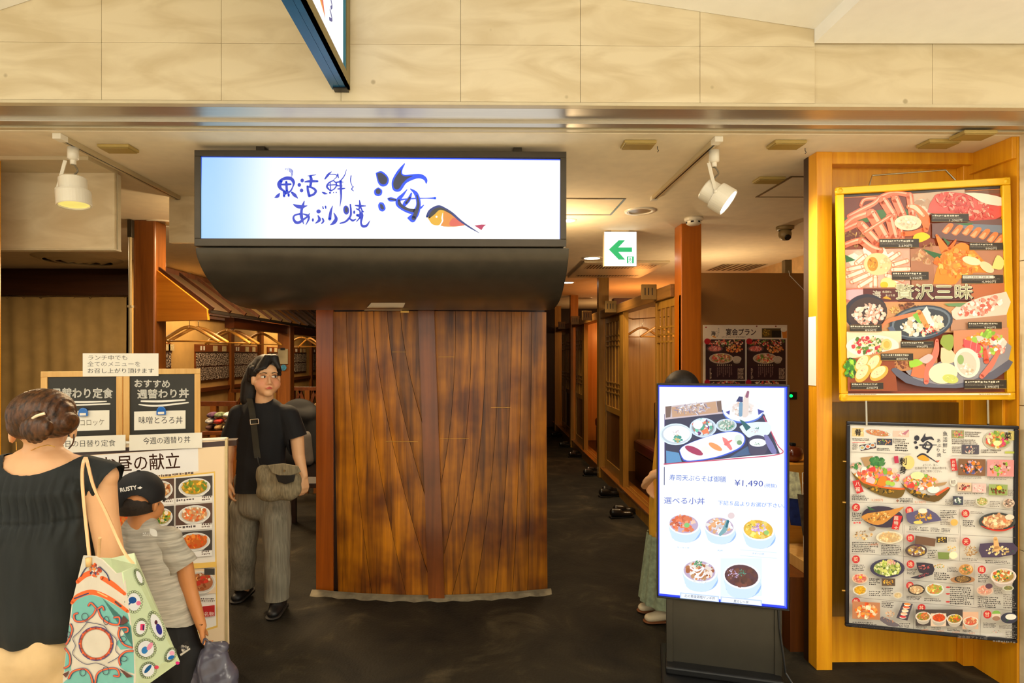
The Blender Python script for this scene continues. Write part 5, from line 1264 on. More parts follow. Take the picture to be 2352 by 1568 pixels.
p.poly([(1500, 600), (2185, 560), (2185, 1000), (1500, 900)], (214, 140, 100)); p.poly([(720, 1090), (780, 1060), (1000, 1190), (1300, 1270), (1700, 1230), (2185, 960), (2185, 1080), (1800, 1290), (1250, 1310), (900, 1250)], (96, 96, 116), sm=2); p.poly([(900, 1100), (1300, 1000), (2100, 700), (2185, 960), (1700, 1230), (1300, 1270), (1000, 1190)], (150, 146, 156), sm=2)
p.blobs(1880, 780, 300, 180, [(246, 150, 140), (250, 210, 200), (226, 60, 60), (170, 210, 80), (250, 150, 40), (255, 236, 226)], 120, (0.1, 0.3)); p.poly([(1620, 700), (1830, 780), (1800, 880), (1640, 820)], (226, 84, 90), sm=2); p.stroke([(1720, 720), (1700, 840)], 6, (250, 160, 160)); p.stroke([(1790, 750), (1770, 870)], 6, (250, 160, 160)); p.blobs(1900, 740, 70, 50, [(250, 120, 20), (255, 160, 50)], 30, (0.15, 0.3)); p.blobs(1920, 640, 90, 60, [(170, 214, 80), (140, 190, 60)], 20, (0.3, 0.6))
p.poly([(960, 1160), (1000, 1020), (1060, 1000), (1140, 1050), (1130, 1190)], (250, 120, 76), sm=3); p.poly([(940, 980), (1040, 950), (1110, 1010), (960, 1060)], (160, 210, 60), sm=3); p.stroke([(1290, 720), (1270, 880), (1180, 1060), (1150, 1240)], [40, 80, 80, 60], (246, 120, 100)); p.poly([(1060, 960), (1180, 890), (1240, 930), (1150, 1010)], (246, 190, 190), sm=3)
p.poly([(1340, 810), (1450, 820), (1530, 940), (1470, 1000), (1340, 990)], (250, 210, 170), sm=3); p.ell(1660, 1000, 160, 190, (236, 232, 220), rot=-0.3); p.ell(1655, 1010, 120, 150, (214, 206, 190), rot=-0.3); p.blobs(1660, 1070, 90, 80, [(250, 236, 214), (236, 206, 170), (250, 244, 230)], 26); p.ell(1580, 960, 40, 60, (150, 180, 110)); p.ell(1360, 1130, 180, 130, (248, 236, 200), rot=-0.1); p.ell(1450, 1200, 100, 55, (206, 214, 110), rot=0.2); p.blobs(1450, 1200, 80, 40, [(190, 204, 90), (220, 226, 140)], 20); p.poly([(1360, 660), (1480, 650), (1490, 780), (1440, 850), (1330, 760)], (150, 170, 70), sm=3); p.stroke([(1880, 830), (1900, 980)], [40, 70], (236, 90, 60)); p.stroke([(2060, 850), (1950, 1040), (1840, 1170)], [40, 70, 60], (246, 120, 100))
tagp(208, 525, 605, 610, '890'); tagp(1675, 490, 2095, 578, '990'); tagp(838, 728, 1245, 815, '990'); tagp(590, 880, 990, 970, '890'); tagp(215, 1243, 615, 1328, '690'); tagp(1620, 1210, 2145, 1325, '3,990')
p.rect(175, 1382, 2195, 1400, (240, 226, 206)); p.lines(180, 1384, 610, 1398, 1, (110, 90, 80)); p.lines(1800, 1384, 2180, 1398, 1, (110, 90, 80))
p.build('printed_sheet', M_PRINTG, yp)
# ------------------------------------------------------------------ black framed menu poster
q2_ = [(1940, 966), (2331, 976), (2333, 1474), (1938, 1435)]
bp_, w2, h2_ = framed('menu_poster', 'black framed white menu poster full of small dish photos', q2_, 2.82, None, 0, 0)
M_NAVYF = plain('black_blue_frame', (26, 26, 36), 0.25, 0.2, var=0.03)
frame_parts(bp_, w2, h2_, 0.016, 0.018, M_NAVYF)
for z in (0.17, 0.60, 0.80): bx((-w2/2-0.014, -0.012, z*h2_), (-w2/2+0.002, -0.008, z*h2_+0.006)).build('clip', plain('brass', (206, 160, 80), 0.3, 0.8), bp_, world=False)
p = Paint(homog(q2_, w2, h2_), -0.006)
p.poly([(1948, 974), (2324, 984), (2325, 1466), (1946, 1428)], (224, 219, 210))
BK = (50, 44, 44); GR = (120, 112, 106); RD = (200, 40, 44); OC = (214, 120, 60)
p.crop(1930, 960, 5.737)
def ph(x0, y0, x1, y1, bgc, pal, n=40, sk=0.02, size=(0.08, 0.3)):
    p.poly([(x0, y0), (x1, y0+(x1-x0)*sk), (x1, y1+(x1-x0)*sk), (x0, y1)], bgc); p.blobs((x0+x1)/2, (y0+y1)/2+(x1-x0)*sk/2, (x1-x0)*0.46, (y1-y0)*0.46, pal, n, size)
SAS = [(246, 140, 60), (240, 90, 70), (250, 190, 170), (255, 230, 220), (120, 170, 60), (236, 120, 150), (250, 160, 40)]
SAL = [(120, 160, 60), (180, 200, 90), (240, 90, 60), (250, 230, 190), (200, 60, 110), (250, 190, 90)]
GRL = [(200, 140, 70), (230, 180, 110), (170, 110, 50), (246, 214, 160), (140, 90, 40)]
ph(135, 125, 290, 235, (226, 200, 140), [(236, 214, 160), (214, 186, 120)], 20); p.text('肴', 172, 215, 90, BK, bold=0.02)
p.dish(470, 190, 190, 50, (226, 226, 224), SAS, 50, rot=0.15); ph(670, 160, 880, 240, (236, 196, 180), [(250, 226, 220), (230, 170, 160)], 20); p.poly([(780, 200), (870, 145), (880, 155), (830, 215)], (190, 120, 140))
p.lines(140, 255, 360, 290, 2, BK, slope=0.03); p.lines(140, 305, 330, 322, 1, (230, 90, 90)); p.lines(140, 325, 210, 410, 5, GR); ph(460, 262, 660, 345, (60, 60, 80), [(220, 140, 70), (240, 180, 100), (120, 160, 60)], 24); p.poly([(230, 350), (440, 315), (450, 385), (250, 425)], (74, 44, 50)); 
for x, y, c in ((268, 382, (190, 170, 110)), (340, 366, (236, 110, 70)), (405, 348, (200, 130, 80))): p.ell(x, y, 34, 30, (200, 220, 230)); p.ell(x, y, 24, 18, c)
p.lines(460, 380, 660, 420, 2, BK, slope=0.03); p.lines(670, 260, 880, 330, 3, GR, slope=0.03); p.lines(700, 335, 890, 430, 3, BK, slope=0.03)
# big logo
L1 = (40, 40, 56)
p.ell(980, 255, 34, 36, L1); p.ell(962, 312, 22, 18, L1); p.ell(978, 378, 22, 20, L1)
p.poly([(1030, 280), (1060, 240), (1090, 190), (1095, 240), (1170, 235), (1205, 280), (1150, 270), (1090, 290), (1060, 310)], L1, sm=3); p.stroke([(1020, 345), (1240, 345)], [18, 8], L1); p.stroke([(1110, 300), (1060, 370), (1130, 400)], [10, 22, 24], L1); p.stroke([(1120, 300), (1175, 350), (1120, 440)], [14, 26, 24], L1); p.stroke([(1110, 320), (1085, 390)], [10, 14], L1)
p.poly([(985, 500), (1060, 470), (1150, 540), (1080, 552), (1010, 530)], (232, 160, 40), sm=3); p.stroke([(990, 495), (1060, 462), (1150, 510), (1250, 575)], [14, 24, 16, 5], L1); p.poly([(1220, 550), (1280, 545), (1260, 572)], (214, 110, 90))
p.text('魚活鮮と', 1320, 150, 66, L1, vert=True); p.text('あぶり焼', 1245, 245, 56, L1, vert=True)
p.text('ようこそ、海へ。', 1060, 620, 36, GR, w=200); p.text('北海道が育てた逸品の数々を、', 955, 660, 36, GR, w=430); p.text('是非ご賞味ください。', 1030, 700, 36, GR, w=280)
ph(1435, 150, 1595, 255, (150, 150, 110), SAL+[(240, 120, 110)], 40); p.lines(1610, 165, 1820, 240, 3, GR, slope=0.03); p.lines(1440, 265, 1820, 335, 3, GR, slope=0.02); p.dish(2030, 280, 190, 130, (196, 190, 170), SAL, 80); p.ell(2025, 320, 50, 36, (246, 236, 170)); p.rect(2170, 160, 2250, 280, (214, 200, 120)); p.text('菜', 2120, 262, 100, BK, bold=0.02)
ph(1565, 340, 1790, 460, (80, 76, 90), [(236, 214, 200), (220, 150, 140), (200, 190, 170)], 26); p.lines(1440, 360, 1560, 450, 4, GR); p.lines(1820, 395, 2100, 450, 2, GR, slope=0.02); p.rect(2130, 425, 2250, 452, (190, 200, 90))
p.stroke([(120, 435), (900, 462)], 4, GR); p.stroke([(1435, 482), (2250, 498)], 4, GR)
# sashimi boats
def boat(pts, col, dcol, sx):
    p.poly(pts, col, sm=2)
p.poly([(245, 510), (400, 490), (440, 620), (300, 620)], (176, 140, 96)); p.blobs(470, 560, 110, 70, [(50, 120, 60), (80, 150, 80)], 24, (0.3, 0.6)); p.blobs(180, 620, 70, 55, [(60, 130, 60), (226, 170, 150)], 20, (0.3, 0.6))
p.blobs(460, 740, 320, 130, SAS, 150, (0.12, 0.34)); p.poly([(450, 860), (500, 750), (580, 770), (560, 880)], (250, 130, 30), sm=2); p.poly([(340, 650), (430, 620), (440, 690), (350, 690)], (220, 60, 60)); p.ell(370, 810, 60, 50, (246, 190, 200)); p.ell(600, 835, 34, 30, (170, 206, 80)); p.ell(655, 850, 34, 30, (170, 206, 80))
p.poly([(110, 680), (230, 790), (400, 860), (700, 930), (820, 900), (800, 990), (720, 1040), (500, 1000), (300, 900), (180, 790)], (110, 84, 20), sm=2); p.poly([(200, 760), (300, 820), (560, 890), (820, 905), (760, 930), (500, 900), (280, 840)], (240, 100, 30), sm=2); p.blobs(500, 930, 200, 36, [(190, 140, 20), (60, 50, 16)], 24, (0.3, 0.7), rot=0.15)
p.blobs(1010, 830, 260, 110, SAS, 120, (0.12, 0.34)); p.ell(980, 740, 90, 50, (214, 226, 170)); p.ell(1190, 920, 80, 50, (246, 240, 232)); p.poly([(840, 880), (920, 820), (950, 880), (900, 910)], (220, 60, 50)); p.poly([(1090, 860), (1150, 810), (1180, 880), (1120, 890)], (250, 140, 30)); p.poly([(1180, 850), (1370, 820), (1340, 860), (1200, 890)], (176, 140, 96))
p.poly([(660, 670), (760, 830), (900, 930), (1100, 990), (1230, 990), (1400, 890), (1390, 940), (1300, 1040), (1200, 1085), (1000, 1040), (850, 950), (740, 800)], (100, 74, 24), sm=2); p.poly([(1210, 985), (1380, 885), (1400, 900), (1240, 1005)], (240, 90, 40)); p.blobs(1010, 990, 150, 36, [(190, 140, 20), (60, 50, 16)], 20, (0.3, 0.7), rot=0.3)
p.poly([(670, 490), (725, 485), (735, 575), (680, 580)], (190, 40, 80)); p.ell(860, 570, 80, 90, (236, 206, 130)); p.text('刺身', 745, 480, 100, BK, vert=True, bold=0.02); p.poly([(130, 815), (215, 795), (280, 950), (190, 978)], RD); p.text('八福', 170, 800, 64, (250, 236, 220), vert=True)
p.lines(125, 985, 350, 1065, 4, BK, slope=0.02); p.text('3,290円', 380, 1075, 40, OC, w=150); p.lines(750, 1030, 930, 1090, 3, BK, slope=0.03); p.text('2,190円', 945, 1100, 36, OC, w=140); p.poly([(720, 1048), (742, 1068), (720, 1090), (700, 1068)], (150, 100, 80))
ph(1510, 518, 1865, 735, (130, 90, 60), [(250, 120, 30), (240, 90, 30), (226, 190, 200), (90, 90, 150), (60, 50, 40), (250, 150, 70)], 70); ph(1885, 528, 2235, 745, (226, 150, 150), [(240, 170, 170), (250, 200, 200), (110, 30, 44), (140, 190, 60), (240, 110, 60)], 70); p.poly([(1400, 522), (1470, 514), (1500, 670), (1425, 680)], RD); p.text('お勧め', 1425, 525, 42, (250, 236, 220), vert=True)
p.lines(1510, 745, 1850, 775, 2, GR, slope=0.02); p.lines(1890, 755, 2230, 790, 2, GR, slope=0.02); p.ell(1445, 825, 46, 46, (236, 226, 214)); p.text('鯨', 1410, 850, 66, BK); ph(1500, 830, 1680, 940, (226, 190, 160), [(120, 30, 44), (90, 20, 34), (200, 60, 60)], 40); ph(1690, 840, 1870, 955, (236, 190, 184), [(246, 206, 200), (226, 150, 150)], 30); ph(1905, 850, 2150, 990, (150, 170, 100), [(110, 40, 20), (140, 60, 30), (90, 130, 50)], 60); p.ell(2040, 895, 34, 28, (246, 206, 30)); p.lines(1500, 960, 1880, 985, 1, GR); p.lines(2160, 920, 2240, 1000, 5, GR)
ph(1435, 1005, 1570, 1120, (60, 64, 84), [(240, 240, 236), (220, 226, 220), (90, 130, 90)], 24); p.dish(1820, 1075, 84, 62, (222, 216, 200), [(226, 190, 120), (120, 160, 60), (240, 220, 170)], 30); p.dish(2165, 1095, 76, 60, (226, 200, 180), [(226, 170, 140), (60, 50, 50), (240, 220, 200)], 30)
for x0, y0 in ((1335, 1045), (1585, 1050), (1915, 1065)): p.lines(x0, y0, x0+130, y0+80, 4, GR, slope=0.03)
p.stroke([(115, 1082), (1500, 1132), (2245, 1190)], 4, GR)
def seal(x, y, ch, r=52): p.ell(x, y, r, r, RD); p.text(ch, x-r*0.62, y+r*0.46, r*1.24, (250, 226, 190))
seal(173, 1152, '炙'); seal(868, 1192, '揚'); seal(1600, 1230, '逸')
p.stroke([(790, 1140), (780, 1490)], 4, GR); p.stroke([(1520, 1175), (1512, 1490)], 4, GR)
p.ell(520, 1275, 270, 140, (54, 44, 66), rot=0.1); p.poly([(240, 1280), (320, 1230), (600, 1190), (780, 1145), (770, 1175), (640, 1280), (520, 1370), (400, 1375), (300, 1330)], (206, 140, 60), sm=2); p.blobs(450, 1280, 190, 70, [(226, 170, 80), (190, 120, 40), (120, 80, 40), (240, 200, 130)], 60, rot=-0.25); p.poly([(310, 1130), (430, 1190), (350, 1190)], (50, 90, 60)); p.poly([(670, 1250), (775, 1262), (725, 1450), (635, 1430)], (206, 36, 40)); p.text('超特大', 668, 1248, 58, (252, 240, 224), vert=True, bold=0.02); p.lines(120, 1215, 240, 1330, 5, BK, slope=0.03); p.lines(140, 1335, 280, 1370, 1, (220, 80, 80))
p.poly([(830, 1230), (1110, 1170), (1280, 1300), (1230, 1330), (900, 1370), (830, 1290)], (90, 84, 124), sm=2); p.blobs(1040, 1270, 130, 70, [(220, 150, 40), (240, 180, 70), (190, 120, 30), (120, 110, 50)], 50); p.ell(1040, 1195, 60, 34, (236, 226, 206)); p.ell(980, 1345, 60, 22, (230, 210, 110)); p.lines(1270, 1180, 1480, 1290, 5, BK, slope=0.03); p.lines(1270, 1300, 1400, 1380, 4, GR); p.ell(1450, 1345, 48, 44, (240, 180, 90))
for k in range(4): p.lines(865+k*140, 1395+k*8, 985+k*140, 1450+k*8, 3, BK, slope=0.04)
p.dish(2010, 1335, 240, 120, (60, 64, 66), [(226, 160, 110), (240, 190, 140), (206, 120, 80), (246, 214, 176)], 80); p.stroke([(1800, 1390), (1950, 1440), (2100, 1445), (2230, 1400)], [8, 22, 22, 8], (206, 50, 30)); p.ell(2170, 1275, 60, 36, (246, 226, 206)); p.lines(1560, 1310, 1720, 1400, 4, BK, slope=0.03); p.lines(1660, 1195, 1840, 1230, 2, GR, slope=0.05)
p.crop(1930, 1200, 5.6)
p.blobs(250, 130, 140, 64, [(226, 180, 120), (200, 150, 90), (240, 210, 160), (140, 110, 70)], 44); p.ell(370, 50, 44, 30, (150, 130, 110)); p.dish(590, 160, 170, 80, (240, 226, 200), [(240, 200, 140), (226, 180, 120), (250, 220, 170)], 50); p.lines(115, 210, 450, 350, 6, BK, slope=0.03); p.lines(485, 250, 740, 380, 6, BK, slope=0.03); p.text('1,490円', 325, 262, 34, OC, w=120)
p.stroke([(805, 88), (1470, 125)], 4, GR); p.stroke([(1512, 128), (2190, 158)], 4, GR); seal(855, 166, '焼', 50); p.poly([(918, 135), (1180, 175), (1165, 275), (915, 240)], (112, 80, 60)); p.dish(930, 325, 140, 84, (80, 66, 70), [(230, 180, 50), (90, 50, 80), (236, 226, 210), (120, 90, 60)], 50); ph(1185, 150, 1320, 225, (60, 50, 44), [(236, 180, 20), (246, 200, 60)], 26); p.blobs(1380, 300, 66, 44, [(226, 180, 90), (240, 210, 150)], 24); p.poly([(1200, 345), (1350, 350), (1345, 435), (1210, 430)], (120, 140, 70)); p.ell(1400, 385, 56, 46, (240, 236, 200)); p.lines(1335, 155, 1455, 210, 4, GR, slope=0.03); p.lines(1075, 310, 1190, 420, 5, BK, slope=0.03)
seal(1563, 210, '天', 52); p.blobs(1615, 325, 100, 74, [(196, 150, 90), (226, 190, 130), (170, 120, 60)], 60, (0.08, 0.3), asp=(0.15, 0.5)); p.poly([(1735, 235), (2160, 225), (2185, 370), (1760, 410)], (74, 60, 90), sm=2); p.blobs(1960, 320, 170, 66, [(236, 206, 140), (226, 190, 120), (246, 226, 180)], 60); p.stroke([(1930, 170), (1950, 300)], [50, 80], (232, 180, 120)); p.blobs(2150, 345, 34, 30, [(50, 100, 80)], 10); p.lines(1510, 415, 1720, 450, 2, GR, slope=0.04); p.lines(1800, 440, 2150, 480, 2, BK, slope=0.04)
p.stroke([(105, 362), (765, 395)], 4, GR); p.stroke([(765, 398), (2190, 515)], 4, GR); p.stroke([(768, 0), (760, 930)], 4, GR); p.stroke([(1482, 0), (1478, 450)], 4, GR); p.stroke([(1665, 500), (1660, 1015)], 4, GR)
seal(160, 435, '菜', 50); p.dish(560, 550, 220, 120, (62, 58, 90), [(170, 190, 80), (214, 220, 120), (240, 226, 160), (90, 120, 50), (226, 230, 180)], 110); p.blobs(590, 480, 70, 44, [(250, 180, 170), (240, 150, 140)], 24); p.lines(110, 495, 290, 580, 4, BK, slope=0.04); p.dish(210, 680, 100, 64, (236, 200, 170), [(240, 130, 110), (250, 180, 150), (230, 90, 80)], 40); p.ell(215, 662, 22, 18, (246, 190, 20)); p.dish(210, 825, 90, 64, (236, 230, 216), [(240, 170, 20), (246, 190, 50)], 50); ph(485, 675, 655, 770, (90, 70, 56), [(236, 170, 40), (246, 200, 90)], 24); p.lines(325, 670, 450, 760, 4, BK, slope=0.04); p.lines(325, 830, 460, 900, 3, BK, slope=0.04); p.lines(485, 790, 630, 900, 5, BK, slope=0.04); p.dish(690, 890, 56, 40, (240, 226, 200), [(246, 220, 170), (236, 200, 140)], 20)
seal(848, 492, '逸', 50); p.poly([(920, 470), (1130, 490), (1130, 620), (960, 600)], (50, 44, 60), sm=2); p.blobs(1030, 530, 90, 40, [(230, 130, 120), (214, 90, 90)], 24); p.poly([(840, 665), (1110, 585), (1125, 625), (950, 680)], (50, 46, 64)); p.blobs(1020, 632, 96, 26, [(226, 60, 70), (240, 100, 100)], 20, rot=-0.3); p.blobs(1215, 520, 80, 36, [(200, 140, 50), (226, 180, 90), (120, 150, 60)], 30); p.dish(1550, 560, 92, 70, (206, 150, 80), [(236, 150, 80), (226, 110, 60), (250, 190, 130), (90, 130, 60)], 40); p.poly([(1350, 685), (1400, 655), (1610, 650), (1665, 690), (1600, 725), (1400, 725)], (170, 120, 80), sm=2); p.dish(1510, 680, 108, 46, (50, 44, 40), [(150, 110, 60), (190, 150, 90), (110, 80, 40)], 40); p.lines(1310, 520, 1450, 590, 4, BK, slope=0.04); p.lines(800, 545, 940, 620, 4, BK, slope=0.04); p.lines(1145, 590, 1350, 690, 4, BK, slope=0.04)
p.stroke([(795, 690), (1640, 755)], 4, GR); seal(838, 762, '酒', 48); p.dish(920, 815, 108, 66, (54, 44, 42), [(230, 190, 140), (206, 160, 110), (240, 210, 170)], 40); p.dish(1150, 810, 116, 76, (232, 236, 228), [(240, 190, 70), (140, 180, 60), (246, 220, 120), (226, 110, 60)], 50, depth=0.3); p.lines(1345, 770, 1640, 1000, 9, BK, fill=0.5, slope=0.05); p.lines(795, 890, 1000, 940, 3, BK, slope=0.05); p.lines(1020, 915, 1220, 960, 2, BK, slope=0.05)
for y in (782, 866, 968): p.ell(1318, y, 28, 10, RD)
seal(1745, 557, '麺', 52); p.dish(2020, 640, 165, 100, (240, 222, 214), [(246, 226, 190), (236, 110, 50), (240, 206, 70), (70, 120, 60)], 60, depth=0.5); p.dish(1785, 820, 104, 66, (226, 190, 170), [(240, 140, 120), (226, 170, 140), (250, 210, 190)], 40); p.ell(1835, 765, 46, 34, (90, 60, 80)); p.dish(2080, 790, 70, 34, (226, 226, 206), [(120, 140, 90), (170, 150, 90)], 20); p.lines(1700, 610, 1840, 720, 5, BK, slope=0.04); p.lines(1695, 890, 1990, 1040, 6, BK, slope=0.05); p.lines(2020, 860, 2180, 1050, 7, GR, slope=0.05); p.lines(1900, 790, 2000, 870, 4, GR, slope=0.05)
p.stroke([(105, 905), (880, 975), (2190, 1080)], 4, GR); seal(152, 965, '鮨', 52); ph(105, 960, 455, 1180, (196, 130, 90), [(250, 120, 30), (255, 160, 70), (246, 90, 30), (255, 200, 150), (255, 226, 196)], 90, 0.05); p.lines(475, 955, 630, 1040, 4, BK, slope=0.04); p.poly([(740, 975), (870, 990), (800, 1205), (660, 1170)], (70, 60, 74))
for k, c in enumerate(((250, 140, 60), (246, 110, 70), (250, 220, 180), (246, 190, 150), (214, 50, 60))): p.ell(800-k*14, 1000+k*40, 44, 19, (250, 240, 226)); p.ell(800-k*14, 994+k*40, 42, 14, c, rot=0.1)
p.blobs(580, 1120, 66, 50, [(226, 180, 140), (206, 150, 110), (240, 210, 170)], 30); p.poly([(455, 1200), (480, 1150), (690, 1250), (680, 1280), (560, 1270)], (110, 100, 110), sm=2); p.blobs(580, 1205, 100, 24, [(214, 140, 90), (236, 180, 130)], 20, rot=0.4); p.lines(105, 1215, 440, 1255, 2, BK, slope=0.04); p.lines(700, 1230, 850, 1290, 3, BK, slope=0.04); p.lines(95, 1262, 920, 1290, 1, BK, slope=0.06)
p.stroke([(882, 990), (875, 1310)], 4, GR); seal(978, 1040, '丼', 50); p.rect(905, 1060, 1500, 1270, (70, 60, 60)); p.rect(1095, 1110, 1290, 1275, (236, 206, 180)); p.rect(1500, 1090, 1700, 1310, (226, 180, 150))
for x, y, pl in ((1000, 1150, [(240, 110, 50), (250, 150, 90), (120, 150, 50)]), (1198, 1165, [(236, 90, 30), (226, 70, 20)]), (1395, 1180, [(230, 90, 30), (246, 190, 40), (110, 140, 50)]), (1598, 1210, [(240, 120, 70), (226, 70, 60), (250, 200, 150)])): p.dish(x, y, 100, 62, (240, 226, 210), pl, 44, depth=0.7)
for k in range(4): p.lines(905+k*197, 1265+k*16, 1060+k*197, 1300+k*16, 2, BK, slope=0.04); p.text('1,290円', 970+k*197, 1325+k*15, 26, OC, w=90)
p.stroke([(1728, 1070), (1718, 1390)], 4, GR); seal(1808, 1120, '甘', 52); p.ell(1920, 1110, 54, 40, (130, 180, 80)); p.rect(1868, 1110, 1972, 1170, (226, 206, 190)); p.ell(1920, 1170, 50, 30, (160, 120, 100)); p.ell(2085, 1165, 108, 70, (50, 52, 76)); p.ell(2105, 1150, 70, 38, (240, 236, 226)); p.blobs(2040, 1200, 40, 26, [(40, 100, 50)], 10); p.lines(1755, 1220, 1940, 1290, 4, BK, slope=0.04); p.lines(1960, 1250, 2170, 1300, 3, GR, slope=0.04); p.poly([(1770, 1385), (2000, 1350), (2020, 1380), (1800, 1402)], (206, 200, 196)); p.blobs(1930, 1340, 80, 24, [(90, 70, 110), (226, 110, 90), (120, 160, 90)], 16); p.lines(2040, 1320, 2180, 1430, 5, GR, slope=0.04)
p.text('海魚鮮アトム店', 1430, 1420, 40, GR, w=380, ang=0.05); p.lines(1880, 1440, 2180, 1480, 1, GR, slope=0.06)
p.build('printed_sheet', M_PRINT, bp_)
# ------------------------------------------------------------------ lit display stand
q3 = [(1507, 880), (1812, 883), (1812, 1402), (1510, 1370)]
ks, w3, h3 = framed('display_stand', 'black standing digital display showing a set meal and rice bowls', q3, 2.85, None, 0, 0)
ks['category'] = 'display'
zb0 = ks.location.z; ks.location.z = 0.0; ks.rotation_euler.y = 0.0
def kb(a, b, nm, mat, bev=0.004): return bx(a, b).build(nm, mat, ks, bevel=bev, world=False)
kb((-w3/2, 0.0, zb0), (w3/2, 0.065, zb0+h3), 'screen_case', M_BLACK, 0.006)
for a, b, nm in (((-w3/2, -0.012, zb0), (w3/2, 0, zb0+0.008), 'bezel'), ((-w3/2, -0.012, zb0+h3-0.008), (w3/2, 0, zb0+h3), 'bezel'), ((-w3/2, -0.012, zb0+0.008), (-w3/2+0.008, 0, zb0+h3-0.008), 'bezel'), ((w3/2-0.008, -0.012, zb0+0.008), (w3/2, 0, zb0+h3-0.008), 'bezel')): kb(a, b, nm, M_BLACK, 0.002)
M_KG = plain('charcoal_panel', (62, 58, 48), 0.35, 0.3, var=0.03)
kb((-w3/2+0.045, 0.005, 0.06), (w3/2-0.03, 0.055, zb0), 'pedestal_front', M_KG)
kb((-w3/2+0.045, -0.004, 0.06), (-w3/2+0.075, 0.0045, zb0), 'edge_strip', M_KG, 0.002)
kb((w3/2-0.06, -0.004, 0.06), (w3/2-0.03, 0.0045, zb0), 'edge_strip', M_KG, 0.002)
kb((-w3/2+0.02, -0.22, 0.0), (w3/2-0.02, 0.26, 0.035), 'base_plate', M_BLACK, 0.01)
kb((-w3/2+0.04, -0.06, 0.035), (w3/2-0.03, 0.10, 0.07), 'plinth', M_BLACK, 0.008)
for k in range(4):
    m = MB(); m.cyl((-0.15+0.1*k, -0.17, 0.035), (-0.15+0.1*k, -0.17, 0.039), 0.008, n=10); m.build('bolt', M_CHROME, ks, world=False)
MB().tube([(w3/2-0.045, -0.006, zb0), (w3/2-0.042, -0.012, 0.3), (w3/2-0.02, -0.03, 0.1), (w3/2+0.02, -0.06, 0.04)], 0.005, 8).build('power_cable', M_BLACK, ks, world=False)
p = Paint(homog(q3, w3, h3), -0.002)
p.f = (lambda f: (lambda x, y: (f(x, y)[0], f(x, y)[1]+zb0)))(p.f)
p.poly([(1510, 884), (1809, 887), (1809, 1398), (1513, 1367)], (20, 60, 246)); p.poly([(1513, 888), (1801, 890), (1801, 1391), (1516, 1362)], (246, 252, 255))  # blue outer rim is screen edge glow put into the print colours
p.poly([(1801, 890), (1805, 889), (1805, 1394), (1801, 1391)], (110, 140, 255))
p.crop(1500, 870, 5.806)
DB = (36, 46, 110)
p.poly([(145, 470), (940, 410), (1480, 470), (1690, 1000), (1300, 1030), (150, 1150)], (44, 50, 84)); p.poly([(170, 960), (340, 990), (380, 1110), (175, 1130)], (90, 150, 200)); p.poly([(1000, 1060), (1260, 900), (1300, 1010), (1000, 1060)], (60, 96, 140)); p.stroke([(145, 1140), (1000, 1075), (1690, 1005), (1650, 870), (1470, 500)], 14, (206, 70, 110)); p.stroke([(150, 480), (155, 1130)], 12, (70, 50, 120))
p.poly([(150, 370), (905, 285), (915, 440), (940, 460), (150, 545)], (206, 190, 196)); p.poly([(160, 370), (240, 360), (225, 510), (165, 520)], (120, 96, 90)); p.poly([(840, 300), (900, 290), (915, 440), (860, 440)], (120, 96, 90)); p.poly([(240, 380), (830, 300), (860, 450), (250, 515)], (200, 160, 130)); p.blobs(530, 395, 270, 82, [(220, 214, 222), (180, 170, 186), (240, 236, 240), (150, 136, 160)], 110, (0.1, 0.5), rot=-0.1, asp=(0.12, 0.3)); p.blobs(540, 345, 90, 26, [(30, 60, 100), (50, 90, 120)], 26, asp=(0.15, 0.4))
p.ell(1195, 430, 275, 165, (80, 120, 220)); p.ell(1195, 415, 272, 155, (236, 244, 255)); p.ell(1190, 415, 220, 120, (246, 250, 255)); p.poly([(960, 440), (1020, 420), (1010, 480)], (60, 70, 170)); p.poly([(1390, 400), (1480, 430), (1400, 480)], (60, 70, 170)); p.blobs(1190, 400, 160, 110, [(236, 226, 220), (222, 206, 200), (250, 244, 240), (226, 180, 150)], 90); p.stroke([(1260, 170), (1235, 260), (1215, 460)], [40, 70, 110], (230, 214, 206)); p.poly([(1100, 300), (1140, 230), (1190, 235), (1190, 310)], (36, 46, 110)); p.stroke([(1165, 330), (1160, 480)], 50, (120, 160, 190)); p.stroke([(1260, 170), (1245, 230)], [30, 44], (150, 90, 120))
p.dish(300, 740, 215, 145, (222, 240, 255), [(250, 252, 250)], 4); p.ell(310, 735, 180, 112, (246, 250, 250)); p.blobs(300, 720, 64, 40, [(206, 186, 196), (226, 210, 214)], 16); p.blobs(320, 800, 70, 50, [(40, 140, 130), (90, 180, 160), (210, 180, 120)], 24, (0.2, 0.5))
p.dish(660, 650, 180, 130, (214, 234, 255), [(90, 190, 160), (240, 250, 250), (60, 160, 130), (250, 120, 90), (110, 50, 120), (220, 240, 246)], 70, depth=0.1); p.poly([(640, 690), (720, 650), (740, 720), (660, 740)], (250, 130, 90)); p.ell(590, 610, 66, 60, (246, 250, 255))
p.dish(970, 618, 138, 86, (214, 234, 255), [(206, 230, 220), (60, 150, 120), (240, 220, 210)], 36); p.poly([(1145, 640), (1240, 590), (1520, 575), (1565, 690), (1480, 770), (1260, 780)], (226, 240, 255), sm=2); p.poly([(1145, 540), (1200, 560), (1300, 645), (1235, 695)], (20, 100, 110)); p.blobs(1340, 680, 70, 50, [(250, 250, 250), (226, 206, 206)], 16); p.blobs(1390, 660, 40, 30, [(50, 130, 110)], 10)
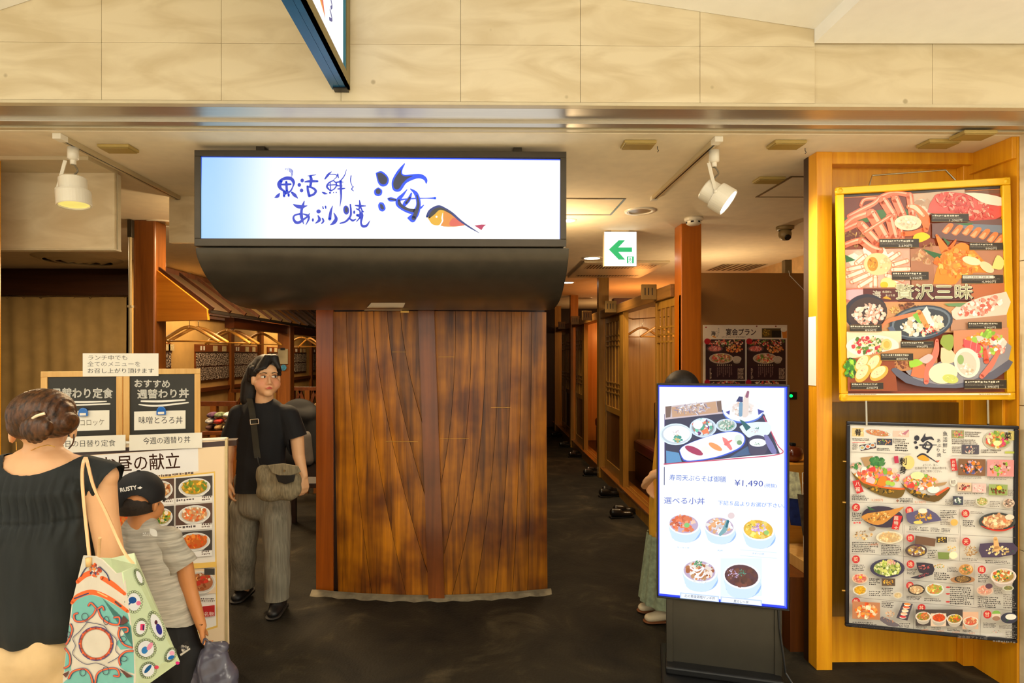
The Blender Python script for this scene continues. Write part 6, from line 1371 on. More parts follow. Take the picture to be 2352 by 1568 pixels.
p.poly([(345, 960), (420, 880), (800, 740), (1060, 695), (1200, 740), (1220, 850), (1120, 950), (860, 1050), (560, 1100), (400, 1090)], (50, 90, 220), sm=3); p.poly([(350, 955), (430, 880), (800, 745), (1060, 705), (1190, 745), (1205, 840), (1110, 935), (850, 1035), (560, 1085), (410, 1075)], (240, 247, 255), sm=3)
p.ell(545, 985, 120, 40, (246, 236, 240), rot=0.4); p.ell(540, 955, 130, 44, (170, 50, 96), rot=0.42); p.ell(700, 950, 66, 52, (246, 240, 236)); p.ell(830, 940, 80, 32, (250, 244, 240), rot=0.5); p.ell(825, 905, 100, 36, (246, 160, 100), rot=0.5); p.stroke([(920, 780), (960, 830), (1030, 930)], [6, 60, 40], (246, 130, 130)); p.stroke([(1040, 820), (960, 870)], [20, 40], (246, 120, 120)); p.ell(1130, 800, 50, 60, (222, 234, 226)); p.ell(1145, 850, 34, 32, (120, 160, 120))
p.poly([(1262, 850), (1512, 850), (1500, 980), (1440, 1015), (1330, 1015), (1275, 980)], (66, 64, 96), sm=2); p.ell(1387, 835, 128, 86, (60, 62, 100)); p.ell(1390, 850, 112, 54, (246, 250, 246)); p.blobs(1385, 870, 46, 26, [(20, 130, 90), (60, 160, 120)], 14); p.poly([(1470, 750), (1530, 760), (1640, 960), (1620, 1000), (1570, 985), (1500, 860)], (120, 120, 180), sm=2)
p.rect(143, 1175, 153, 1415, DB); p.text('寿司天ぷらそば御膳', 215, 1345, 84, (30, 90, 200), w=750, ang=0.035); p.text('¥1,490', 1080, 1425, 112, (24, 60, 170), w=380, ang=0.03); p.text('(税抜)', 1480, 1440, 54, (60, 120, 230), w=160, ang=0.03)
p.crop(1500, 1130, 5.6)
p.text('選べる小丼', 140, 140, 92, (20, 70, 190), w=520, ang=0.02); p.text('下記５品よりお選び下さい。', 830, 160, 62, (60, 130, 240), w=860, ang=0.045)
def bowl(cx, cy, rx, ry, pal, n=60, base=None):
    p.ell(cx+20, cy+ry*0.75, rx*0.95, ry*1.0, (150, 190, 250)); p.poly([(cx-rx, cy), (cx+rx, cy+10), (cx+rx*0.7, cy+ry*1.45), (cx+rx*0.2, cy+ry*1.72), (cx-rx*0.3, cy+ry*1.68), (cx-rx*0.75, cy+ry*1.3)], (206, 230, 248), sm=2); p.ell(cx, cy, rx, ry, (244, 250, 255), rot=0.12); p.ell(cx-4, cy-2, rx*0.9, ry*0.86, base or (190, 170, 200), rot=0.12); p.blobs(cx-4, cy-4, rx*0.88, ry*0.84, pal, n, (0.12, 0.34), rot=0.12)
bowl(400, 410, 205, 135, [(240, 130, 90), (246, 160, 120), (236, 110, 70), (250, 200, 180)], 70); p.blobs(350, 405, 90, 40, [(60, 30, 70), (80, 40, 90)], 26, asp=(0.1, 0.3)); p.ell(434, 422, 34, 32, (130, 200, 120))
bowl(855, 440, 200, 130, [(246, 236, 236), (240, 180, 130), (250, 246, 246), (232, 160, 100), (226, 220, 226)], 90); p.stroke([(950, 370), (920, 470), (860, 540)], [40, 60, 40], (120, 170, 180)); p.stroke([(960, 370), (940, 440)], 30, (30, 110, 130)); p.ell(1000, 300, 44, 40, (226, 206, 210))
bowl(1350, 480, 210, 140, [(250, 214, 80), (246, 196, 50), (255, 226, 120), (236, 180, 60)], 110, (226, 180, 60)); p.blobs(1350, 460, 110, 76, [(226, 190, 230), (206, 160, 216), (240, 214, 240)], 40); p.ell(1450, 515, 32, 30, (150, 200, 110)); p.blobs(1330, 430, 40, 26, [(50, 30, 80)], 12, asp=(0.1, 0.3)); p.blobs(1250, 420, 40, 26, [(60, 130, 60)], 8); p.blobs(1415, 390, 30, 18, [(60, 130, 60)], 8)
bowl(600, 1005, 225, 150, [(246, 230, 220), (206, 130, 80), (226, 170, 120), (250, 244, 240), (180, 100, 60)], 100); p.blobs(580, 905, 60, 50, [(20, 130, 80), (60, 170, 110)], 26); p.stroke([(480, 960), (560, 1000), (650, 960), (600, 1030), (540, 1070), (620, 1080), (660, 1030)], 18, (250, 250, 255)); p.blobs(610, 1130, 120, 30, [(246, 246, 246), (226, 226, 230)], 26)
p.rect(865, 840, 1390, 1320, (226, 244, 252)); bowl(1135, 1065, 240, 165, [(96, 50, 44), (120, 66, 54), (84, 40, 44), (110, 56, 50)], 60, (84, 44, 60)); p.blobs(1020, 1040, 90, 80, [(180, 150, 200), (220, 200, 240)], 26, (0.05, 0.14)); p.blobs(1140, 1020, 60, 46, [(90, 150, 130), (60, 120, 100)], 26, (0.1, 0.25)); p.blobs(970, 990, 60, 30, [(226, 216, 250)], 12, (0.1, 0.3))
for x0_, y0_, x1_, y1_, s_ in ((350, 1268, 845, 1400, '北の黄金鶏塩ザンギ丼'), (865, 1320, 1390, 1450, '黒カレー丼')):
    p.poly([(x0_, y0_), (x1_, y0_+50), (x1_, y1_-8), (x0_, y1_-58)], (190, 214, 246)); p.poly([(x0_+16, y0_+14), (x1_-16, y0_+62), (x1_-16, y1_-14), (x0_+16, y1_-64)], (244, 251, 255))
p.text('北の黄金鶏塩ザンギ丼', 404, 1326, 42, DB, w=390, ang=0.09); p.text('黒カレー丼', 1030, 1398, 44, DB, w=190, ang=0.08)
p.text('サーモン丼', 310, 705, 22, (120, 180, 240), w=155, ang=0.05); p.text('天丼', 820, 745, 24, (120, 180, 240), w=72, ang=0.05); p.text('ネギトロ丼', 1265, 785, 26, (100, 160, 230), w=155, ang=0.05); p.poly([(1112, 725), (1580, 765), (1580, 772), (1112, 732)], (206, 230, 250)); p.poly([(1112, 800), (1580, 835), (1580, 842), (1112, 807)], (206, 230, 250))
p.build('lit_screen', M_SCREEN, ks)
# ------------------------------------------------------------------ banquet plan poster on the brown wall
q4 = [(1615, 746), (1808, 746), (1808, 1020), (1615, 1020)]
a, b = P(1615, 1020, YW-0.004), P(1808, 746, YW-0.004); w4, h4 = b.x-a.x, b.z-a.z
bq = thing('banquet_poster', 'banquet plan poster with dish photos on the brown wall behind the display', 'poster', ((a.x+b.x)/2, YW-0.004, a.z))
bx((-w4/2, 0, 0), (w4/2, 0.003, h4)).build('sheet', M_WHITEP, bq, world=False)
p = Paint(homog(q4, w4, h4), -0.0005); p.rect(1615, 746, 1808, 1020, (240, 224, 200)); p.crop(1600, 730, 9.046)
p.text('宴会プラン', 610, 350, 150, (70, 30, 40), w=620, bold=0.015); p.text('海', 300, 360, 100, (40, 36, 50), bold=0.02); p.poly([(320, 380), (360, 370), (410, 412), (350, 404)], (226, 150, 60), sm=3); p.text('魚活鮮と', 440, 200, 36, (80, 70, 70), vert=True); p.text('あぶり焼', 410, 255, 30, (80, 70, 70), vert=True); p.lines(525, 385, 1120, 410, 1, (110, 90, 80)); p.ell(195, 195, 20, 14, (180, 40, 50))
p.rect(1355, 215, 1760, 410, (90, 70, 30)); p.blobs(1450, 310, 90, 90, [(190, 140, 30), (150, 110, 30), (210, 170, 60)], 40, asp=(0.2, 0.5)); p.rect(1560, 260, 1750, 405, (30, 26, 18)); p.poly([(1760, 230), (1875, 230), (1875, 420), (1790, 420)], (226, 140, 50)); p.ell(1810, 240, 66, 50, (246, 236, 214))
for x0_, x1_, sd_ in ((185, 1005, 0), (1030, 1835, 1)):
    p.rect(x0_, 445, x1_, 1285, (60, 34, 34)); p.rect(x0_, 1000, x1_, 1285, (56, 26, 36))
    for k in range(9):
        p.blobs(x0_+(x1_-x0_)*(0.12+0.095*k), 500+40*(k % 2), 90, 60, [(236, 120, 90), (246, 190, 150), (226, 80, 70), (250, 224, 190), (120, 60, 40), (110, 150, 60)], 14, (0.15, 0.45))
    mid = (x0_+x1_)/2
    p.dish(mid-220, 640, 170, 70, (110, 80, 76), [(240, 130, 120), (226, 90, 80), (250, 170, 150)], 60); p.blobs(mid+180, 640, 200, 90, [(230, 140, 60), (240, 170, 90), (250, 200, 140), (226, 100, 50)], 70); p.dish(mid-90+sd_*60, 840, 250, 110, (214, 190, 160), [(240, 130, 90), (246, 200, 170), (110, 150, 60), (250, 226, 150), (226, 70, 60)], 100); p.dish(mid+230, 850, 96, 56, (226, 206, 180), [(206, 180, 150)], 4, depth=0.8)
    for k in range(8): p.ell(x0_+240+k*41, 978, 11, 11, (250, 226, 190)); p.lines(x0_+230+k*41, 1010, x0_+252+k*41, 1230-40*(k % 3), 14, (170, 130, 120))
    for k in (80, 660, 700, 740): p.lines(x0_+k, 1040, x0_+k+34, 1270, 9, (230, 200, 170))
    p.ell(x0_+30 if not sd_ else x0_+45, 488, 62, 62, (190, 30, 40))
    p.rect(x0_, 1305, x1_, 2000, (60, 34, 34)); p.ell(x0_+30, 1340, 60, 60, (190, 20, 60)); p.blobs(mid, 1360, 330, 60, [(236, 120, 90), (246, 190, 150), (226, 80, 70), (250, 224, 190)], 40, (0.2, 0.5)); p.dish(mid, 1700, 300, 160, (214, 190, 160), [(240, 130, 90), (246, 200, 170), (110, 150, 60), (250, 226, 150)], 80)
p.build('printed_sheet', M_PRINT, bq)
for px in (1738, 1782): q = P(px, 749, YW-0.006); MB().ell(q, (0.006, 0.004, 0.006)).build('pin', plain('red_pin', (150, 60, 40), 0.4), bq)
# ------------------------------------------------------------------ lunch menu stand and chalkboards on the left
Yr0, Yl0 = 2.92, 2.70
ang = math.atan2(Yr0-Yl0, XP(520, Yr0)-XP(100, Yl0)); wA = math.hypot(XP(520, Yr0)-XP(100, Yl0), Yr0-Yl0)
cA = Vector(((XP(520, Yr0)+XP(100, Yl0))/2, (Yr0+Yl0)/2, 0))
def px_plane(px, py, off=0.0):
    """pixel to (x along the board, z) on the vertical plane of the stand, shifted off towards the viewer"""
    x, z = (px-PX0)/FX, (PY0-py)/FX; c, s = math.cos(YAW), math.sin(YAW)
    d = Vector((x*c+s, -x*s+c, z)); u = Vector((math.cos(ang), math.sin(ang), 0)); n = Vector((math.sin(ang), -math.cos(ang), 0))
    o = cA+n*off; k = (o.dot(n))/(d.dot(n)); hit = d*k
    return ((hit-cA).dot(u), CH+hit.z)
ls = thing('lunch_menu_stand', 'tall lunch menu board with dish photos behind the boy', 'menu stand', cA, (0, 0, ang))
ztop = px_plane(518, 1009)[1]
M_CREAM = plain('cream_board', (240, 214, 176), 0.45, var=0.02)
bx((-wA/2, 0.0, 0.05), (wA/2, 0.02, ztop)).build('board', M_CREAM, ls, world=False)
for sx in (-1, 1):
    bx((sx*wA/2-0.006, -0.006, 0.03), (sx*wA/2+0.006, 0.026, ztop+0.006)).build('side_rail', plain('pale_gold_rail', (214, 190, 140), 0.35, 0.3), ls, world=False)
    bx((sx*(wA/2-0.05)-0.02, -0.16, 0.0), (sx*(wA/2-0.05)+0.02, 0.2, 0.03)).build('foot', M_BLACK, ls, bevel=0.005, world=False)
bx((-wA/2, -0.006, ztop), (wA/2, 0.026, ztop+0.008)).build('top_rail', M_WHITEP, ls, world=False)
p = Paint(lambda x, y: px_plane(x, y), -0.0005)
p.poly([(96, 1035), (519, 1010), (527, 1478), (96, 1700)], (246, 218, 178)); p.poly([(97, 1040), (517, 1012), (518, 1024), (97, 1052)], (70, 52, 48)); p.poly([(100, 1054), (455, 1028), (456, 1082), (100, 1118)], (244, 240, 236))
p.text('お昼の献立', 236, 1082, 40, (92, 52, 30), w=178, ang=-0.055, bold=0.006); p.text('旬', 196, 1086, 36, (92, 52, 30), ang=-0.06)
p.poly([(110, 1124), (494, 1082), (500, 1440), (110, 1560)], (240, 196, 96)); p.poly([(113, 1128), (491, 1086), (497, 1436), (113, 1554)], (246, 238, 226))
p.lines(330, 1092, 470, 1100, 1, (110, 90, 80), slope=-0.09)
FOOD = [[(250, 150, 60), (246, 120, 40), (240, 90, 30)], [(246, 190, 60), (60, 120, 40), (250, 160, 60), (250, 230, 200), (160, 190, 50)], [(246, 120, 60), (250, 190, 120), (240, 226, 200)], [(226, 160, 90), (190, 110, 50), (250, 220, 180), (160, 80, 40)], [(250, 190, 60), (246, 160, 30), (120, 150, 50)], [(250, 180, 40), (255, 200, 80), (110, 150, 50), (240, 150, 30)]]
k = 0
for r_ in range(3):
    for c_, (xa, xb_) in enumerate(((126, 228), (231, 336), (338, 400), (404, 488))):
        y0_ = 1098+r_*62-(xa-400)*0.075
        p.poly([(xa, y0_), (xb_, y0_-(xb_-xa)*0.075), (xb_, y0_+58-(xb_-xa)*0.075), (xa, y0_+58)], (74, 66, 62) if (c_+r_) % 2 else (96, 70, 60))
        p.dish((xa+xb_)/2+1, y0_+24-(xb_-xa)*0.04, (xb_-xa)*0.44, 21, (240, 236, 228), FOOD[(k+1) % 6], 44, rot=-0.08, depth=0.25); k += 1
        p.poly([(xa, y0_+46), (xb_, y0_+46-(xb_-xa)*0.075), (xb_, y0_+59-(xb_-xa)*0.075), (xa, y0_+59)], (246, 240, 232)); p.lines(xa+2, y0_+47, xb_-30, y0_+55, 1, (90, 80, 80), slope=-0.07); p.lines(xb_-24, y0_+41, xb_-2, y0_+52, 2, (110, 90, 80), slope=-0.07)
p.poly([(404, 1295), (496, 1288), (497, 1300), (404, 1307)], (246, 200, 100)); p.poly([(405, 1309), (494, 1302), (496, 1360), (405, 1366)], (236, 206, 170)); p.dish(461, 1335, 36, 26, (230, 220, 206), FOOD[3]+[(210, 60, 40)], 40, depth=0.2); p.rect(470, 1303, 494, 1318, (70, 66, 62)); p.lines(462, 1370, 494, 1380, 2, (110, 90, 80)); p.poly([(466, 1390), (494, 1387), (494, 1412), (466, 1415)], (190, 44, 44)); p.text('名物', 470, 1412, 12, (250, 230, 214), w=22); p.poly([(130, 1330), (400, 1305), (400, 1420), (130, 1450)], (240, 214, 180)); p.dish(260, 1370, 90, 40, (240, 232, 220), FOOD[1], 50)
p.build('printed_sheet', M_PRINTG, ls)
# easel shelf carrying the chalkboards just behind the menu stand
def board_at(name, label, cat, quadpx, off, group=None):
    """flat thing parallel to the stand: returns root, local rect"""
    (xa, za), (xb_, zb_) = px_plane(*quadpx[0], off), px_plane(*quadpx[1], off)
    n = Vector((math.sin(ang), -math.cos(ang), 0)); u = Vector((math.cos(ang), math.sin(ang), 0))
    c = cA+u*((xa+xb_)/2)+n*off
    t = thing(name, label, cat, (c.x, c.y, zb_), (0, 0, ang), group)
    return t, xb_-xa, za-zb_, (xa+xb_)/2, zb_
offc = -0.045
M_CHALK = plain('blackboard', (44, 42, 34), 0.5, var=0.05, scale=5)
def chalk(label, quadpx, draw, group):
    t, w_, h_, xm, zb_ = board_at('chalkboard', label, 'chalkboard', quadpx, offc, group)
    a = w_/2; fw = 0.026
    bx((-a, -0.014, 0), (a, 0, fw)).build('frame_rail', M_PINE, t, bevel=0.002, world=False); bx((-a, -0.014, h_-fw), (a, 0, h_)).build('frame_rail', M_PINE, t, bevel=0.002, world=False)
    bx((-a, -0.014, fw), (-a+fw, 0, h_-fw)).build('frame_stile', M_PINE, t, bevel=0.002, world=False); bx((a-fw, -0.014, fw), (a, 0, h_-fw)).build('frame_stile', M_PINE, t, bevel=0.002, world=False)
    bx((-a+fw, -0.006, fw), (a-fw, 0, h_-fw)).build('slate', M_CHALK, t, world=False)
    p = Paint(lambda x, y: (px_plane(x, y, offc)[0]-xm, px_plane(x, y, offc)[1]-zb_), -0.0065); draw(p); p.build('chalk_writing', M_PRINT, t)
    return t
WH = (240, 236, 224)
def dr(p):
    p.crop(60, 780, 4.479)
    p.text('おすすめ', 1120, 480, 88, WH, w=360, bold=0.022, ang=0.02); p.text('週替わり丼', 1150, 596, 100, WH, w=525, bold=0.022, ang=-0.02)
    p.stroke([(1190, 630), (1400, 632), (1635, 618)], [18, 22, 16], WH); p.stroke([(1165, 665), (1350, 678), (1670, 645)], [12, 20, 14], WH)
def dl(p):
    p.crop(60, 780, 4.479)
    p.text('日替わり定食', 285, 590, 110, WH, w=610, bold=0.022, ang=0.0); p.stroke([(420, 636), (600, 640), (830, 632)], [14, 20, 12], WH); p.stroke([(400, 672), (600, 668), (865, 658)], [10, 16, 14], WH)
cb1 = chalk('pine framed chalkboard on the left reading daily set meal, behind the woman\'s head', ((96, 853), (283, 1022)), dl, 'chalkboards on the lunch stand')
cb2 = chalk('pine framed chalkboard on the right reading weekly rice bowl', ((285, 847), (461, 1018)), dr, 'chalkboards on the lunch stand')
eas = thing('chalkboard_easel', 'dark easel rail carrying the two chalkboards behind the lunch menu stand', 'easel', cA-Vector((math.sin(ang), -math.cos(ang), 0))*0.09, (0, 0, ang))
zb_ = cb1.location.z
bx((-0.46, -0.01, zb_-0.03), (0.42, 0.07, zb_-0.002)).build('shelf', M_DARKW, eas, world=False)
for x in (-0.28, 0.26): bx((x-0.02, 0.04, 0), (x+0.02, 0.07, zb_-0.03)).build('leg', M_DARKW, eas, world=False)
def card(label, quadpx, off, draw, mat=None, name='paper_notice', grp=None):
    t, w_, h_, xm, z_ = board_at(name, label, 'notice', quadpx, off, grp)
    bx((-w_/2, 0, 0), (w_/2, 0.0025, h_)).build('card', mat or M_WHITEP, t, world=False)
    p = Paint(lambda x, y: (px_plane(x, y, off)[0]-xm, px_plane(x, y, off)[1]-z_), -0.0005); draw(p.crop(60, 780, 4.479)); p.build('lettering', M_PRINT, t)
    return t
INK = (46, 44, 44)
def d1(p): p.text('ランチ中でも', 640, 205, 56, (110, 106, 100), w=400); p.text('全てのメニューを', 630, 270, 56, (130, 126, 120), w=545); p.text('お召し上がり頂けます', 635, 340, 56, INK, w=680)
def d2(p): p.text('味噌とろろ丼', 1160, 856, 80, INK, w=450)
def d3(p): p.text('野菜コロッケ', 420, 885, 76, (140, 132, 110), w=385, ang=-0.03)
def d4(p): p.text('今週の週替り丼', 1205, 1070, 76, INK, w=485, ang=-0.035)
def d5(p): p.text('本日の日替り定食', 320, 1100, 74, (80, 78, 70), w=600, ang=-0.02)
card('white laminated notice with three handwritten lines above the chalkboards', ((190, 811), (364, 863)), offc+0.016, d1)
card('white slip reading miso rice bowl on the right chalkboard', ((308, 945), (426, 984)), offc+0.010, d2)
card('white slip reading croquette on the left chalkboard', ((150, 944), (251, 987)), offc+0.010, d3)
card('white strip under the right chalkboard reading this week\'s bowl', ((297, 999), (464, 1028)), 0.010, d4)
card('white strip under the left chalkboard reading today\'s set meal', ((98, 1005), (288, 1034)), 0.010, d5)
for px, py, lb_ in ((371, 942, 'blue dome magnet holding the slip on the right chalkboard'), (192, 945, 'blue dome magnet holding the slip on the left chalkboard')):
    t, w_, h_, xm, z_ = board_at('magnet_clip', lb_, 'magnet', ((px-11, py-9), (px+11, py+10)), offc+0.014, 'blue magnets on the chalkboards')
    mb_ = plain('blue_translucent_plastic', (10, 104, 190), 0.15, coat=0.5)
    m = MB(); pts = [(-w_/2, 0, 0), (w_/2, 0, 0)]+[(w_/2*math.cos(a_), 0, h_*0.45+h_*0.55*math.sin(a_)) for a_ in (0.0, 0.5, 1.0, 1.57, 2.14, 2.64, 3.14)]
    m.prism([Vector(q) for q in pts], (0, -0.010, 0)); m.build('dome', mb_, t, bevel=0.002, world=False)
    bx((-w_*0.33, -0.0115, h_*0.1), (w_*0.33, -0.0102, h_*0.38)).build('label_plate', M_WHITEP, t, world=False)
# ------------------------------------------------------------------ people
M_SKIN = plain('skin_warm', (226, 172, 124), 0.5, var=0.03, scale=6)
M_SKIN2 = plain('skin_tan', (206, 138, 84), 0.5, var=0.03, scale=6)
M_HAIRB = plain('black_hair', (24, 17, 12), 0.58, var=0.3, scale=30, stretch=(3, 3, 0.5), bump=0.15, bscale=90)
M_HAIRBR = plain('brown_hair', (74, 43, 17), 0.42, var=0.4, scale=40, stretch=(2.5, 1, 1), bump=0.2, bscale=120)
M_BLKTEE = plain('black_tee_cotton', (12, 12, 16), 0.85, var=0.1, bump=0.05, bscale=20)
M_TROU = plain('grey_striped_trousers', (124, 119, 103), 0.8, var=0.14, scale=18, stretch=(6, 6, 0.15), bump=0.06, bscale=12)
def edge_cut(me, keep, snap):
    """drop what lies beyond a garment edge and pull the border onto it"""
    bm = bmesh.new(); bm.from_mesh(me)
    bad = {v for v in bm.verts if not keep(v.co)}
    fs = [f for f in bm.faces if all(v in bad for v in f.verts)]
    bmesh.ops.delete(bm, geom=fs, context='FACES')
    for v in bm.verts:
        if v.is_valid and not keep(v.co): v.co = snap(v.co)
    loose = [v for v in bm.verts if not v.link_faces]; bmesh.ops.delete(bm, geom=loose, context='VERTS')
    bm.to_mesh(me); bm.free(); me.update()
def garment(mb, name, mat, parent, voxel=0.007, it=5, cuts=(), fold=None, thick=0.0):
    root = parent
    while root.parent is not None: root = root.parent
    me = remesh(mb, name, voxel, it, 0.5)          # world coordinates
    for keep, snap in cuts: edge_cut(me, keep, snap)
    if fold:
        nr = [v.normal.copy() for v in me.vertices]
        for v, n in zip(me.vertices, nr): v.co += n*fold(v.co)
    off = root.location
    for v in me.vertices: v.co -= off
    me.update()
    me.polygons.foreach_set('use_smooth', [True]*len(me.polygons))
    return finish(name, me, mat, parent, smooth=True)
def zcut_below(z): return (lambda c: c.z >= z, lambda c: Vector((c.x, c.y, z)))
def zcut_above(z): return (lambda c: c.z <= z, lambda c: Vector((c.x, c.y, z)))
def pcut(co, no):
    """keep the side the normal points to"""
    co, no = Vector(co), Vector(no).normalized()
    return (lambda c: (c-co).dot(no) >= 0, lambda c: c-no*(c-co).dot(no))
def chain(m, pts, k=(1, 1, 1)):
    for (a, ra), (b, rb_) in zip(pts[:-1], pts[1:]): m.rcone(a, ra, b, rb_, k)
def hand(m, wrist, d, s, n, sc=1.0, curl=0.35, spread=1.0):
    """palm, four unequal bent fingers and a thumb; d along the hand, s towards the thumb side, n palm side"""
    d, s, n = Vector(d).normalized(), Vector(s).normalized(), Vector(n).normalized(); w_ = Vector(wrist)
    for o in (-0.024, -0.008, 0.008, 0.024):
        m.rcone(w_+s*o*0.6*sc+d*0.012*sc, 0.015*sc, w_+(s*o+d*0.075)*sc, 0.0125*sc)
    for o, ln in ((0.027, 0.062), (0.009, 0.072), (-0.009, 0.067), (-0.026, 0.052)):
        p_ = w_+(s*o+d*0.075)*sc; a = 0.15+curl*0.4
        for seg, (fr, r0, r1) in enumerate(((0.45, 0.0098, 0.009), (0.32, 0.009, 0.0083), (0.25, 0.0083, 0.0068))):
            dd = d*math.cos(a)+n*math.sin(a)+s*o*1.4*spread; q = p_+dd*ln*fr*sc
            m.rcone(p_, r0*sc, q, r1*sc, n=10, m=5); p_ = q; a += curl*0.9
    t0 = w_+(s*0.020+d*0.022)*sc; t1 = w_+(s*0.047+d*0.05+n*0.012)*sc; t2 = w_+(s*0.052+d*0.078+n*0.02)*sc
    m.rcone(t0, 0.0135*sc, t1, 0.0105*sc); m.rcone(t1, 0.0105*sc, t2, 0.008*sc)
def shoe_at(parent, name, toe, heel, wd, mat, sole):
    """shoe lying along heel -> toe on the floor"""
    toe, heel = Vector(toe), Vector(heel); d = (toe-heel).normalized()
    m = MB(); m.rcone(heel+Vector((0, 0, 0.04)), wd*0.85, heel.lerp(toe, 0.5)+Vector((0, 0, 0.045)), wd*0.95, k=(1, 1, 0.85)); m.rcone(heel.lerp(toe, 0.5)+Vector((0, 0, 0.04)), wd*0.95, toe-d*wd*0.6+Vector((0, 0, 0.03)), wd*0.8, k=(1, 1, 0.72)); m.rcone(heel+Vector((0, 0, 0.06)), wd*0.8, heel+d*0.03+Vector((0, 0, 0.085)), wd*0.75)
    u = garment(m, name, mat, parent, 0.007, 4, [zcut_below(0.012)])
    m = MB(); m.rcone(heel+Vector((0, 0, 0.011)), wd*0.98, toe-d*wd*0.6+Vector((0, 0, 0.011)), wd*0.98, k=(1, 1, 0.2)); m.build('sole', sole, u, smooth=True)
    return u
def flush_skin(root):
    # skin with naturally flushed cheeks
    m, nt, b = nmat('skin_flushed'); tc = nt.nodes.new('ShaderNodeTexCoord'); fac = None
    for sx in (-1, 1):
        d = nt.nodes.new('ShaderNodeVectorMath'); d.operation = 'DISTANCE'; d.inputs[1].default_value = Hd(sx*0.042, 0.068, -0.028)-root.location
        nt.links.new(tc.outputs['Object'], d.inputs[0]); r = nt.nodes.new('ShaderNodeMapRange'); r.inputs[1].default_value = 0.0; r.inputs[2].default_value = 0.055; r.inputs[3].default_value = 0.6; r.inputs[4].default_value = 0.0
        nt.links.new(d.outputs['Value'], r.inputs[0])
        if fac is None: fac = r.outputs[0]
        else:
            a = nt.nodes.new('ShaderNodeMath'); a.operation = 'MAXIMUM'; nt.links.new(fac, a.inputs[0]); nt.links.new(r.outputs[0], a.inputs[1]); fac = a.outputs[0]
    mx = nt.nodes.new('ShaderNodeMix'); mx.data_type = 'RGBA'; mx.inputs[6].default_value = lin((228, 176, 130)); mx.inputs[7].default_value = lin((222, 118, 88))
    nt.links.new(fac, mx.inputs[0]); nt.links.new(mx.outputs[2], b.inputs['Base Color']); b.inputs['Roughness'].default_value = 0.5
    return m
# ================================================================== the woman standing in the aisle
Y0 = 3.58
def L(px, py, dy=0.0): return P(px, py, Y0+dy)
W1 = thing('person', 'standing woman in black T-shirt and grey trousers with a cross-body bag, looking right', 'person', (XP(600, Y0), Y0, 0))
phi = math.radians(33); C = L(611, 868, 0.02)
fwd = Vector((math.sin(phi), -math.cos(phi), 0)); rgt = Vector((math.cos(phi), math.sin(phi), 0)); UP = Vector((0, 0, 1))
def Hd(a, b, c): return C+rgt*a+fwd*b+UP*c
rot = (0, 0, phi)
m = MB()
m.ell(Hd(0, -0.018, 0.03), (0.073, 0.09, 0.094), rot); m.ell(Hd(0, 0.018, -0.04), (0.070, 0.066, 0.068), rot); m.ell(Hd(0, 0.058, -0.088), (0.03, 0.026, 0.024), rot)
for sx in (-1, 1):
    m.ell(Hd(sx*0.040, 0.042, -0.036), (0.036, 0.034, 0.038), rot); m.ell(Hd(sx*0.030, 0.064, 0.034), (0.026, 0.018, 0.012), rot)
    m.ell(Hd(sx*0.076, -0.004, -0.012), (0.010, 0.02, 0.031), rot)
m.ell(Hd(0, 0.052, 0.05), (0.052, 0.026, 0.035), rot)
m.rcone(Hd(0, 0.078, 0.012), 0.007, Hd(0, 0.094, -0.026), 0.0105); 
for sx in (-1, 1): m.ell(Hd(sx*0.012, 0.084, -0.031), (0.009, 0.011, 0.008), rot)
m.ell(Hd(0, 0.078, -0.054), (0.026, 0.012, 0.013), rot)
m.rcone(Hd(0, -0.02, -0.07), 0.05, L(606, 936, 0.06), 0.056)
chain(m, [(L(606, 936, 0.06), 0.056), (L(600, 985, 0.07), 0.12)], (1, 0.7, 1)); m.rcone(L(600, 985, 0.07), 0.13, L(594, 1110, 0.08), 0.14, (1, 0.68, 1))
m.rcone(L(556, 948, 0.06), 0.045, L(660, 950, 0.06), 0.045)
chain(m, [(L(548, 952, 0.06), 0.048), (L(528, 1018, 0.06), 0.042), (L(521, 1062, 0.05), 0.036), (L(526, 1104, 0.02), 0.024)])
chain(m, [(L(668, 952, 0.06), 0.048), (L(682, 1006, 0.05), 0.043), (L(686, 1046, 0.04), 0.037), (L(698, 1092, 0.0), 0.0245)])
hand(m, L(698, 1093, 0.0), (0.10, -0.15, -1), (-0.55, -0.8, 0), (-0.8, 0.5, 0), 0.92, 0.45)
hand(m, L(526, 1105, 0.02), (0.05, -0.1, -1), (0.6, -0.75, 0), (0.8, 0.55, 0), 0.92, 0.4)
for hx, kn, an, dyh, dyk, dya in ((566, (558, 1262), (560, 1350), 0.09, 0.12, 0.2), (630, (637, 1270), (637, 1376), 0.06, 0.02, 0.0)):
    chain(m, [(L(hx, 1160, dyh), 0.085), (L(kn[0], kn[1], dyk), 0.058), (L(an[0], an[1], dya), 0.038)])
rbuild(m, 'body', flush_skin(W1), W1, 0.0052, 4)
